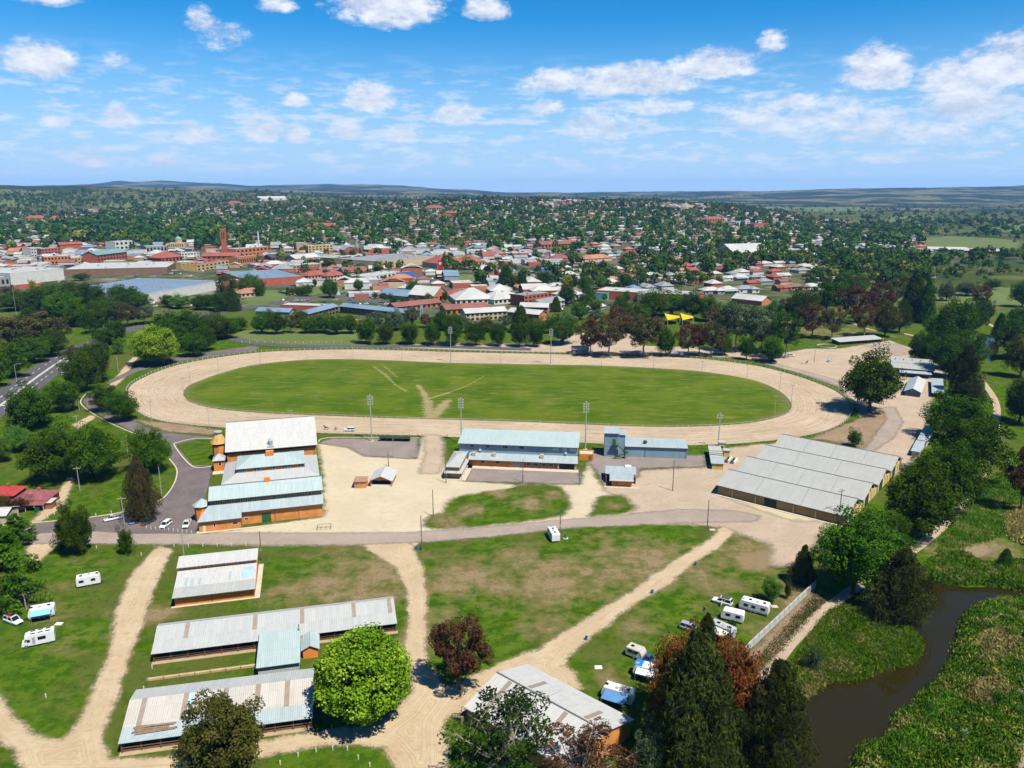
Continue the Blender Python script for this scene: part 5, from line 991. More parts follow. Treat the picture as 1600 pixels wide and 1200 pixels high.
light_tower('shorter four-lamp floodlight behind the yellow shed', (1122, 699), 647, 2, h=14)
light_tower('distant pale floodlight tower on the inner rail, left of the pair', (704.5, 566.5), 511, 4); light_tower('distant pale floodlight tower on the inner rail, right of the pair', (860.5, 570), 514, 4)
_u = ['', 'first', 'second', 'third', 'fourth', 'fifth', 'sixth', 'seventh', 'eighth', 'ninth', 'tenth', 'eleventh', 'twelfth', 'thirteenth', 'fourteenth', 'fifteenth', 'sixteenth', 'seventeenth', 'eighteenth', 'nineteenth']
ORD = _u[1:] + [(t_ + '-' + _u[k]) if k else t_[:-1] + 'ieth' for t_ in ('twenty', 'thirty', 'forty', 'fifty', 'sixty', 'seventy', 'eighty', 'ninety') for k in range(10)]
FARP = [((407, 569), 551), ((480, 562), 546), ((552, 562), 540), ((628, 564), 541), ((782, 569), 552), ((939.5, 571.5), 557), ((1021, 575), 558), ((1097, 580.5), 564), ((1167, 591), 569), ((1218, 611), 582), ((1236, 633), 601)]
pp = None
def lamp_post(label, base, top, group):
    p = at(*base); h = max(5.5, top_z(p, top)); b = thing('lamp_post', label, 'lamp post', p, 0, group)
    MB().tube((0, 0, 0), (0, 0, h), .10, .07, 6).build('post', POLEG, b); MB().box(-.9, .9, -.05, .05, h - .35, h - .25).build('crossbar', POLEG, b)
    for x in (-.7, .7): MB().prism([(.15, h - .5), (.15, h - .05), (.5, h - .12), (.5, h - .55)], 0, x - .22, x + .22).build('lamp', LAMP, b)
for i, (q, tp_) in enumerate(FARP): lamp_post('slim twin-lamp post on the far inner rail, %s from the left' % ORD[i], q, tp_, 'track lamp posts')
for lb, q, tp_ in (('twin-lamp post at the upper left bend of the infield', (341.5, 581), 555), ('twin-lamp post at the leftmost inner rail', (297, 599), 572), ('dark-headed post at the left tip of the infield grass', (287, 618), 590), ('twin-lamp post outside the track by the lawn tree', (238, 664), 627), ('twin-lamp post outside the track left of the white-roofed hall', (327.5, 672), 637), ('twin-lamp post rising behind the white hall roof', (455, 675), 641), ('twin-lamp post inside the right end of the infield', (1210, 652), 618)):
    lamp_post(lb, q, tp_, 'track lamp posts')
def street_light(label, base, top, rz):
    p = at(*base); h = top_z(p, top); b = thing('street_light', label, 'street light', p, rz); MB().tube((0, 0, 0), (0, 0, h), .12, .08, 6).build('post', STEEL, b)
    MB().tube((0, 0, h - .1), (1.6, 0, h + .35), .06, n=5).tube((1.6, 0, h + .35), (2.6, 0, h + .3), .06, n=5).build('arm', STEEL, b); MB().box(2.4, 3.2, -.16, .16, h + .18, h + .34).build('lamp', LAMP, b)
for lb, q, tp_, rz in (('curved street light at the highway bend, lower left', (18, 667), 637, 2.6), ('curved street light over the highway by the left trees', (27, 601), 570, .6), ('very tall mast light above the left park trees', (27, 500), 447, 0), ('curved street light at the intersection behind the lime tree', (172, 514), 497, .2), ('curved street light by the supermarket lawn', (337, 483), 468, 3.0), ('curved street light near the town green', (360, 480), 472, .4)): street_light(lb, q, tp_, rz)
FENP = flat('fence_paint', (.60, .58, .54), .7); FENR = paint('fence_rail', (.40, .36, .31), .8, .2)
def fence_line(name, label, C, step, h, pr, mats, rails=(1.0,), rr_=.05, cat='fence'):
    b = thing(name, label, cat); C = np.asarray(C); seg = np.linalg.norm(np.diff(C, axis=0), axis=1); S_ = np.concatenate([[0], np.cumsum(seg)]); n = int(S_[-1] / step)
    pts = [(np.interp(k * step, S_, C[:, 0]), np.interp(k * step, S_, C[:, 1])) for k in range(n + 1)]
    po = MB(); ra = MB()
    for x, y in pts: po.box(x - pr, x + pr, y - pr, y + pr, 0, h)
    for a, c in zip(pts[:-1], pts[1:]):
        for z in rails: ra.tube((*a, h * z - .03), (*c, h * z - .03), rr_, n=4, cap=False)
    tag(po.build('posts', mats[0], b), kind='stuff'); tag(ra.build('rail', mats[1], b), kind='stuff'); return b
cen = OUTER.mean(0); oc = np.concatenate([OUTER, OUTER[:1]]); ic = np.concatenate([INNER, INNER[:1]])
gap = G(675, 682)
def pushed(C, d):
    T = np.gradient(C, axis=0); T /= np.linalg.norm(T, axis=1)[:, None] + 1e-9; N_ = np.stack([-T[:, 1], T[:, 0]], -1)
    s_ = np.sign(np.sum(N_ * (C - cen), axis=1))[:, None]; return C + N_ * s_ * d
o2 = pushed(oc, .8); k0 = int(np.argmin(np.hypot(o2[:, 0] - gap.x, o2[:, 1] - gap.y)))
o2 = np.concatenate([o2[k0 + 1:], o2[1:k0 - 1]]) if len(o2) > k0 + 2 else o2
fence_line('track_fence', 'white-posted rail fence running round the outside of the racetrack', o2, 3.4, 1.25, .09, (FENP, FENR), (1.0, .5))
fence_line('inner_rail', 'thin low rail round the grass inside the racetrack', pushed(ic, .6), 5.0, .9, .035, (FENP, FENP), (1.0,), .03)
cf = np.array([tuple(G(x, y))[:2] for x, y in ((1459, 561), (1466, 566), (1474, 576), (1478, 590), (1478, 605))]); fence_line('yard_fence', 'curved dark boundary fence right of the amenities shed', crom(cf, 6, False), 2.6, 1.8, .06, (GUT, GUT), (1.0, .66, .33), .09)
A_, B_ = at(1132, 1052), at(1273, 918); wl = thing('concrete_wall', 'long pale concrete panel wall above the creek path', 'wall', A_, math.atan2(B_.y - A_.y, B_.x - A_.x)); n = 18; LW = (B_ - A_).length
pm0 = None
for k in range(n):
    if pm0 is None: o = MB().box(.02, LW / n - .02, -.12, .12, 0, 1.9).build('panel', paint('wall_concrete', (.50, .50, .47), .85, .35, .7, dirt=(.30, .31, .30)), wl); pm0 = o.data
    else: o = link('panel', pm0, None, wl)
    o.location = (k * LW / n, 0, 0)
for k in range(n + 1): MB().box(k * LW / n - .1, k * LW / n + .1, -.2, .2, 0, 2.0).build('pier', MATS['wall_concrete'], wl)
# bollards
bm = None; BOL = paint('bollard_white', (.72, .70, .62), .7, .2, 3.0); BOO = paint('bollard_orange', (.62, .22, .06), .7, .2, 3.0)
def bollard(px, py, lb, grp, m=BOL, h=1.0):
    global bm
    if bm is None: bm = MB().box(-.09, .09, -.09, .09, 0, .92).add([(-.09, -.09, .92), (.09, -.09, .92), (.09, .09, .92), (-.09, .09, .92), (0, 0, 1.0)], [(0, 1, 4), (1, 2, 4), (2, 3, 4), (3, 0, 4)]).mesh('bollard'); bm.materials.append(BOL)
    o = link('bollard', bm); p = at(px, py); o.location = p; o.scale = (1, 1, h); tag(o, lb, 'bollard', grp)
    if m is not BOL: o.material_slots[0].link = 'OBJECT'; o.material_slots[0].material = m
for k in range(14): bollard(208 + k * 7.0, 823.5 + k * .75, ('white post, %s from the left in the car park row' if k > 2 else 'orange post, %s from the left in the car park row') % ORD[k], 'car park posts', BOL if k > 2 else BOO)
for k in range(7): bollard(272 + k * 22.5, 854.5 - k * .25, 'white post, %s from the left along the road above the brick pavilion' % ORD[k], 'posts along the gravel road')
for k, q in enumerate([(75, 810), (85, 804), (94, 797), (90, 788), (95, 780), (150, 806), (174, 802), (194, 798)]): bollard(*q, 'white post, %s from the left round the bright lawn' % ORD[k], 'posts round the bright lawn')
for k, q in enumerate([(438, 1195), (466, 1182), (494, 1175), (520, 1172), (543, 1172), (560, 1186), (578, 1198)]): bollard(*q, 'white post, %s from the left round the bottom grass island' % ORD[k], 'posts round the bottom grass island')
for k in range(16): bollard(378 + k * 12, 535.5 + (k % 3) * .4, 'thin white post, %s from the left edging the far green field' % ORD[k], 'posts edging the far field', h=1.3)
for q, lb in (((151, 857), 'white marker post in front of the dark bushy tree'), ((221, 868), 'white marker post right of the small round shrub'), ((70, 1002), 'pale tap post right of the motorhome'), ((72, 1090), 'white tap post alone on the lower left grass'), ((238, 1045), 'white peg at the left end of the longest stable'), ((225, 1078), 'white peg at the top left corner of the beige stable')): bollard(*q, lb, 'marker posts')
def drum(px, py, lb, lid=False):
    p = at(px, py); b = thing('drum_bin', lb, 'bin', p, 0); MB().tube((0, 0, 0), (0, 0, .95), .34, .34, 12).build('drum', paint('drum_blue', (.03, .19, .42), .5, .2), b)
    for z in (.3, .62): MB().tube((0, 0, z), (0, 0, z + .05), .36, .36, 12).build('hoop', MATS['drum_blue'], b)
    MB().tube((0, 0, .93), (0, 0, .96), .30, .30, 12).build('rim', DARK, b)
    if lid: MB().box(-.7, .7, -.7, .7, 0, .06).build('pad', SLABM, b)
drum(651.5, 858, 'blue drum, left one of two at the road fork pole'); drum(658, 859, 'blue drum, right one of two at the road fork pole'); drum(884, 841, 'turquoise-blue drum on a pale pad right of the lone caravan', True); drum(1087, 883, 'blue drum highest up the diagonal dirt track'); drum(1019, 927, 'blue drum halfway down the diagonal dirt track'); drum(916, 1000, 'blue drum lowest on the diagonal dirt track')
b = thing('wheelie_bin', 'green wheeled bin beside the maroon cottage outhouse', 'bin', at(59, 799), .2); MB().add([(-.5, -.5, .1), (.5, -.5, .1), (.5, .5, .1), (-.5, .5, .1), (-.7, -.7, 1.4), (.7, -.7, 1.4), (.7, .7, 1.4), (-.7, .7, 1.4)], [(3, 2, 1, 0), (4, 5, 6, 7), (0, 1, 5, 4), (1, 2, 6, 5), (2, 3, 7, 6), (3, 0, 4, 7)]).build('bin_body', GREENP, b); MB().box(-.75, .75, -.75, .75, 1.4, 1.52).build('lid', DKGREEN, b)
for q, lb in (((935, 1043), 'small white concrete slab on grass above the white-roofed hall'), ((1113, 828), 'pale concrete pad at the foot of the pole by the diagonal track'), ((1210, 948), 'small pale pad beside the young round tree'), ((92, 975), 'small white lid on the grass right of the teal-awning caravan')):
    tag(MB().box(-.8, .8, -.6, .6, 0, .12).box(-.5, .5, -.4, .4, .12, .16).build('concrete_pad', SLABM if 'pad' in lb else WHITEP), lb, 'slab').location = at(*q)
b = thing('viewing_shelter', 'long low dark shelter beside the rail left of the dirt crossing', 'shelter', at(592, 690), R(-4)); MB().slab([(0, 0, 1.5), (13, 0, 1.5), (13, 2, 1.8), (0, 2, 1.8)], .1).build('roof', paint('shade_cloth', (.028, .040, .034), .9, .2), b); MB().box(.2, 12.8, 1.6, 1.75, 0, 1.4).build('back_panel', MATS['shade_cloth'], b)
for k in range(5): MB().box(k * 3.2, k * 3.2 + .12, .1, .22, 0, 1.5).build('post', GUT, b)
# kerbs of the car park lawn
for lb, pts in (('pale kerb curving round the bright lawn and car park', [(50, 817.5), (140, 808.5), (200, 798.5), (249, 782.5), (270.5, 759), (276.5, 735), (264.5, 717)]), ('pale kerb round the small grass triangle by the tower', [(332, 728.5), (301, 729), (273, 697), (280, 691), (305, 685.5), (334, 685.5)]), ('pale kerb on the outer side of the driveway bend', [(262, 694), (206, 676), (158, 654), (132, 637), (126, 627), (134, 616)]), ('pale kerb along the asphalt below the home straight', [(497, 690.5), (520, 683.8), (655, 684.5)])):
    C = crom(np.array([tuple(G(x, y))[:2] for x, y in pts]), 8, False); T = np.gradient(C, axis=0); T /= np.linalg.norm(T, axis=1)[:, None]; N_ = np.stack([-T[:, 1], T[:, 0]], -1) * .22; n = len(C)
    V = [(x, y, z) for (x, y), z in [(c_, .16) for c_ in C + N_] + [(c_, .16) for c_ in C - N_] + [(c_, 0) for c_ in C + N_] + [(c_, 0) for c_ in C - N_]]
    Fs = [(i, i + 1, n + i + 1, n + i) for i in range(n - 1)] + [(2 * n + i, 2 * n + i + 1, i + 1, i) for i in range(n - 1)] + [(n + i, n + i + 1, 3 * n + i + 1, 3 * n + i) for i in range(n - 1)]
    tag(MB().add(V, Fs).build('kerb', SLABM), kind='structure')
# ---------------------------------------------------------------- trees
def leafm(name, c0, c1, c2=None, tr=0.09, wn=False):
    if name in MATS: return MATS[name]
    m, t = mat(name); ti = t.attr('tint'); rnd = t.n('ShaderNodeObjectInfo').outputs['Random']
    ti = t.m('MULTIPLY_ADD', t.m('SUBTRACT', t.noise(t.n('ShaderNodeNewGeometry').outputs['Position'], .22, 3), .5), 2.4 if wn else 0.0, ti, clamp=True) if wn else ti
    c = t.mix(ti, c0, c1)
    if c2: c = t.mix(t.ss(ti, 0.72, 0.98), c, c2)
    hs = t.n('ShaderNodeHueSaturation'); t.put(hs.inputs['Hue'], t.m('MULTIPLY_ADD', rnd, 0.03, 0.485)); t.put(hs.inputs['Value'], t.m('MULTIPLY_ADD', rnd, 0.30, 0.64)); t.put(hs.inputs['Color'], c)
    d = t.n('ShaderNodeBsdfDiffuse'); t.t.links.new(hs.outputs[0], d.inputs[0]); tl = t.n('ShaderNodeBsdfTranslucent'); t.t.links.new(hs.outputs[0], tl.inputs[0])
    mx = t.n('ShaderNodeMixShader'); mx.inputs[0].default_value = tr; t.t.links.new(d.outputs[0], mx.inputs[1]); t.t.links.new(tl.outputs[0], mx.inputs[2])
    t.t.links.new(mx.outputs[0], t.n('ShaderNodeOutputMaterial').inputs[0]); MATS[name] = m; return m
LM = {'green': leafm('leaf_green', (.016, .056, .004), (.080, .148, .008)), 'dark': leafm('leaf_dark_green', (.012, .038, .003), (.060, .112, .007)), 'lime': leafm('leaf_lime', (.085, .165, .008), (.190, .300, .014), (.25, .35, .025)),
      'olive': leafm('leaf_olive', (.042, .052, .010), (.112, .116, .024)), 'euc': leafm('leaf_eucalypt', (.040, .042, .014), (.105, .090, .034), (.14, .085, .035)), 'brown': leafm('leaf_brown', (.050, .026, .012), (.125, .066, .032)), 'rust': leafm('leaf_rust', (.085, .030, .008), (.190, .075, .020)),
      'night': leafm('leaf_deep_green', (.008, .024, .004), (.034, .064, .009)), 'needle': leafm('leaf_needle', (.014, .024, .005), (.066, .076, .018)), 'grey': leafm('leaf_grey_green', (.036, .066, .028), (.105, .140, .070)), 'fresh': leafm('leaf_fresh_green', (.045, .105, .012), (.110, .190, .025)), 'yellow': leafm('leaf_yellow', (.20, .19, .02), (.34, .32, .04)), 'reed': leafm('leaf_reed', (.050, .130, .006), (.120, .220, .014), (.24, .23, .07), wn=True), 'weed': leafm('leaf_weed', (.034, .095, .005), (.125, .185, .014), (.28, .26, .07), wn=True), 'straw': leafm('leaf_straw', (.20, .165, .05), (.36, .30, .10)), 'flower': leafm('flower_head', (.12, .19, .06), (.50, .52, .36))}
BARK = paint('bark_brown', (.095, .070, .052), .95, .3, 3.0); BARKP = paint('bark_pale', (.30, .26, .21), .9, .3, 3.0)
def leaves(rs, C, rad, n, size, tintb, aspect=1.0, out=0.6, droop=0.0, flatz=1.0):
    """n leaf quads spread over each blob (centre C[i], radius rad[i])"""
    B = len(C); d = rs.normal(size=(B, n, 3)); d /= np.linalg.norm(d, axis=2)[..., None] + 1e-9
    r = rad[:, None, None] * (0.62 + 0.5 * rs.rand(B, n, 1) ** 0.7)
    p = C[:, None, :] + d * r * np.array([1, 1, flatz]); nn = d * out + rs.normal(size=d.shape) * 0.45 + np.array([0, 0, .25]); nn /= np.linalg.norm(nn, axis=2)[..., None] + 1e-9
    a = np.cross(nn, rs.normal(size=d.shape)); a /= np.linalg.norm(a, axis=2)[..., None] + 1e-9
    if droop: a = a * (1 - droop) + np.array([0, 0, -1.0]) * droop; a /= np.linalg.norm(a, axis=2)[..., None] + 1e-9
    b = np.cross(nn, a); b /= np.linalg.norm(b, axis=2)[..., None] + 1e-9
    s = size * (0.6 + 0.8 * rs.rand(B, n, 1)); u = a * s * aspect; v = b * s
    V = np.stack([p - u * .5, p + v * .42 - u * .05, p + u * .5, p - v * .42 + u * .05], 2).reshape(-1, 3)
    t = np.repeat(np.clip(tintb[:, None] + rs.normal(size=(B, n)) * .16, 0, 1).ravel(), 4)
    return V, t
def fib(n, rs, jit=.25):
    i = np.arange(n) + .5; z = 1 - 2 * i / n; a = i * 2.39996 + rs.rand() * 6; r = np.sqrt(1 - z * z)
    d = np.stack([r * np.cos(a), r * np.sin(a), z], -1) + rs.normal(size=(n, 3)) * jit * .5; return d / np.linalg.norm(d, axis=1)[:, None]
def make_tree(kind, seed):
    """unit-height prototype: trunk mesh and crown mesh (width about 1)"""
    rs = np.random.RandomState(seed); tm = MB(); Vs, Ts = [], []
    def limbs(C, base, r0, k):
        for c in C[:k]:
            b = np.array(base); mid = b * .45 + c * .55 + rs.normal(size=3) * .03; tm.tube(b, mid, r0, r0 * .55, 5); tm.tube(mid, c, r0 * .55, r0 * .2, 4)
    if kind in ('round', 'wide', 'lime', 'olive', 'shrub'):
        nb = {'round': 95, 'wide': 95, 'lime': 150, 'olive': 120, 'shrub': 50}[kind]; zc, rz = (.56, .40) if kind in ('round', 'wide') else (.52, .44)
        if kind == 'shrub': zc, rz = .48, .46
        d = fib(nb, rs); lump = 1 + (.08 if kind == 'lime' else .17) * np.sin(d[:, 0] * 4 + seed) * np.cos(d[:, 1] * 5) + rs.normal(size=nb) * (.05 if kind == 'lime' else .12)
        low = np.where(d[:, 2] < -.3, .86, 1.0); ang_ = np.arctan2(d[:, 1], d[:, 0])
        if kind != 'lime': low = low * (1 + .16 * np.sin(2 * ang_ + seed * 1.7) + .12 * np.sin(3 * ang_ + seed * 2.3 + 2 * d[:, 2])) * (1 + .10 * np.sin(5 * d[:, 2] + seed))
        C = d * np.array([.42, .42, rz]) * (lump * low)[:, None] * .92 + np.array([0, 0, zc]); rad = rs.uniform(.065, .105, nb) if kind in ('lime', 'olive') else rs.uniform(.06, .15, nb)
        tb = np.clip(.50 + .20 * d[:, 2] * 0 + rs.normal(size=nb) * .27, .0, 1.0)
        v, t = leaves(rs, C, rad, {'lime': 190, 'olive': 190, 'shrub': 110}.get(kind, 190), .0235, tb); Vs.append(v); Ts.append(t)
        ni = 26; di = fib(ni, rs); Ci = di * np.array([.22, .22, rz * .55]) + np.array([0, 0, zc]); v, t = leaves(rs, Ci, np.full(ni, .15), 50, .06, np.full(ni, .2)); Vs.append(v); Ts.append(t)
        tm.tube((0, 0, 0), (0, 0, .30), .030, .020, 8); limbs(C[rs.permutation(nb)] * np.array([.9, .9, 1]), (0, 0, .26), .014, 9)
    elif kind in ('euc', 'open', 'bare'):
        nb = {'euc': 46, 'open': 40, 'bare': 34}[kind]; d = fib(nb, rs, .7); C = d * np.array([.38, .38, .34]) * rs.uniform(.55, 1.08, nb)[:, None] + np.array([0, 0, .62]); rad = rs.uniform(.06, .12, nb)
        v, t = leaves(rs, C, rad, {'euc': 200, 'open': 260, 'bare': 150}[kind], .0205, np.clip(rs.normal(.5, .22, nb), 0, 1), 1.5, .4, .25, .75); Vs.append(v); Ts.append(t)
        tm.tube((0, 0, 0), (.02, .01, .22), .022, .017, 7); tm.tube((.02, .01, .22), (-.02, .02, .42), .017, .012, 6); limbs(C, (.0, .01, .30), .010, {'euc': 16, 'open': 24, 'bare': 30}[kind])
        if kind == 'bare':
            for c in C[:24]:
                for _ in range(4): e = c + rs.normal(size=3) * .10; tm.tube(c, e, .0035, .0012, 3)
    elif kind == 'casuarina':
        z = np.linspace(.06, .98, 120) + rs.normal(size=120) * .01; a = np.arange(120) * 2.4; rr_ = .46 * (1 - z ** 1.5) ** .75 * np.clip(z * 5, .35, 1) * rs.uniform(.35, 1.15, 120)
        C = np.stack([rr_ * np.cos(a), rr_ * np.sin(a), z], -1); rad = .035 + .075 * (1 - z) ** .6
        v, t = leaves(rs, C, rad, 210, .0105, np.clip(rs.normal(.45, .22, 120), 0, 1), 4.6, .3, .40, 1.2); Vs.append(v); Ts.append(t)
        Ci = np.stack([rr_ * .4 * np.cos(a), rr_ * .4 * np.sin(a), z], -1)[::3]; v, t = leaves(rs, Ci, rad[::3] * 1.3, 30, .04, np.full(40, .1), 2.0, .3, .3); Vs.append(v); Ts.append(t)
        tm.tube((0, 0, 0), (0, 0, .9), .022, .004, 7)
        for c in C[::5]: tm.tube((0, 0, max(.05, c[2] - .06)), c, .006, .002, 4)
    elif kind == 'cone':
        z = np.linspace(.07, .96, 110); a = np.arange(110) * 2.4; rr_ = .40 * (1 - (z * .97) ** 1.7) ** .8 * rs.uniform(.8, 1.05, 110)
        C = np.stack([rr_ * np.cos(a), rr_ * np.sin(a), z], -1); rad = .05 + .055 * (1 - z)
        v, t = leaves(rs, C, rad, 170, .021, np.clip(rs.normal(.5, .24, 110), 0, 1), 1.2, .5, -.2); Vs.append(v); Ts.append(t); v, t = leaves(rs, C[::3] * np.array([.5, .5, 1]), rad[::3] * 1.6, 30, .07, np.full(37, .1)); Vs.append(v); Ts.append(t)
        tm.tube((0, 0, 0), (0, 0, .8), .024, .006, 7)
    elif kind == 'cedar':
        Cs, rd = [], []
        for k in range(13):
            z = .14 + k * .066; R_ = .47 * (1 - (k / 13.5) ** 1.5)
            for j in range(7 - k // 3): a = j * 6.28 / (7 - k // 3) + k * 1.1 + rs.rand() * .5; f = rs.uniform(.45, .95); Cs.append((R_ * f * math.cos(a), R_ * f * math.sin(a), z + rs.normal() * .015)); rd.append(rs.uniform(.09, .14) * (1 - k / 20)); tm.tube((0, 0, z - .04), Cs[-1], .007, .002, 4)
        C = np.array(Cs); v, t = leaves(rs, C, np.array(rd), 230, .021, np.clip(rs.normal(.5, .2, len(C)), 0, 1), 1.3, .3, 0, .32); Vs.append(v); Ts.append(t); tm.tube((0, 0, 0), (0, 0, .94), .028, .006, 8)
    V = np.concatenate(Vs); T = np.concatenate(Ts)
    kx = .5 / np.percentile(np.hypot(V[:, 0], V[:, 1]), 97.5); kz = 1.0 / np.percentile(V[:, 2], 99.7); V = V * np.array([kx, kx, kz]); V[:, 2] = np.maximum(V[:, 2], .01); tm.v = [(q[0] * kx, q[1] * kx, q[2] * kz) for q in tm.v]
    Q_ = np.arange(len(V)).reshape(-1, 4)
    return tm.mesh('trunk'), npmesh('crown', V, Q_, {'tint': T})
PROTO = {}
def proto(kind, k):
    key = (kind, k)
    if key not in PROTO: PROTO[key] = make_tree(kind, 11 + k * 7 + hash(kind) % 1 + len(kind))
    return PROTO[key]
NV = {'round': 4, 'wide': 3, 'euc': 3, 'open': 2, 'casuarina': 2, 'cone': 2}
trng = random.Random(3); TREES = []
def tree(x, y, z, h, wid, kind, leaf, label=None, group=None, bark=None, name='tree'):
    k = trng.randrange(NV.get(kind, 1)); tk, cr = proto(kind, k)
    o = thing(name, label, 'tree', (x, y, z - .05), trng.random() * 6.28, group); u_ = trng.uniform(.88, 1.14) if kind not in ('lime', 'casuarina', 'cone') else 1.0; o.scale = (wid * u_, wid / u_, h)
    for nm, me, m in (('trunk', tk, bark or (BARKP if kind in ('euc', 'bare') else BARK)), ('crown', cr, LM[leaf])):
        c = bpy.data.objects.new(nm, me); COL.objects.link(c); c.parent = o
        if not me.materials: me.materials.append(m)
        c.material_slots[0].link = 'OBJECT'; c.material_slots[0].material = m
    TREES.append(o); return o
def ptree(px, pyb, pyt, wpx, kind, leaf, label, group=None, name='tree'):
    p = at(px, pyb); h = top_z(p, pyt); d = p.y * CP + CAMZ * SP
    return tree(p.x, p.y, th(p.x, p.y), h, wpx * d / FPX * 0.97, kind, leaf, label, group, name=name)
FG = [
 (572, 1128, 990, 150, 'lime', 'lime', 'big round lime-green tree beside the dirt junction'), (355, 1222, 1086, 152, 'olive', 'olive', 'dense olive-brown tree in front of the beige stable'), (788, 1235, 1088, 165, 'bare', 'night', 'dark tree with bare grey twigs against the white hall roof'), (912, 1242, 1140, 140, 'bare', 'brown', 'thin brown half-bare tree at the bottom edge below the hall'), (1012, 1215, 1132, 56, 'shrub', 'grey', 'blue-green bush at the right corner of the white-roofed hall'),
 (718, 1078, 965, 104, 'open', 'brown', 'dark brown spreading tree at the dirt fork'), (1080, 1206, 988, 150, 'casuarina', 'needle', 'huge dark needle tree in the bottom centre right'), (1054, 1128, 986, 92, 'wide', 'rust', 'rust-brown tree behind the huge needle tree, left side'), (1138, 1150, 990, 120, 'wide', 'rust', 'rust-orange tree between the two dark needle trees'), (1206, 1202, 1028, 118, 'casuarina', 'needle', 'dark needle tree beside the creek water'), (1104, 1002, 958, 32, 'casuarina', 'needle', 'young pine beside the silver caravan'), (1143, 985, 966, 18, 'shrub', 'dark', 'little dark bush beside the silver caravan'), (1204, 941, 902, 34, 'round', 'fresh', 'young round tree above the long caravan'),
 (1332, 928, 800, 132, 'wide', 'green', 'broad green tree at the corner of the saw-tooth shed'), (1374, 868, 798, 90, 'round', 'green', 'green tree joined behind the broad one near the power pole'), (1253, 912, 852, 38, 'casuarina', 'needle', 'small dark needle tree left of the broad green one'), (1402, 968, 856, 96, 'casuarina', 'needle', 'dark feathery tree overhanging the head of the creek'), (1230, 935, 905, 16, 'shrub', 'olive', 'grey shrub against the concrete wall'),
 (1432, 842, 722, 122, 'wide', 'dark', 'large dark tree beside the saw-tooth shed gable ends'), (1480, 800, 690, 112, 'wide', 'dark', 'dark green tree at the curve of the footpath'), (1506, 750, 652, 112, 'round', 'dark', 'dark tree in the row beside the sky-blue stall roofs'), (1490, 690, 618, 92, 'round', 'dark', 'dark tree above the stepped stall roofs'), (1530, 700, 648, 62, 'round', 'green', 'green tree nearest the straight part of the footpath'), (1455, 772, 700, 70, 'round', 'green', 'rounded tree hiding the lower end of the stall roofs'), (1594, 800, 698, 52, 'open', 'brown', 'brown tree cut by the right edge above the reeds'), (1592, 662, 588, 60, 'wide', 'dark', 'dark tree cut by the right edge beside the path'), (1570, 884, 858, 24, 'cone', 'dark', 'small dark bush alone on the dry bank'), (1515, 632, 588, 44, 'casuarina', 'needle', 'pine beside the bend of the footpath'),
 (1334, 698, 669, 32, 'shrub', 'green', 'round clipped bush behind the saw-tooth shed'), (1358, 643, 543, 104, 'wide', 'dark', 'great dark tree standing in the eastern sandy yard'),
 (2, 948, 808, 128, 'cedar', 'green', 'huge layered cedar at the left edge'), (28, 850, 803, 56, 'cedar', 'green', 'smaller layered conifer behind the huge cedar'), (118, 864, 786, 62, 'olive', 'dark', 'dark bushy tree beside the road corner'), (198, 866, 821, 32, 'shrub', 'dark', 'small egg-shaped dark shrub at the car park post row'), (224, 812, 713, 54, 'casuarina', 'euc', 'tall brownish conifer shading the parked utility'), (88, 752, 664, 94, 'wide', 'dark', 'big dark tree behind the maroon cottage'), (152, 748, 662, 92, 'wide', 'green', 'big green tree beside the bright lawn'), (236, 738, 667, 70, 'wide', 'green', 'spreading tree at the driveway bend'), (66, 775, 756, 30, 'shrub', 'fresh', 'pale green bush in front of the maroon cottage'), (30, 800, 775, 40, 'shrub', 'brown', 'reddish bush below the maroon cottage'), (5, 800, 772, 40, 'shrub', 'olive', 'dark bush at the red-roofed house'),
 (165, 643, 598, 44, 'wide', 'dark', 'dark tree, upper one of the pair beside the asphalt bend'), (193, 658, 611, 52, 'wide', 'dark', 'dark tree, lower one of the pair beside the asphalt bend'), (245, 570, 509, 73, 'lime', 'lime', 'round lime-green tree outside the left bend of the track'), (303, 557, 519, 44, 'wide', 'dark', 'small dark tree right of the round lime one'),
 (52, 666, 603, 86, 'wide', 'dark', 'broad dark tree beside the lower highway'), (100, 643, 594, 52, 'wide', 'dark', 'dark tree second along the highway verge'), (128, 612, 548, 58, 'round', 'dark', 'dark tree third along the highway verge'), (152, 598, 532, 58, 'round', 'dark', 'tall dark tree at the gap to the drive'), (186, 553, 527, 26, 'shrub', 'fresh', 'small light green tree left of the lime one'), (30, 705, 664, 48, 'wide', 'fresh', 'light green tree beside the lower highway, nearest the left edge'), (2, 722, 682, 36, 'wide', 'fresh', 'light green tree cut by the left edge'), (120, 575, 540, 30, 'euc', 'euc', 'thin eucalypt in the highway median'), (165, 540, 512, 40, 'round', 'dark', 'dark tree at the intersection corner'), (182, 535, 500, 40, 'round', 'dark', 'dark tree beside the intersection pole'),
 (22, 556, 494, 84, 'euc', 'euc', 'brown eucalypt left of the highway, first from the edge'), (62, 552, 489, 88, 'euc', 'euc', 'brown eucalypt left of the highway, tallest'), (88, 548, 500, 50, 'euc', 'euc', 'brown eucalypt left of the highway, right one'), (18, 590, 533, 58, 'wide', 'green', 'green tree in front of the brown eucalypts, left'), (54, 567, 524, 50, 'wide', 'green', 'green tree in front of the brown eucalypts, right'), (82, 557, 512, 46, 'wide', 'dark', 'dark tree at the bus shelter on the highway'), (-6, 604, 560, 44, 'wide', 'green', 'green tree cut by the left edge near the highway'),
]
for a in FG: ptree(*a)
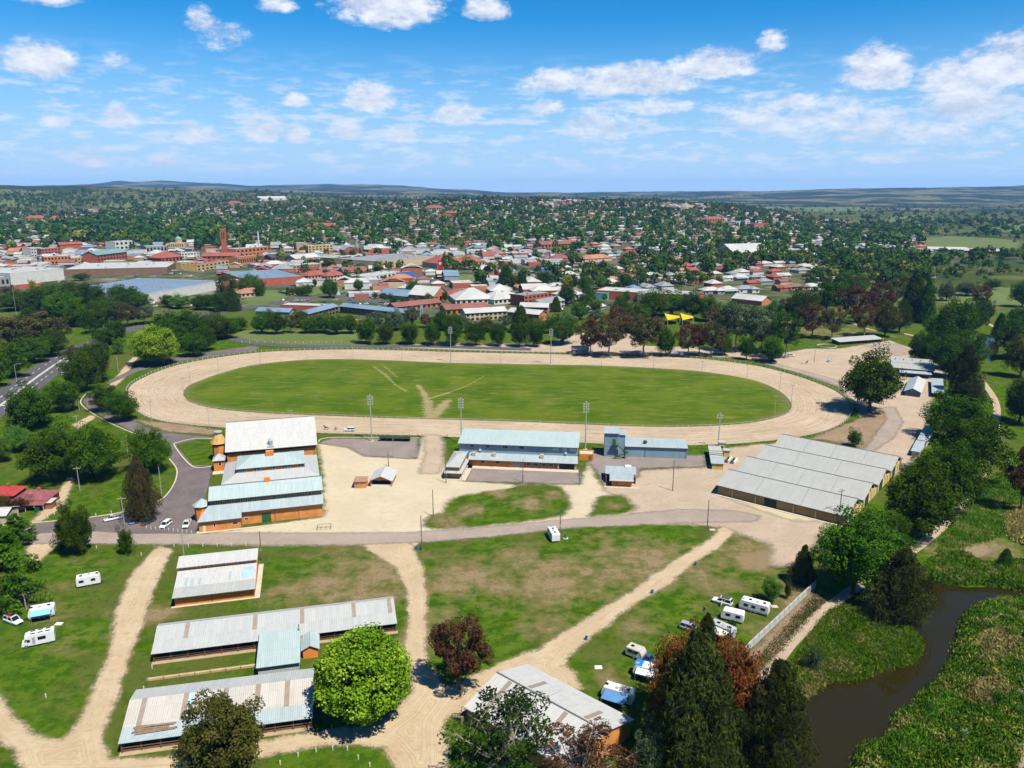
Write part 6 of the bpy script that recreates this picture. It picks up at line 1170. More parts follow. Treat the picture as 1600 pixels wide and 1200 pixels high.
BELT = [(60, 497, 449, 60, 'wide', 'dark'), (100, 505, 456, 66, 'wide', 'green'), (140, 485, 441, 60, 'wide', 'dark'), (112, 478, 440, 50, 'wide', 'dark'), (170, 500, 463, 56, 'wide', 'dark'), (200, 480, 446, 50, 'wide', 'dark'), (122, 510, 470, 44, 'wide', 'green'), (166, 505, 470, 50, 'round', 'dark'), (200, 510, 472, 40, 'euc', 'euc'), (226, 506, 478, 38, 'euc', 'grey'), (80, 470, 442, 46, 'wide', 'green'), (220, 482, 456, 40, 'wide', 'green'), (30, 485, 452, 60, 'wide', 'green'), (10, 480, 448, 40, 'euc', 'euc'), (185, 470, 444, 36, 'wide', 'dark'), (48, 520, 480, 40, 'wide', 'dark'), (150, 520, 482, 40, 'round', 'dark'),
 (262, 528, 488, 50, 'wide', 'dark'), (290, 535, 482, 66, 'wide', 'dark'), (330, 532, 488, 60, 'wide', 'dark'), (352, 528, 494, 46, 'wide', 'dark'), (280, 545, 505, 40, 'wide', 'dark'), (320, 548, 510, 44, 'round', 'dark'), (360, 520, 496, 34, 'round', 'green'), (375, 517, 495, 26, 'round', 'dark'),
 (356, 484, 428, 32, 'euc', 'olive'), (343, 486, 456, 36, 'round', 'dark'), (322, 484, 460, 32, 'round', 'dark'), (282, 482, 459, 36, 'wide', 'fresh'), (262, 480, 460, 22, 'round', 'dark'), (365, 486, 452, 26, 'cone', 'dark'), (310, 484, 463, 26, 'round', 'green'), (51, 452, 436, 16, 'shrub', 'yellow'), (127, 438, 426, 26, 'wide', 'green'),
 (410, 521, 487, 34, 'wide', 'green'), (432, 522, 486, 34, 'wide', 'dark'), (455, 520, 491, 30, 'euc', 'euc'), (485, 520, 492, 34, 'wide', 'green'), (505, 520, 488, 36, 'wide', 'green'), (527, 522, 492, 34, 'wide', 'dark'), (548, 521, 490, 30, 'wide', 'green'), (422, 510, 484, 28, 'wide', 'dark'), (470, 512, 485, 26, 'round', 'olive'),
 (572, 537, 497, 36, 'round', 'dark'), (603, 538, 504, 29, 'round', 'dark'), (640, 538, 504, 36, 'round', 'dark'), (675, 539, 504, 32, 'round', 'dark'), (708, 540, 488, 40, 'round', 'dark'), (743, 540, 502, 33, 'round', 'dark'), (778, 541, 503, 30, 'round', 'dark'), (812, 542, 505, 31, 'round', 'dark'), (838, 542, 504, 30, 'round', 'dark'), (590, 518, 486, 36, 'euc', 'grey'), (618, 516, 484, 36, 'wide', 'grey'), (643, 514, 479, 34, 'open', 'grey'), (690, 516, 486, 36, 'wide', 'dark'), (722, 520, 492, 30, 'euc', 'grey'), (760, 518, 494, 34, 'wide', 'olive'), (813, 520, 478, 34, 'cone', 'dark'), (838, 522, 496, 34, 'wide', 'green'), (880, 538, 488, 52, 'wide', 'green'), (862, 520, 494, 30, 'wide', 'dark'), (665, 512, 490, 22, 'euc', 'brown'), (790, 515, 492, 26, 'euc', 'grey'),
 (922, 556, 496, 44, 'euc', 'brown'), (950, 557, 493, 60, 'euc', 'euc'), (1006, 558, 494, 66, 'euc', 'euc'), (1040, 556, 512, 34, 'wide', 'dark'), (1074, 557, 505, 46, 'euc', 'brown'), (1092, 556, 506, 40, 'euc', 'brown'), (1110, 557, 505, 46, 'euc', 'euc'), (1132, 555, 522, 30, 'wide', 'green'), (965, 528, 478, 46, 'euc', 'brown'), (985, 520, 486, 40, 'wide', 'olive'), (1020, 498, 450, 60, 'wide', 'green'), (1082, 498, 452, 50, 'wide', 'dark'), (1050, 494, 453, 50, 'wide', 'green'), (1108, 502, 462, 36, 'wide', 'dark'), (970, 500, 466, 40, 'wide', 'dark'), (930, 505, 484, 26, 'open', 'grey'), (915, 478, 459, 34, 'wide', 'dark'), (905, 500, 470, 34, 'wide', 'green'), (885, 470, 450, 30, 'wide', 'dark'), (994, 516, 470, 44, 'wide', 'green'),
 (1166, 562, 526, 28, 'round', 'dark'), (1205, 566, 524, 44, 'wide', 'green'), (1226, 560, 488, 52, 'euc', 'dark'), (1150, 550, 474, 64, 'euc', 'grey'), (1188, 550, 482, 56, 'euc', 'grey'), (1118, 530, 476, 44, 'euc', 'euc'), (1140, 505, 470, 36, 'wide', 'green'), (1268, 528, 474, 50, 'euc', 'brown'), (1300, 530, 478, 44, 'euc', 'euc'), (1350, 526, 474, 40, 'euc', 'brown'), (1382, 526, 468, 44, 'wide', 'olive'), (1335, 505, 446, 60, 'euc', 'brown'), (1250, 510, 448, 50, 'wide', 'dark'), (1290, 500, 440, 56, 'euc', 'dark'), (1370, 500, 440, 50, 'euc', 'brown'), (1425, 500, 425, 42, 'cone', 'dark'), (1445, 505, 440, 30, 'cone', 'dark'), (1405, 520, 470, 36, 'wide', 'dark'), (1230, 500, 466, 34, 'euc', 'euc'), (1210, 505, 468, 36, 'wide', 'green'), (1320, 470, 432, 40, 'wide', 'dark'), (1395, 480, 436, 40, 'euc', 'olive'), (1175, 520, 478, 36, 'wide', 'dark'),
 (1442, 572, 516, 46, 'wide', 'dark'), (1470, 556, 486, 56, 'cone', 'dark'), (1492, 545, 464, 58, 'wide', 'dark'), (1506, 580, 512, 60, 'wide', 'dark'), (1482, 590, 520, 60, 'wide', 'dark'), (1505, 618, 540, 50, 'casuarina', 'needle'), (1560, 530, 490, 24, 'cone', 'dark'), (1582, 560, 494, 60, 'wide', 'dark'), (1594, 590, 520, 50, 'wide', 'olive'), (1532, 484, 444, 32, 'euc', 'brown'), (1597, 480, 436, 40, 'wide', 'dark'), (1520, 520, 468, 40, 'wide', 'dark'), (1462, 530, 490, 44, 'wide', 'green'), (1540, 500, 470, 26, 'wide', 'dark'), (1590, 520, 478, 40, 'wide', 'dark'), (1478, 470, 440, 28, 'wide', 'grey'), (1510, 462, 440, 36, 'wide', 'grey'), (1550, 452, 436, 26, 'wide', 'dark')]
LANDM = [(110, 470, 'the left park beyond the highway'), (300, 520, 'the dark grove right of the lime tree'), (330, 475, 'the town supermarket lawn'), (470, 510, 'the motel hedge above the green field'), (680, 525, 'the rounded row behind the far straight'), (860, 515, 'the street corner behind the far straight'), (1020, 540, 'the eucalypt row behind the starter hut'), (1040, 480, 'the grove in front of the red school'), (1180, 530, 'the willow clump at the upper right bend'), (1300, 490, 'the brown thicket above the open-sided stable'), (1420, 490, 'the tall trees right of the thicket'), (1490, 560, 'the creek trees behind the amenities shed'), (1570, 510, 'the creek bank at the right edge')]
KW = {'wide': 'broad', 'round': 'rounded', 'euc': 'open-crowned', 'open': 'loose', 'cone': 'pointed', 'casuarina': 'feathery', 'shrub': 'low'}
LW_ = {'dark': 'dark green', 'green': 'green', 'euc': 'brown-olive', 'brown': 'brown', 'grey': 'grey-green', 'olive': 'olive', 'fresh': 'light green', 'yellow': 'yellow', 'needle': 'blackish green', 'lime': 'lime'}
def ordinals(items):
    """items: [(label stem, x, setter)] - things that would share a label are told apart by their order from the left"""
    d = {}
    for st, x, f in items: d.setdefault(st, []).append((x, f))
    for st, L in d.items():
        L.sort(key=lambda q: q[0])
        for i, (x, f) in enumerate(L):
            if len(L) == 1: f(st)
            elif i < len(ORD): f('%s, %s from left' % (st, ORD[i]))
            else: f('%s, far right of its row' % st)
items = []
for (x, yb, yt, wp, kd, lf) in BELT:
    o = ptree(x, yb, yt, wp, kd, lf, None, 'trees beyond the showground')
    nm = min(LANDM, key=lambda q: (q[0] - x) ** 2 + 4 * (q[1] - yb) ** 2)[2]
    items.append(('%s %s tree in %s' % (KW[kd], LW_[lf], nm), x, lambda s_, o=o: tag(o, s_)))
ordinals(items)

# ---------------------------------------------------------------- reeds and undergrowth along the creek
def scatter(name, label, poly, n, mats, hmin, hmax, size, seed, hole=None, cat='vegetation', aspect=2.2, clump=7.0, spread=.5):
    rs = np.random.RandomState(seed); lo, hi = poly.min(0), poly.max(0)
    P_ = lo + rs.rand(n * 4, 2) * (hi - lo); s = sdist(P_[:, 0], P_[:, 1], poly)
    if hole is not None: s = np.minimum(s, -sdist(P_[:, 0], P_[:, 1], hole) - .2)
    P_ = P_[s > 0.2][:n]; s = s[s > 0.2][:n]
    nz = _n2(P_[:, 0], P_[:, 1], 1.0 / clump * 3, seed) * .5 + .5; nz2 = _n2(P_[:, 0], P_[:, 1], 1.0 / clump * 7, seed + 5) * .5 + .5
    hh = (hmin + (hmax - hmin) * np.clip(nz * .6 + nz2 * .5, 0, 1)) * (.6 + .5 * rs.rand(len(P_))) * np.clip(.45 + s * .3, 0, 1)
    K = 5; root = np.repeat(P_, K, 0); H_ = np.repeat(hh, K); m_ = len(root)
    off = rs.normal(size=(m_, 2)) * spread; zc = terrain(root[:, 0], root[:, 1]) + H_ * rs.uniform(.25, 1.0, m_)
    p = np.stack([root[:, 0] + off[:, 0], root[:, 1] + off[:, 1], zc], -1)
    a = rs.normal(size=(m_, 3)) * .55 + np.array([0, 0, 1.0]); a /= np.linalg.norm(a, axis=1)[:, None]; b = np.cross(a, rs.normal(size=(m_, 3))); b /= np.linalg.norm(b, axis=1)[:, None]
    sz = size * (.6 + .8 * rs.rand(m_, 1)); u, v = a * sz * aspect * .5, b * sz * .5
    V = np.stack([p - u, p + v * .8, p + u, p - v * .8], 1).reshape(-1, 3); T = np.repeat(np.clip(np.repeat(nz, K) * .9 + rs.normal(size=m_) * .2, 0, 1), 4)
    o = link(name, npmesh(name, V, np.arange(len(V)).reshape(-1, 4), {'tint': T}), mats); tag(o, label, cat, kind='stuff'); return o
LBANK = wpoly([(1300, 955), (1345, 952), (1412, 975), (1441, 996), (1427, 1030), (1384, 1041), (1336, 1058), (1293, 1061), (1262, 1084), (1225, 1060), (1250, 1020)], 3)
RBANK = wpoly([(1800, 934), (1600, 933), (1540, 938), (1509, 956), (1497, 987), (1489, 1019), (1472, 1050), (1444, 1078), (1421, 1101), (1398, 1115), (1393, 1143), (1356, 1157), (1336, 1177), (1333, 1230), (1330, 1300), (1560, 1300), (1590, 1190), (1605, 1150), (1660, 1120), (1760, 1000)], 3)
TBANK = wpoly([(1445, 900), (1455, 875), (1500, 862), (1540, 880), (1600, 875), (1700, 870), (1700, 910), (1600, 919), (1554, 912), (1500, 910)], 3)
scatter('reeds', 'thick green reeds on the left creek bank', LBANK, 21000, LM['reed'], .8, 2.0, .18, 4, aspect=4.0)
scatter('undergrowth', 'tangled weeds and bushes on the right creek bank', RBANK, 42000, LM['weed'], .1, 2.8, .29, 6, aspect=2.4)
for k_, (q_, m_, n_) in enumerate((([(1520, 1000), (1580, 985), (1600, 1020), (1540, 1050)], 'straw', 2600), ([(1500, 1080), (1560, 1060), (1585, 1090), (1520, 1110)], 'straw', 2200), ([(1440, 1110), (1480, 1085), (1500, 1110), (1460, 1140)], 'reed', 2600), ([(1540, 945), (1600, 940), (1600, 985), (1530, 985)], 'reed', 4200), ([(1400, 1150), (1440, 1140), (1450, 1185), (1400, 1195)], 'reed', 2400))):
    scatter('dry_reeds' if m_ == 'straw' else 'reeds', ('%s straw-coloured reed patch on the right creek bank' if m_ == 'straw' else '%s green reed patch on the right creek bank') % ('upper', 'lower', 'middle', 'uppermost', 'lowest')[k_], wpoly(q_, 3), n_, LM[m_], 1.0, 2.8, .26, 30 + k_, aspect=4.5, spread=.3)
scatter('reeds', 'green reeds at the head of the creek', TBANK, 9000, LM['reed'], .5, 1.6, .26, 8, aspect=4.0)
scatter('dry_reeds', 'straw-coloured reeds by the right edge above the creek', wpoly([(1575, 800), (1620, 790), (1640, 850), (1580, 845)], 3), 2600, LM['straw'], .8, 1.8, .26, 9, aspect=4.0)
scatter('dry_reeds', 'straw-coloured reeds at the foot of the left bank', wpoly([(1240, 1040), (1290, 1035), (1296, 1060), (1262, 1083), (1232, 1070)], 3), 2200, LM['straw'], .6, 1.5, .24, 10, aspect=4.0)
scatter('tall_grass', 'tall rough grass between the footpath and creek head', wpoly([(1460, 860), (1500, 800), (1560, 740), (1640, 730), (1640, 800), (1560, 840), (1490, 862)], 3), 9000, LM['reed'], .15, .7, .22, 12, aspect=3.0, clump=14)
scatter('wall_weeds', 'scrubby weeds on the bank between wall and footpath', wpoly([(1275, 925), (1290, 940), (1180, 1062), (1150, 1062)], 0), 2600, LM['olive'], .1, .6, .2, 13, aspect=2.5)
fr = np.random.RandomState(2); fi = 0; items = []
for k in range(330):
    lo, hi = (RBANK.min(0), RBANK.max(0))
    q = lo + fr.rand(2) * (hi - lo)
    if sdist(q[:1], q[1:2], RBANK)[0] < 2.0 or q[1] > 200: continue
    fl = (0, 1, 2, 2, 3, 2)[k % 6]; b = thing('wild_shrub', None, 'shrub', (q[0], q[1], th(*q)), fr.rand() * 6, 'shrubs on the right creek bank'); s = (.9 + 2.6 * fr.rand() ** 2) * (.55 if k % 6 == 0 else 1); b.scale = (s * 1.2, s * 1.2, s)
    tk, cr = proto('shrub', 0)
    for nm, me, m in (('stem', tk, BARK), ('crown', cr, (LM['flower'], LM['fresh'], LM['weed'], LM['green'])[fl])):
        c = bpy.data.objects.new(nm, me); COL.objects.link(c); c.parent = b; c.material_slots[0].link = 'OBJECT'; c.material_slots[0].material = m
    items.append((('white-flowering', 'light green', 'yellow-green', 'deep green')[fl] + ' shrub in the weeds of the right creek bank', q[0] / q[1], lambda s_, o=b: tag(o, s_)))
ordinals(items)
ptree(1270, 1050, 1008, 34, 'shrub', 'grey', 'blue-green bush on the left bank beside the footpath', name='shrub')
# ---------------------------------------------------------------- the town
def proj(x, y, z):
    q = CAMZ - z; zc = y * CP + q * SP
    return 800 + FPX * x / zc, 600 + FPX * (q * CP - y * SP) / zc
RW = paint('town_white_roof', (.46, .46, .44), .6, .2, .06); RG = paint('town_grey_roof', (.27, .28, .29), .6, .25, .06); RB = paint('town_blue_roof', (.17, .25, .34), .55, .2, .05); RR = paint('town_red_roof', (.31, .095, .07), .7, .25, .1); RO = paint('town_orange_roof', (.40, .185, .11), .75, .25, .1); RM = paint('town_maroon_roof', (.25, .10, .075), .75, .25, .1); RT = paint('town_teal_roof', (.17, .28, .28), .6, .2, .08); RDK = paint('town_dark_roof', (.075, .08, .09), .6, .25, .1); RBR = paint('town_brown_roof', (.20, .13, .095), .8, .25, .1)
WW = paint('town_white_wall', (.62, .61, .57), .7, .15, .2); WC = paint('town_cream_wall', (.56, .43, .28), .75, .15, .2); WR = paint('town_red_wall', (.42, .12, .065), .8, .2, .2); WO = paint('town_orange_wall', (.52, .20, .085), .8, .2, .2); WB = paint('town_brown_wall', (.24, .14, .09), .8, .2, .2); WY = paint('town_yellow_wall', (.58, .40, .16), .8, .15, .2); WG = paint('town_grey_wall', (.32, .32, .31), .8, .2, .2); WT = paint('town_tan_wall', (.44, .30, .19), .8, .2, .2); WBLU = paint('town_blue_wall', (.07, .17, .42), .6, .15, .2); WTEAL = paint('town_teal_wall', (.10, .38, .40), .6, .15, .2)
MM = dict(w=WW, c=WC, r=WR, o=WO, b=WB, y=WY, g=WG, t=WT, u=WBLU, e=WTEAL); RMAT = dict(w=RW, g=RG, b=RB, r=RR, o=RO, m=RM, t=RT, d=RDK, n=RBR)
FOOT = []; WIN = {}
def block(name, label, x0, y0, x1, y1, h, dep, wm, rm, kind='flat', win=None, cat='building', parapet=True, rise=None):
    A, B = GT(x0, y0), GT(x1, y1); z = min(A.z, B.z) - .2; L = math.hypot(B.x - A.x, B.y - A.y); a = math.atan2(B.y - A.y, B.x - A.x)
    b = thing(name, label, cat, (A.x, A.y, z), a); wmat, rmat = MM[wm], RMAT[rm]
    c_, s_ = math.cos(a), math.sin(a); FOOT.append((A.x, A.y, c_, s_, L, dep))
    if kind == 'flat':
        walls(b, 0, L, 0, dep, h, wmat); rf = MB().box(.3, L - .3, .3, dep - .3, h, h + .15).build('roof', rmat, b)
        MB().box(-.1, L + .1, -.1, .25, h, h + .7).box(-.1, .25, .25, dep, h, h + .7).box(L - .25, L + .1, .25, dep, h, h + .7).build('parapet', wmat, b)
        rs = random.Random(int(L * 31 + dep))
        for k in range(int(min(7, L * dep / 350))): u, v = rs.uniform(.1, .85) * L, rs.uniform(.15, .8) * dep; MB().box(u, u + rs.uniform(1.5, 3.5), v, v + rs.uniform(1.5, 3), h + .15, h + rs.uniform(.9, 1.8)).build('roof_plant', GREYP, rf)
        for k in range(1, int(L // 16)): MB().box(k * 16 - .12, k * 16 + .12, .4, dep - .4, h + .15, h + .24).build('roof_seam', GREYP, rf)
    elif kind == 'gable':
        r_ = rise or dep * .22; gwall(b, .2, L - .2, .2, dep / 2, dep - .2, h, h + r_ * .95, wmat); gable(b, -.6, L + .6, -.6, dep / 2, dep + .6, h, h + r_, rmat)
    elif kind == 'cross':
        r_ = rise or L * .3; MB().prism([(.2, 0), (.2, h), (L / 2, h + r_ * .95), (L - .2, h), (L - .2, 0)], 1, .2, dep - .2).build('wall', wmat, b)
        MB().slab([(-.5, -.5, h - .1), (L / 2, -.5, h + r_), (L / 2, dep + .5, h + r_), (-.5, dep + .5, h - .1)], .15).build('roof', rmat, b); MB().slab([(L / 2 + .01, -.5, h + r_), (L + .5, -.5, h - .1), (L + .5, dep + .5, h - .1), (L / 2 + .01, dep + .5, h + r_)], .15).build('roof', rmat, b)
    else:
        walls(b, 0, L, 0, dep, h, wmat); hip(b, -.7, L + .7, -.7, dep + .7, h, h + (rise or dep * .26), min(L, dep) * .48, rmat)
    if win:
        rows, cols = win; ww, hh = L / cols * .55, h / rows * .48; key = (round(ww, 2), round(hh, 2))
        if key not in WIN:
            WIN[key] = MB().box(0, ww, -.12, .02, 0, hh).mesh('window'); WIN[key].materials.append(GLASS)
        for r_ in range(rows):
            for k in range(cols): o = link('window', WIN[key], None, b); o.location = ((k + .23) * L / cols, -.02, (r_ + .32) * h / rows)
    return b
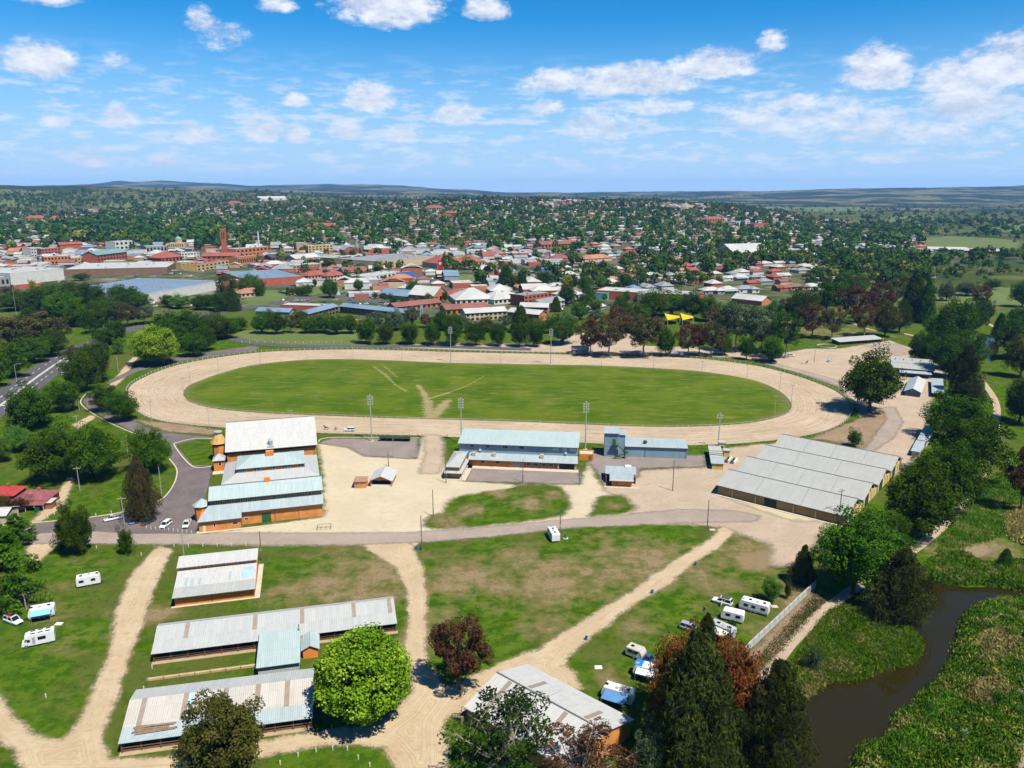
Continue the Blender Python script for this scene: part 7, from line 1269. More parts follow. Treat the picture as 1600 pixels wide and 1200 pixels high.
TB = [
 ('motel_wing', 'left wing of the long dark motel with bent blue-grey roof', 482, 502, 529, 489, 6, 11, 'b', 'b', 'gable', (2, 9)), ('motel_wing', 'right wing of the long dark motel with bent blue-grey roof', 531, 489, 640, 501, 6, 11, 'b', 'b', 'gable', (2, 16)), ('motel_strip', 'low white-roofed strip in front of the long dark motel', 472, 509, 566, 506, 3, 7, 'o', 'w', 'flat', (1, 12)), ('service_shop', 'white flat-roofed shop with red fascia above the motel', 438, 485, 512, 487, 4.5, 16, 'r', 'w', 'flat', None), ('low_shop', 'low building with pale blue roof left of the motel', 400, 492, 452, 494, 3.5, 12, 'g', 'b', 'gable', None),
 ('solar_shop', 'grey-blue roofed shop with solar panels on the town road', 592, 466, 652, 472, 4.5, 22, 'g', 'b', 'gable', None), ('white_cottage', 'white pyramid-roofed shop beside the roundabout', 622, 456, 646, 458, 4.5, 16, 'w', 'w', 'hip', None), ('timber_shop', 'flat beige shop roof left of the solar shop', 545, 464, 596, 462, 3.5, 16, 'w', 'w', 'flat', None), ('brick_church_hall', 'brick gabled hall with white roof above the maroon motel', 678, 474, 700, 469, 7, 28, 'o', 'w', 'cross', (1, 3)), ('motel_block', 'long maroon-roofed brick motel behind the flagpole', 618, 487, 690, 479, 4, 14, 'o', 'm', 'gable', (1, 9)), ('motel_block', 'maroon-roofed brick motel wing facing the street corner', 697, 493, 764, 488, 5, 15, 'o', 'm', 'gable', (1, 8)), ('pyramid_house', 'bright red pyramid-roofed house among white roofs', 708, 468, 732, 465, 4, 18, 'w', 'r', 'hip', None), ('nursing_home', 'broad white hip-roofed building behind the maroon motel', 712, 476, 772, 474, 4.5, 34, 'w', 'w', 'hip', (1, 7)), ('nursing_home', 'white twin-hipped building right of the broad white one', 772, 476, 806, 473, 4.5, 26, 'w', 'w', 'hip', (1, 5)),
 ('apartment_motel', 'cream two-storey motel with white roof above the street trees', 728, 502, 792, 498, 6.5, 14, 'c', 'w', 'gable', (2, 9)), ('apartment_motel', 'brick end wing of the white-roofed corner motel', 793, 498, 842, 503, 6, 13, 'o', 'w', 'gable', (2, 6)), ('school_block', 'white-roofed brick classroom block beside the street corner', 812, 490, 856, 491, 6, 14, 'o', 'w', 'gable', (2, 6)), ('school_block', 'grey-roofed two-storey classroom block on the corner street', 848, 487, 882, 480, 6.5, 16, 'w', 'g', 'gable', (2, 6)), ('brick_flats', 'three-storey red brick block with flat roof', 819, 480, 862, 474, 10, 18, 'r', 'g', 'flat', (3, 7)), ('white_house', 'large white hip-roofed house at the street corner', 884, 470, 912, 467, 5, 20, 'w', 'w', 'hip', (1, 4)),
 ('school_hall', 'long red school hall with pale flat roof and glass clerestory', 930, 467, 1088, 476, 8, 34, 'r', 'w', 'flat', None), ('school_entry', 'white entry tower of the long red school hall', 996, 472, 1004, 472.5, 10, 8, 'w', 'w', 'flat', None), ('teal_block', 'teal-walled block at the left end of the red school', 931, 468.5, 948, 469.5, 6.5, 10, 'e', 'w', 'flat', None), ('white_shed', 'white-roofed brick hall right of the red school', 1143, 473, 1190, 478, 4.5, 18, 'o', 'w', 'gable', None), ('park_canopy', 'white tented canopy in the park below the cottages', 914, 488, 946, 483, 3, 8, 'g', 'w', 'gable', None),
 ('supermarket', 'vast blue-roofed supermarket with pale walls', 232, 474, 346, 452, 8.5, 105, 'w', 'b', 'flat', None), ('department_store', 'big white-walled store at the far left of town', 18, 446, 101, 437, 13, 70, 'w', 'w', 'flat', None), ('arcade_store', 'store with tall shop windows at the left edge', -40, 452, 16, 447, 10, 60, 'g', 'w', 'flat', (1, 8)), ('shopping_centre', 'sprawling pale grey roofed shopping centre', 100, 432, 262, 428, 8, 95, 'b', 'w', 'flat', None), ('red_shop', 'low shop with bright red awning by the main road', 22, 452, 70, 448, 4, 10, 'r', 'w', 'flat', None), ('hardware_store', 'long brick store with pale blue roof left of the heritage pub', 384, 449, 476, 443, 8, 100, 'r', 'b', 'flat', None), ('brick_shop', 'small red brick shop beside the supermarket', 352, 447, 384, 447, 6, 20, 'r', 'w', 'flat', None), ('bungalow', 'orange-tiled bungalow on the town green', 377, 465, 412, 462, 4, 16, 'c', 'o', 'hip', (1, 5)),
 ('heritage_pub', 'two-storey cream pub with red hip roof', 482, 442, 512, 439, 8, 18, 'c', 'r', 'hip', (2, 6)), ('heritage_pub', 'cream verandah wing of the red-roofed pub', 512, 441, 541, 438, 7, 16, 'c', 'r', 'hip', (2, 6)), ('red_awning_store', 'store with sloping dark red roof beside the pub', 538, 433, 575, 431, 6, 24, 'g', 'm', 'gable', None), ('fuel_station', 'white fuel station with orange sign wall', 573, 441, 624, 432, 6, 26, 'w', 'w', 'flat', (1, 8)), ('blue_canopy', 'bright blue canopy of the fuel station', 620, 433, 648, 431, 5, 12, 'u', 'b', 'flat', None), ('beige_store', 'large windowless beige department store', 594, 421, 682, 411, 10, 85, 'c', 'g', 'flat', None), ('cinema', 'red hip-roofed complex with cream walls, left part', 684, 420, 728, 417, 7, 40, 'c', 'r', 'hip', (1, 8)), ('cinema', 'red hip-roofed complex with cream walls, right part', 728, 418, 758, 416, 7, 34, 'c', 'r', 'hip', (1, 6)), ('car_dealer', 'dark grey flat-roofed car showroom', 784, 432, 832, 430, 5, 26, 'd' if False else 'g', 'd', 'flat', (1, 8)), ('blue_shop', 'small bright blue shop right of the showroom', 846, 426, 866, 424, 4.5, 14, 'u', 'b', 'flat', None), ('white_row', 'white shop row behind the showroom', 800, 412, 850, 410, 5, 22, 'w', 'w', 'flat', None), ('white_row', 'white and green shop row above the street', 820, 400, 852, 399, 6, 24, 'w', 't', 'flat', None),
 ('convent', 'red brick convent beside the square tower', 316, 410, 376, 409, 9, 20, 'r', 'r', 'gable', (2, 8)), ('school_wing', 'orange school wing with tall pale fins', 372, 415, 413, 410, 11, 18, 'o', 'o', 'flat', (1, 12)), ('school_wing', 'orange-red upper school block with white roof', 370, 404, 424, 398, 14, 22, 'o', 'w', 'flat', (2, 9)), ('yellow_hotel', 'cream-yellow verandah hotel below the brick church', 308, 424, 358, 416, 8, 20, 'y', 'r', 'flat', (2, 8)), ('yellow_shop', 'plain cream-yellow shop next to the verandah hotel', 284, 420, 310, 417, 8, 24, 'y', 'w', 'flat', (1, 4)), ('red_complex', 'red-roofed brick complex below the dome', 253, 412, 286, 409, 8, 30, 'r', 'r', 'hip', (1, 6)), ('white_terrace', 'white terrace with dark windows left of the convent', 284, 404, 312, 402, 8, 20, 'w', 'w', 'flat', (2, 6)), ('gallery', 'dark glass gallery with white scalloped roof', 229, 396, 262, 394, 11, 26, 'd' if False else 'g', 'w', 'flat', (1, 6)), ('council_block', 'white stepped council block', 181, 392, 208, 389, 15, 24, 'w', 'w', 'flat', (2, 4)), ('council_annexe', 'low white annexe beside the council block', 196, 400, 230, 397, 7, 30, 'w', 't', 'flat', None), ('office_block', 'red office block with teal roof and window rows', 153, 413, 200, 407, 13, 24, 'r', 't', 'gable', (3, 10)), ('white_office', 'white office with banded windows left of the red one', 130, 411, 153, 410, 12, 24, 'w', 'w', 'flat', (3, 6)), ('tan_hotel', 'orange-tan hotel with round corner left of the offices', 70, 414, 112, 412, 11, 26, 'o', 'w', 'flat', (2, 8)), ('tan_hotel', 'orange-tan hotel wing joined to the offices', 112, 413, 132, 412, 9, 24, 'y', 'w', 'flat', (2, 4)), ('apartment_block', 'white and red brick apartment block', 50, 402, 66, 401, 14, 20, 'w', 'w', 'flat', (3, 4)), ('apartment_block', 'red brick apartment block with white bands', 66, 402, 96, 400, 13, 22, 'r', 'w', 'flat', (3, 6)), ('brick_house', 'brick hall with red roof behind the apartment block', 94, 392, 130, 390, 10, 18, 'r', 'r', 'gable', None),
 ('office_tower', 'tan windowless end of the office block beyond the supermarket', 464, 398, 481, 397, 18, 24, 't', 'w', 'flat', None), ('office_tower', 'tan office block with long window bands', 482, 399, 521, 397, 15, 22, 'y', 'w', 'flat', (4, 7)), ('stone_church', 'grey-roofed church beside the pointed spire', 538, 400, 556, 399, 9, 34, 'r', 'g', 'cross', None), ('dark_red_store', 'dark red store right of the spire', 576, 399, 620, 397, 8, 24, 'r', 'r', 'flat', None), ('white_store', 'long pale blue-roofed store behind the beige store', 612, 398, 672, 396, 7, 40, 'w', 'b', 'flat', None), ('white_store', 'white stores behind the beige store', 674, 402, 726, 400, 6, 40, 'w', 'w', 'flat', None), ('grey_church', 'slate-roofed twin gabled building in the town centre', 425, 410, 460, 407, 7, 20, 'r', 'd', 'gable', (1, 6)), ('white_gables', 'row of white gables below the tan office block', 462, 411, 500, 408, 6, 24, 'w', 'w', 'gable', None), ('tan_shops', 'tan shopfronts with white roofs in the town centre', 458, 424, 506, 420, 7, 26, 't', 'w', 'flat', (2, 9)), ('white_shops', 'white shops left of the tan shopfronts', 400, 420, 456, 416, 5, 24, 'w', 'w', 'flat', None), ('brown_shops', 'brown shops behind the beige store', 520, 410, 560, 406, 6, 20, 'b', 'w', 'flat', None),
 ('pink_school', 'long pink-roofed school beyond the car showroom', 846, 388, 906, 385, 6, 24, 'o', 'm', 'gable', (1, 12)), ('orange_roof_hall', 'orange-roofed hall above the cottages', 914, 410, 956, 408, 5, 20, 'c', 'o', 'hip', None), ('heritage_hospital', 'pink heritage hospital with twin towers on the far rise', 1104, 353, 1132, 352, 16, 26, 'o', 'm', 'hip', (2, 7)), ('hospital_wing', 'white and blue hospital wing', 1150, 352, 1190, 351, 12, 30, 'w', 'b', 'flat', (2, 8)), ('hospital_wing', 'maroon hospital wing beside the white one', 1178, 355, 1200, 354, 9, 20, 'r', 'm', 'flat', None), ('white_warehouse', 'broad white warehouse roofs right of the suburb', 1148, 402, 1206, 400, 6, 60, 'w', 'w', 'gable', None), ('primary_school', 'low white-roofed school beside the green oval', 1450, 393, 1512, 394, 4, 18, 'w', 'w', 'gable', (1, 10)), ('primary_school', 'second low white-roofed school wing by the oval', 1506, 395, 1562, 397, 4, 18, 'c', 'w', 'gable', (1, 10)), ('college', 'sandstone college on the central ridge', 663, 333, 693, 332, 14, 30, 'c', 'm', 'hip', (2, 8)), ('college_wing', 'long brick college wing on the central ridge', 693, 338, 730, 338, 8, 26, 'o', 'm', 'gable', None), ('far_college', 'wide red-roofed institution in the far left trees', 44, 346, 76, 345, 8, 30, 'o', 'r', 'hip', None), ('far_college', 'red-roofed block right of the far left institution', 84, 347, 108, 346, 9, 30, 'o', 'r', 'hip', None), ('far_hall', 'pinkish hall in the far trees above the dome', 358, 321, 380, 320, 8, 30, 'o', 'm', 'hip', None), ('far_warehouse', 'white far warehouse on the left hillside', 405, 314, 448, 313, 10, 50, 'w', 'w', 'gable', None), ('farm_shed', 'white farm shed beyond the oval', 1436, 376, 1446, 376, 4, 14, 'w', 'w', 'gable', None), ('red_terrace', 'long red-roofed terrace in the middle suburb', 475, 357, 535, 356, 6, 26, 'o', 'r', 'hip', None)]
for a in TB: block(*a)
# church tower, dome, spire, chimney, pylons, shade sails
def spot(px, py): return GT(px, py)
p = spot(352, 404); b = thing('church_tower', 'square red brick church tower above the town', 'tower', p, .15); b.scale = (.8, .8, 1); h = top_z(p, 358) - p.z
MB().box(-4.5, 4.5, -4.5, 4.5, 0, h).build('shaft', WR, b); MB().box(-4.9, 4.9, -4.9, 4.9, h - 1.5, h - .6).box(-4.8, 4.8, -4.8, 4.8, h * .6, h * .6 + .6).build('string_course', WO, b)
for x in (-2.6, .8): MB().box(x, x + 1.8, -4.62, -4.4, h * .68, h * .9).build('belfry_opening', DARK, b)
for x in (-4.5, 3.5):
    for y in (-4.5, 3.5): MB().box(x, x + 1, y, y + 1, h, h + 1.6).build('pinnacle', WR, b)
p = spot(279, 388); b = thing('domed_courthouse', 'cream building with green copper dome in the trees', 'courthouse', p, .1)
MB().box(-16, 12, -4, 12, 0, 9).build('wall', WC, b); MB().tube((0, 4, 9), (0, 4, 14), 6, 6, 16).build('drum', WY, b)
s = MB(); COP = paint('copper_green', (.20, .34, .27), .7, .2, .3)
for k in range(5): t0, t1 = k * .314, (k + 1) * .314; s.tube((0, 4, 14 + 6 * math.sin(t0)), (0, 4, 14 + 6 * math.sin(t1)), 6.2 * math.cos(t0), max(.1, 6.2 * math.cos(t1)), 16, cap=False)
s.build('dome', COP, b, True); MB().tube((0, 4, 19.8), (0, 4, 22), .8, .3, 8).build('finial', COP, b)
for k in range(7): MB().box(-15 + k * 3.8, -13.4 + k * 3.8, -4.15, -4, 3, 7).build('window', GLASS, b)
p = spot(558, 400); b = thing('church_spire', 'slender grey spire on a brick church tower', 'spire', p, .1); MB().box(-3, 3, -3, 3, 0, 13).build('tower', WR, b); MB().tube((0, 0, 13), (0, 0, 27), 3.6, .1, 8).build('spire', RG, b); MB().box(-1, 1, -3.1, -2.9, 8, 11).build('belfry_opening', DARK, b)
p = spot(405, 392); b = thing('chimney_stack', 'tall white chimney above the orange school', 'chimney', p); MB().tube((0, 0, 0), (0, 0, top_z(p, 361) - p.z), 1.6, 1.1, 10).build('stack', WW, b); MB().tube((0, 0, top_z(p, 361) - p.z - .8), (0, 0, top_z(p, 361) - p.z + .2), 1.4, 1.4, 10).build('cap', WG, b)
for px, pyb, pyt, lb in ((688, 431, 406, 'red sign pylon with white disc by the cinema'), (781, 434, 420, 'small red sign pylon at the car showroom')):
    p = spot(px, pyb); h = top_z(p, pyt); b = thing('sign_pylon', lb, 'sign', p); MB().box(-2.6, 2.6, -.6, .6, h * .3, h).build('panel', paint('sign_red', (.50, .02, .025), .5, .1), b); MB().box(-1.6, -1.0, -.4, .4, 0, h * .3).box(1.0, 1.6, -.4, .4, 0, h * .3).build('leg', paint('sign_red', (.5, .02, .02)), b)
    MB().tube((0, -.6, h * .78), (0, -.75, h * .78), 1.7, 1.7, 16).build('disc', WW, b)
p = spot(659, 492); b = thing('sign_pylon', 'white and blue motel sign pylon by the maroon motel', 'sign', p); MB().box(-.9, -.6, -.3, .3, 0, 7).box(.6, .9, -.3, .3, 0, 7).build('leg', WW, b); MB().box(-1.2, 1.2, -.4, .4, 5.2, 8).build('panel', paint('sign_blue', (.25, .42, .55), .5, .1), b)
p = spot(529, 461); b = thing('monument', 'white monument column on the roundabout', 'monument', p); MB().box(-1.6, 1.6, -1.6, 1.6, 0, 2).build('plinth', WW, b); MB().box(-.9, .9, -.9, .9, 2, 9).build('column', WW, b); MB().box(-1.2, 1.2, -1.2, 1.2, 9, 10).build('cap', WG, b)
SAIL = paint('yellow_sail', (.70, .48, .02), .6, .1, .3)
for lb, pts in (('yellow shade sail in the park, left one', ((1038, 489), (1061, 490.5), (1062, 495), (1043, 496.5))), ('yellow shade sail in the park, right one', ((1062.5, 488.5), (1082, 491), (1083.5, 495), (1066, 496.5)))):
    w_ = [GT(x, y + 12) for x, y in pts]; b = thing('shade_sail', lb, 'shade sail'); zs = [5.8, 4.6, 5.4, 4.2]; V = []
    for i in range(7):
        for j in range(7):
            u, v = i / 6, j / 6; x = (w_[0] * (1 - u) + w_[1] * u) * (1 - v) + (w_[3] * (1 - u) + w_[2] * u) * v; z = (zs[0] * (1 - u) + zs[1] * u) * (1 - v) + (zs[3] * (1 - u) + zs[2] * u) * v; pin = 1 - .18 * (1 - abs(2 * u - 1)) - .18 * (1 - abs(2 * v - 1)); V.append((x.x, x.y, z * (.8 + .2 * pin)))
    MB().add(V, [(i * 7 + j, (i + 1) * 7 + j, (i + 1) * 7 + j + 1, i * 7 + j + 1) for i in range(6) for j in range(6)]).build('sail', SAIL, b, True)
    for q, z in zip(w_, zs): MB().tube((q.x, q.y, 0), (q.x, q.y, z + .5), .22, .18, 6).build('post', STEEL, b)
# ---- houses on the street grid
def clear(x, y, m_=4):
    for ax, ay, c_, s_, L, dep in FOOT:
        u, v = (x - ax) * c_ + (y - ay) * s_, -(x - ax) * s_ + (y - ay) * c_
        if -m_ < u < L + m_ and -m_ < v < dep + m_: return False
    return True
def in_suburb(px, py):
    if not (-30 < px < 1640 and py < 486): return False
    if px < 330: return py < 386
    if px < 450: return py < 388
    if px < 640: return py < 392
    if px < 760: return py < 398
    if px < 870: return py < 470 and (py < 408 or py > 446)
    if px < 930: return py < 462
    if px < 1110: return py < 463 or 476 < py < 485
    if px < 1245: return py < 488
    if px < 1330: return 345 < py < 452
    if px < 1440: return 352 < py < 445
    return (392 < py < 440) and px < 1450
hr_ = random.Random(9); LOTS = []
CBD = [(60, 400, 'the orange-tan hotel'), (190, 395, 'the council block'), (290, 405, 'the convent'), (420, 405, 'the orange school'), (520, 405, 'the tan office block'), (560, 420, 'the beige store'), (650, 395, 'the pale blue-roofed store'), (740, 405, 'the cinema'), (840, 405, 'the showroom'), (330, 435, 'the supermarket'), (60, 430, 'the big white store'), (480, 430, 'the hardware store')]
items = []; shp = {}; cpx = [(hr_.uniform(*r[:2]), hr_.uniform(*r[2:4])) for r in ((0, 330, 384, 425, 0), (330, 640, 386, 432, 0), (640, 870, 392, 418, 0), (0, 100, 385, 420, 0), (400, 640, 388, 412, 0), (350, 560, 425, 452, 0), (560, 900, 428, 470, 0), (100, 330, 432, 448, 0)) for _ in range(150)]
cX, cY = GTM(*np.array(cpx).T)
for (px, py), x, y in zip(cpx, cX, cY):
    w_, d_, h_ = hr_.choice([(14, 18, 5), (20, 16, 6), (26, 22, 6), (11, 14, 4.5), (17, 26, 7)]); a = R(12) + hr_.choice([0, R(90)])
    c_, s_ = math.cos(a), math.sin(a)
    if len(items) > 240 or not all(clear(x + u * w_ * c_ - v * d_ * s_, y + u * w_ * s_ + v * d_ * c_, 2) for u in (0, .5, 1) for v in (0, .5, 1)): continue
    FOOT.append((x, y, c_, s_, w_, d_)); kd = hr_.choice(['flat', 'flat', 'gable', 'hip']); wi = hr_.choice('wwwcrrotg'); ri = hr_.choices('wgrobmn', (44, 24, 8, 6, 8, 5, 5))[0]
    o = thing('shop', None, 'shop', (x, y, float(th(x, y)) - .1), a, 'small buildings of the town centre')
    key = (w_, d_, kd)
    if key not in shp:
        wl = MB().box(0, w_, 0, d_, 0, h_).mesh('wall'); r = MB()
        if kd == 'flat': r.box(.3, w_ - .3, .3, d_ - .3, h_ - .2, h_ + .15).box(w_ * .3, w_ * .3 + 2, d_ * .4, d_ * .4 + 2, h_ + .15, h_ + 1.2)
        elif kd == 'gable': r.slab([(-.4, -.4, h_), (w_ + .4, -.4, h_), (w_ + .4, d_ / 2, h_ + d_ * .2), (-.4, d_ / 2, h_ + d_ * .2)], .15).slab([(-.4, d_ / 2, h_ + d_ * .2), (w_ + .4, d_ / 2, h_ + d_ * .2), (w_ + .4, d_ + .4, h_), (-.4, d_ + .4, h_)], .15)
        else: m0 = min(w_, d_) * .48; r.add([(-.5, -.5, h_), (w_ + .5, -.5, h_), (w_ + .5, d_ + .5, h_), (-.5, d_ + .5, h_), (m0, m0, h_ + m0 * .5), (w_ - m0, m0, h_ + m0 * .5), (w_ - m0, d_ - m0, h_ + m0 * .5), (m0, d_ - m0, h_ + m0 * .5)], [(0, 1, 5, 4), (1, 2, 6, 5), (2, 3, 7, 6), (3, 0, 4, 7), (4, 5, 6, 7)])
        ag = MB().slab([(0, -2.6, 2.9), (w_, -2.6, 2.9), (w_, -.02, 3.2), (0, -.02, 3.2)], .15).mesh('awning'); wd_ = MB()
        for k in range(int(w_ // 3.2)): wd_.box(.8 + k * 3.2, 2.4 + k * 3.2, -.08, .02, .7, 2.5)
        shp[key] = [wl, r.mesh('roof'), ag, wd_.mesh('shop_windows')]
        for q in shp[key]: q.materials.append(WW)
    for nm, me, m in zip(('wall', 'roof', 'awning', 'shop_windows'), shp[key], (MM[wi], RMAT[ri], RMAT[ri], GLASS)):
        c = bpy.data.objects.new(nm, me); COL.objects.link(c); c.parent = o; c.material_slots[0].link = 'OBJECT'; c.material_slots[0].material = m
    zn = min(CBD, key=lambda q: (q[0] - px) ** 2 + 9 * (q[1] - py) ** 2)[2]
    items.append(('small %s %s-roofed building near %s' % (dict(w='white', c='cream', r='red', o='orange', t='tan', g='grey')[wi], dict(w='white', g='grey', r='red', o='orange', b='blue', m='maroon', n='brown')[ri], zn), px, lambda q, o=o: tag(o, q)))
ordinals(items)
def ground(x, y): return th(x, y)
for kb in range(1, 27):
    for side in (22, 70):
        b_ = kb * 95 + side - 47
        for a_ in np.arange(-1400, 2000, 21.0):
            x, y = tw(a_ + hr_.uniform(-3, 3), b_ + hr_.uniform(-5, 5)); fx = (a_ % 150)
            if fx < 10 or fx > 140: continue
            px, py = proj(x, y, 0 if y < 1200 else 8)
            if not (-60 < px < 1660): continue
            LOTS.append((x, y, side))
_z = terrain(np.array([q[0] for q in LOTS]), np.array([q[1] for q in LOTS])); _l = LOTS; LOTS = []
for (x, y, side), z in zip(_l, _z):
    px, py = proj(x, y, z)
    if in_suburb(px, py) and clear(x, y): LOTS.append((x, y, float(z), px, py, side))
hm = {}
def house_proto(k):
    if k in hm: return hm[k]
    ww, dd, hh, rz_ = [(13, 10, 3.2, 2.6), (15, 9, 3.2, 2.3), (11, 12, 3.3, 3.0), (16, 11, 3.0, 2.4)][k]
    w_ = MB().box(-ww / 2, ww / 2, -dd / 2, dd / 2, 0, hh); r = MB()
    def hp(x0, x1, y0, y1, dx_, dy_, z0, z1):
        xm0, xm1 = (x0 + dx_, x1 - dx_); ym0, ym1 = (y0 + dy_, y1 - dy_); r.add([(x0, y0, z0), (x1, y0, z0), (x1, y1, z0), (x0, y1, z0), (xm0, ym0, z1), (xm1, ym0, z1), (xm1, ym1, z1), (xm0, ym1, z1)], [(0, 1, 5, 4), (1, 2, 6, 5), (2, 3, 7, 6), (3, 0, 4, 7), (4, 5, 6, 7), (3, 2, 1, 0)])
    e = .6
    if k == 0: hp(-ww / 2 - e, ww / 2 + e, -dd / 2 - e, dd / 2 + e, dd / 2 + e, dd / 2 + e - .01, hh, hh + rz_)
    elif k == 1: hp(-ww / 2 - e, ww / 2 + e, -dd / 2 - e, dd / 2 + e, .05, dd / 2 + e - .01, hh, hh + rz_); hp(-ww / 2 - e, -ww / 2 + 6, -dd / 2 - 4, dd / 2, 3.3, .05, hh + .02, hh + rz_ * .85); w_.box(-ww / 2, -ww / 2 + 5.4, -dd / 2 - 3.5, -dd / 2 + .1, 0, hh)
    elif k == 2: hp(-ww / 2 - e, ww / 2 + e, -dd / 2 - e, dd / 2 + e, ww / 2 + e - .01, dd / 2 - 1, hh, hh + rz_)
    else: hp(-ww / 2 - e, ww / 2 + e, -dd / 2 - e, dd / 2 + e, dd / 2 + e, dd / 2 + e - .01, hh, hh + rz_); hp(1, ww / 2 + e, -dd / 2 - 4, dd / 2, 3.6, 3.6, hh + .02, hh + rz_ * .8); w_.box(1.6, ww / 2, -dd / 2 - 3.4, -dd / 2 + .1, 0, hh)
    wi = MB()
    for x in (-ww / 2 + 1.4, ww / 2 - 3.0): wi.box(x, x + 1.7, -dd / 2 - .06 - (3.4 if (k == 1 and x < 0) or (k == 3 and x > 0) else 0), -dd / 2 + .02 - (3.4 if (k == 1 and x < 0) or (k == 3 and x > 0) else 0), 1.0, 2.3)
    wi.box(-.5, .5, -dd / 2 - .06, -dd / 2 + .02, 0, 2.1)
    ve = MB().slab([(-ww / 2, -dd / 2 - 2.2, 2.4), (ww / 2, -dd / 2 - 2.2, 2.4), (ww / 2, -dd / 2 - .3, 2.8), (-ww / 2, -dd / 2 - .3, 2.8)], .1)
    ch = MB().box(ww * .2, ww * .2 + .9, .4, 1.3, hh + 1, hh + rz_ + .9)
    hm[k] = [w_.mesh('wall'), r.mesh('roof'), wi.mesh('windows'), ve.mesh('verandah_roof'), ch.mesh('chimney')]
    for m_ in hm[k]: m_.materials.append(WW)
    return hm[k]
LOTS.sort(key=lambda q: q[1]); keep = []
for q in LOTS:
    if hr_.random() < .78: keep.append(q)
HZ = [(150, 'the far left suburb'), (330, 'the suburb behind the dome'), (460, 'the suburb beyond the office tower'), (600, 'the suburb beyond the beige store'), (740, 'the suburb above the cinema'), (860, 'the suburb above the car showroom'), (960, 'the streets left of the red school'), (1060, 'the streets behind the red school'), (1160, 'the streets right of the red school'), (1290, 'the leafy streets by the brown thicket'), (1400, 'the last streets before the fields')]
rn = ['white', 'grey', 'red', 'orange', 'brown', 'pale blue', 'maroon']; rmats = [RW, RG, RR, RO, RBR, RB, RM]; wn_l = [WW, WC, WR, WO, WG]
def pick(): return hr_.choices(range(7), (30, 28, 10, 9, 12, 5, 6))[0]
items = []; near_h = keep[:290]
for i, (x, y, z, px, py, side) in enumerate(near_h):
    k = hr_.randrange(4); rc = pick(); wc = hr_.choices(range(5), (40, 22, 16, 12, 10))[0]; ms = house_proto(k)
    o = thing('house', None, 'house', (x, y, z - .1), SA + (math.pi if side == 70 else 0) + (math.pi / 2 if hr_.random() < .15 else 0), 'houses of the suburbs'); s = hr_.uniform(1.0, 1.35); o.scale = (s, s, s)
    for j, nm in enumerate(('wall', 'roof', 'windows', 'verandah_roof', 'chimney')):
        if (j == 4 and (k == 2 or i % 3)) or (j == 3 and k in (1, 3)): continue
        c = bpy.data.objects.new(nm, ms[j]); COL.objects.link(c); c.parent = o; c.material_slots[0].link = 'OBJECT'; c.material_slots[0].material = (wn_l[wc], rmats[rc], GLASS, rmats[rc], WR)[j]
    zn = min(HZ, key=lambda q: abs(q[0] - px))[1]
    items.append(('%s-roofed %s house in %s' % (rn[rc], ('hip-roofed', 'gabled', 'square', 'broad')[k].replace('hip-roofed', 'plain'), zn), px, lambda s_, o=o: tag(o, s_)))
ordinals(items)
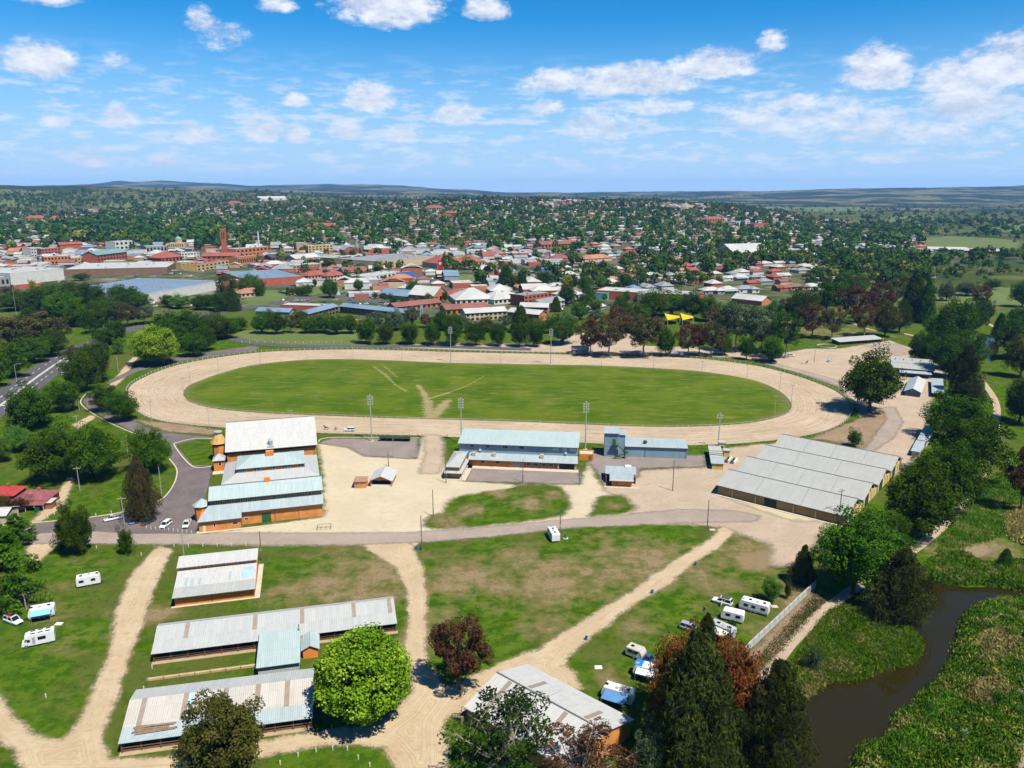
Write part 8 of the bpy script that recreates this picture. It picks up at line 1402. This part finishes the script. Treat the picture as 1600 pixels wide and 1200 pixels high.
# the rest of the suburb, too far to tell apart
def far_houses(L):
    n = len(L); rs = np.random.RandomState(4); X = np.array([q[:3] for q in L]); ang = SA + rs.choice([0, 1.5708], n, p=[.8, .2]); w_ = rs.uniform(6.2, 9.5, n); d_ = rs.uniform(4.8, 6.8, n); h_ = rs.uniform(3, 3.6, n); r_ = rs.uniform(1.8, 2.8, n); dx_ = np.where(rs.rand(n) < .6, d_ * .95, .1)
    def P(u, v, zz): c, s = np.cos(ang), np.sin(ang); return np.stack([X[:, 0] + u * c - v * s, X[:, 1] + u * s + v * c, X[:, 2] + zz], -1)
    wl = np.stack([P(-w_, -d_, -.5), P(w_, -d_, -.5), P(w_, d_, -.5), P(-w_, d_, -.5), P(-w_, -d_, h_), P(w_, -d_, h_), P(w_, d_, h_), P(-w_, d_, h_)], 1)
    e = .6; rf = np.stack([P(-w_ - e, -d_ - e, h_), P(w_ + e, -d_ - e, h_), P(w_ + e, d_ + e, h_), P(-w_ - e, d_ + e, h_), P(-w_ + dx_, 0 * d_, h_ + r_), P(w_ - dx_, 0 * d_, h_ + r_)], 1)
    V = np.concatenate([wl, rf], 1).reshape(-1, 3); base = np.arange(n)[:, None] * 14
    q1 = np.array([[0, 1, 5, 4], [1, 2, 6, 5], [2, 3, 7, 6], [3, 0, 4, 7], [8, 9, 13, 12], [9, 10, 13, 13], [10, 11, 12, 13], [11, 8, 12, 12]])
    quads = q1[[0, 1, 2, 3, 4, 6]]; tris = np.array([[9, 10, 13], [11, 8, 12]])
    rc = rs.choice(7, n, p=[.28, .30, .10, .09, .13, .04, .06]) / 10 + .05; wc = rs.choice(3, n, p=[.5, .25, .25]) / 10 + .75
    cls = np.concatenate([np.repeat(wc[:, None], 8, 1), np.repeat(rc[:, None], 6, 1)], 1).ravel()
    V2 = V; Qa = (base[:, :, None] + quads[None]).reshape(-1, 4); Tb = (base[:, :, None] + tris[None]).reshape(-1, 3); Tq = np.concatenate([Tb, Tb[:, 2:]], 1)
    # triangles are split into their own quads with a duplicated, slightly moved tip
    ex = V2[Tq[:, 3]] + np.array([0, 0, .02]); n0 = len(V2); V2 = np.concatenate([V2, ex]); cls = np.concatenate([cls, cls[Tq[:, 2]]]); Tq[:, 3] = n0 + np.arange(len(Tq))
    m, t = mat('far_house_colours'); rp = t.n('ShaderNodeValToRGB'); rp.color_ramp.interpolation = 'CONSTANT'; cols = [(.42, .42, .40), (.27, .28, .29), (.31, .095, .07), (.40, .185, .11), (.2, .13, .095), (.17, .25, .34), (.25, .1, .075), (.6, .58, .52), (.52, .4, .26), (.42, .16, .09)]
    el_ = rp.color_ramp.elements
    while len(el_) < 10: el_.new(.5)
    for i, c in enumerate(cols): el_[i].position = i / 10; el_[i].color = (*c, 1)
    t.put(rp.inputs[0], t.attr('cls')); finish(t, bsdf(t, rp.outputs[0], .75))
    tag(link('far_houses', npmesh('far_houses', V2, np.concatenate([Qa, Tq]), {'cls': cls}), m), 'mass of small roofs in the distant suburbs', 'houses', kind='stuff')
far_houses(keep[290:])
# ---- trees of the town: the largest as single trees, the rest as one mass
TT = []
for (x, y, z, px, py, side) in LOTS:
    for _ in range(3 if y > 1000 else 2):
        if hr_.random() < .60: TT.append((x + hr_.uniform(-9, 9), y + (14 if side == 70 else -14) + hr_.uniform(-7, 7)))
PXY = []
for k in range(4800):
    px, py = hr_.uniform(-20, 1620), 305 + abs(hr_.gauss(0, 1)) * 38
    if py > 480: continue
    if px > 1180 and hr_.random() < .25: continue
    if py > 392 and px < 640 or (660 < px < 880 and py > 405): continue
    if py < 322 and px > 1150: continue
    if (1430 < px < 1580 and 366 < py < 392) or (1440 < px < 1600 and 446 < py < 476): continue
    PXY.append((px, py))
for (x0, x1, y0, y1, n) in ((380, 860, 398, 445, 90), (0, 400, 366, 392, 170), (180, 350, 352, 384, 110), (640, 900, 440, 456, 46), (690, 850, 418, 432, 26), (430, 620, 395, 440, 70), (380, 560, 440, 470, 26), (560, 700, 440, 480, 30), (1180, 1450, 380, 460, 150), (1440, 1640, 395, 440, 60), (840, 1240, 400, 490, 240), (1090, 1460, 385, 470, 170), (1240, 1440, 400, 455, 120), (1240, 1640, 334, 372, 520), (1400, 1640, 345, 352, 160), (1230, 1640, 395, 440, 160), (0, 500, 300, 330, 900), (500, 1200, 306, 330, 500)):
    for k in range(n): PXY.append((hr_.uniform(x0, x1), hr_.uniform(y0, y1)))
TT += list(zip(*[q.tolist() for q in GTM(*np.array(PXY).T)]))
T2 = np.array([q for q in TT if q[1] > 640 and clear(q[0], q[1], 2)]); T2 = T2[_n2(T2[:, 0], T2[:, 1], .006, 21) > -.42]; zz = terrain(T2[:, 0], T2[:, 1]); rs = np.random.RandomState(12)
hh = (4.5 + 11 * rs.rand(len(T2)) ** 1.6 + 3 * np.clip(_n2(T2[:, 0], T2[:, 1], .008, 4), 0, 1)) * (1 + .35 * (rs.rand(len(T2)) < .12)); hh = np.where(T2[:, 1] > 3200, hh * 1.2, hh); wd = hh * rs.uniform(.6, 1.05, len(T2)); order = np.argsort(T2[:, 1])
ppx, ppy = proj(T2[:, 0], T2[:, 1], zz)
pk = ((ppx > 90) & (ppx < 350) & (ppy > 345) & (ppy < 394)) | ((ppx > 1090) & (ppx < 1470) & (ppy > 380) & (ppy < 470)); pk &= (ppx < 400) | (rs.rand(len(ppx)) < .35); big = np.where(pk, np.where(ppx < 400, 1.55, 1.25), np.where(T2[:, 1] < 2300, 1.15, 1.0)); hh = hh * big; wd = wd * big
nsing = 0; items = []; rest = []
for i in order:
    if nsing < 110 and T2[i, 1] < 1100 and -5 < ppx[i] < 1605:
        lf = ('dark', 'green', 'dark', 'fresh', 'olive', 'green', 'yellow')[int(rs.rand() * 6.2)]; kd = ('wide', 'round', 'wide', 'euc', 'cone')[int(rs.rand() ** 1.4 * 5)]
        o = tree(T2[i, 0], T2[i, 1], zz[i], hh[i], wd[i], kd, lf, None, 'trees among the town houses'); nsing += 1
        zn = min(HZ, key=lambda q: abs(q[0] - ppx[i]))[1]
        items.append(('%s %s tree in %s' % (KW[kd], LW_[lf], zn), ppx[i], lambda s_, o=o: tag(o, s_)))
    else: rest.append(i)
ordinals(items)
rest = np.array(rest); MASS = leafm('leaf_mass', (.016, .052, .006), (.080, .138, .012), (.18, .17, .03), 0.10)
def tree_mass(I, nq, nm, lb):
    n = len(I); d = rs.normal(size=(n, nq, 3)); d /= np.linalg.norm(d, axis=2)[..., None]; d[..., 2] = np.where(d[..., 2] < -.5, -d[..., 2] * .6, d[..., 2])
    lump = 1 + .22 * np.sin(d[..., 0] * 5 + rs.rand(n, 1) * 6) * np.cos(d[..., 1] * 4 + rs.rand(n, 1) * 6); r = np.stack([wd[I] * .5, wd[I] * .5, hh[I] * .44], -1)[:, None, :]
    c = np.stack([T2[I, 0], T2[I, 1], zz[I] + hh[I] * .52], -1)[:, None, :]; p = c + d * r * (lump * (.72 + .34 * rs.rand(n, nq)))[..., None]
    nn = d + rs.normal(size=d.shape) * .35; nn /= np.linalg.norm(nn, axis=2)[..., None]; a = np.cross(nn, rs.normal(size=d.shape)); a /= np.linalg.norm(a, axis=2)[..., None]; b = np.cross(nn, a)
    s = (wd[I] * 2.3 / math.sqrt(nq))[:, None, None] * (.6 + .7 * rs.rand(n, nq, 1)) * .5; u, v = a * s, b * s
    V = np.stack([p - u, p + v, p + u, p - v], 2).reshape(-1, 3); T = np.repeat(np.clip(np.clip(rs.normal(.42, .24, n), 0, 1)[:, None] + rs.normal(size=(n, nq)) * .13, 0, 1).ravel(), 4)
    tag(link(nm, npmesh(nm, V, np.arange(len(V)).reshape(-1, 4), {'tint': T}), MASS), lb, 'trees', kind='stuff')
yr = T2[rest, 1]
tree_mass(rest[yr < 1300], 110, 'town_trees', 'mass of trees between the nearer town streets'); tree_mass(rest[(yr >= 1300) & (yr < 2300)], 48, 'suburb_trees', 'mass of trees over the far suburb'); tree_mass(rest[yr >= 2300], 26, 'ridge_trees', 'far wooded ridge reading as one mass')
# ---- parked cars of the town
cm = MB().prism([(-2.1, .3), (-2.1, .85), (-1.5, .95), (-1.1, 1.4), (.5, 1.42), (1.1, .95), (2.0, .8), (2.1, .35)], 1, -.85, .85).mesh('parked_car'); cm.materials.append(CWHITE)
gl = MB().prism([(-1.45, .95), (-1.1, 1.36), (.48, 1.38), (1.0, .96)], 1, -.88, .88).mesh('windows'); gl.materials.append(CARGL)
items = []
PK = [(60, 105, 434, 440, 16, 'beside the big white store'), (225, 345, 470, 479, 40, 'in the supermarket car park'), (600, 690, 436, 448, 34, 'round the fuel station'), (735, 850, 424, 440, 46, 'at the car showroom'), (0, 60, 462, 474, 10, 'on the main road at left'), (560, 680, 476, 484, 14, 'on the motel street'), (850, 1000, 472, 484, 14, 'on the street by the cottages'), (440, 560, 470, 478, 12, 'on the roundabout road'), (100, 320, 424, 432, 14, 'behind the shopping centre')]
for x0, x1, y0, y1, n, wh in PK:
    for k in range(n):
        px, py = hr_.uniform(x0, x1), hr_.choice([y0, (y0 + y1) / 2, y1]) + hr_.uniform(-.4, .4); q = GT(px, py)
        if not clear(q.x, q.y, 1): continue
        ci = hr_.choices(range(5), (40, 25, 10, 15, 10))[0]; o = link('parked_car', cm); o.location = (q.x, q.y, q.z + .15); o.rotation_euler = (0, 0, hr_.choice([.2, 1.77, 3.3]) + hr_.uniform(-.1, .1)); o.material_slots[0].link = 'OBJECT'; o.material_slots[0].material = (CWHITE, CSILV, CBLUE, CDARK, CRED)[ci]; link('windows', gl, None, o)
        tag(o, None, 'car', 'cars parked in the town'); items.append((('white', 'silver', 'blue', 'dark', 'red')[ci] + ' parked car ' + wh, px, lambda s_, o=o: tag(o, s_)))
ordinals(items)
# ---------------------------------------------------------------- the air
hv = MB().box(-17000, 17000, -400, 15600, -4, 312).build('haze', None); tag(hv, kind='stuff', label='pale blue haze over the far hills', cat='haze')
m = bpy.data.materials.new('haze_air'); m.use_nodes = True; t = NT(m.node_tree); pv = t.n('ShaderNodeVolumePrincipled'); pv.inputs['Color'].default_value = (.20, .50, 1.0, 1); pv.inputs['Density'].default_value = 3.6e-5; pv.inputs['Anisotropy'].default_value = 0.0
t.t.links.new(pv.outputs[0], t.n('ShaderNodeOutputMaterial').inputs['Volume']); hv.data.materials.append(m)
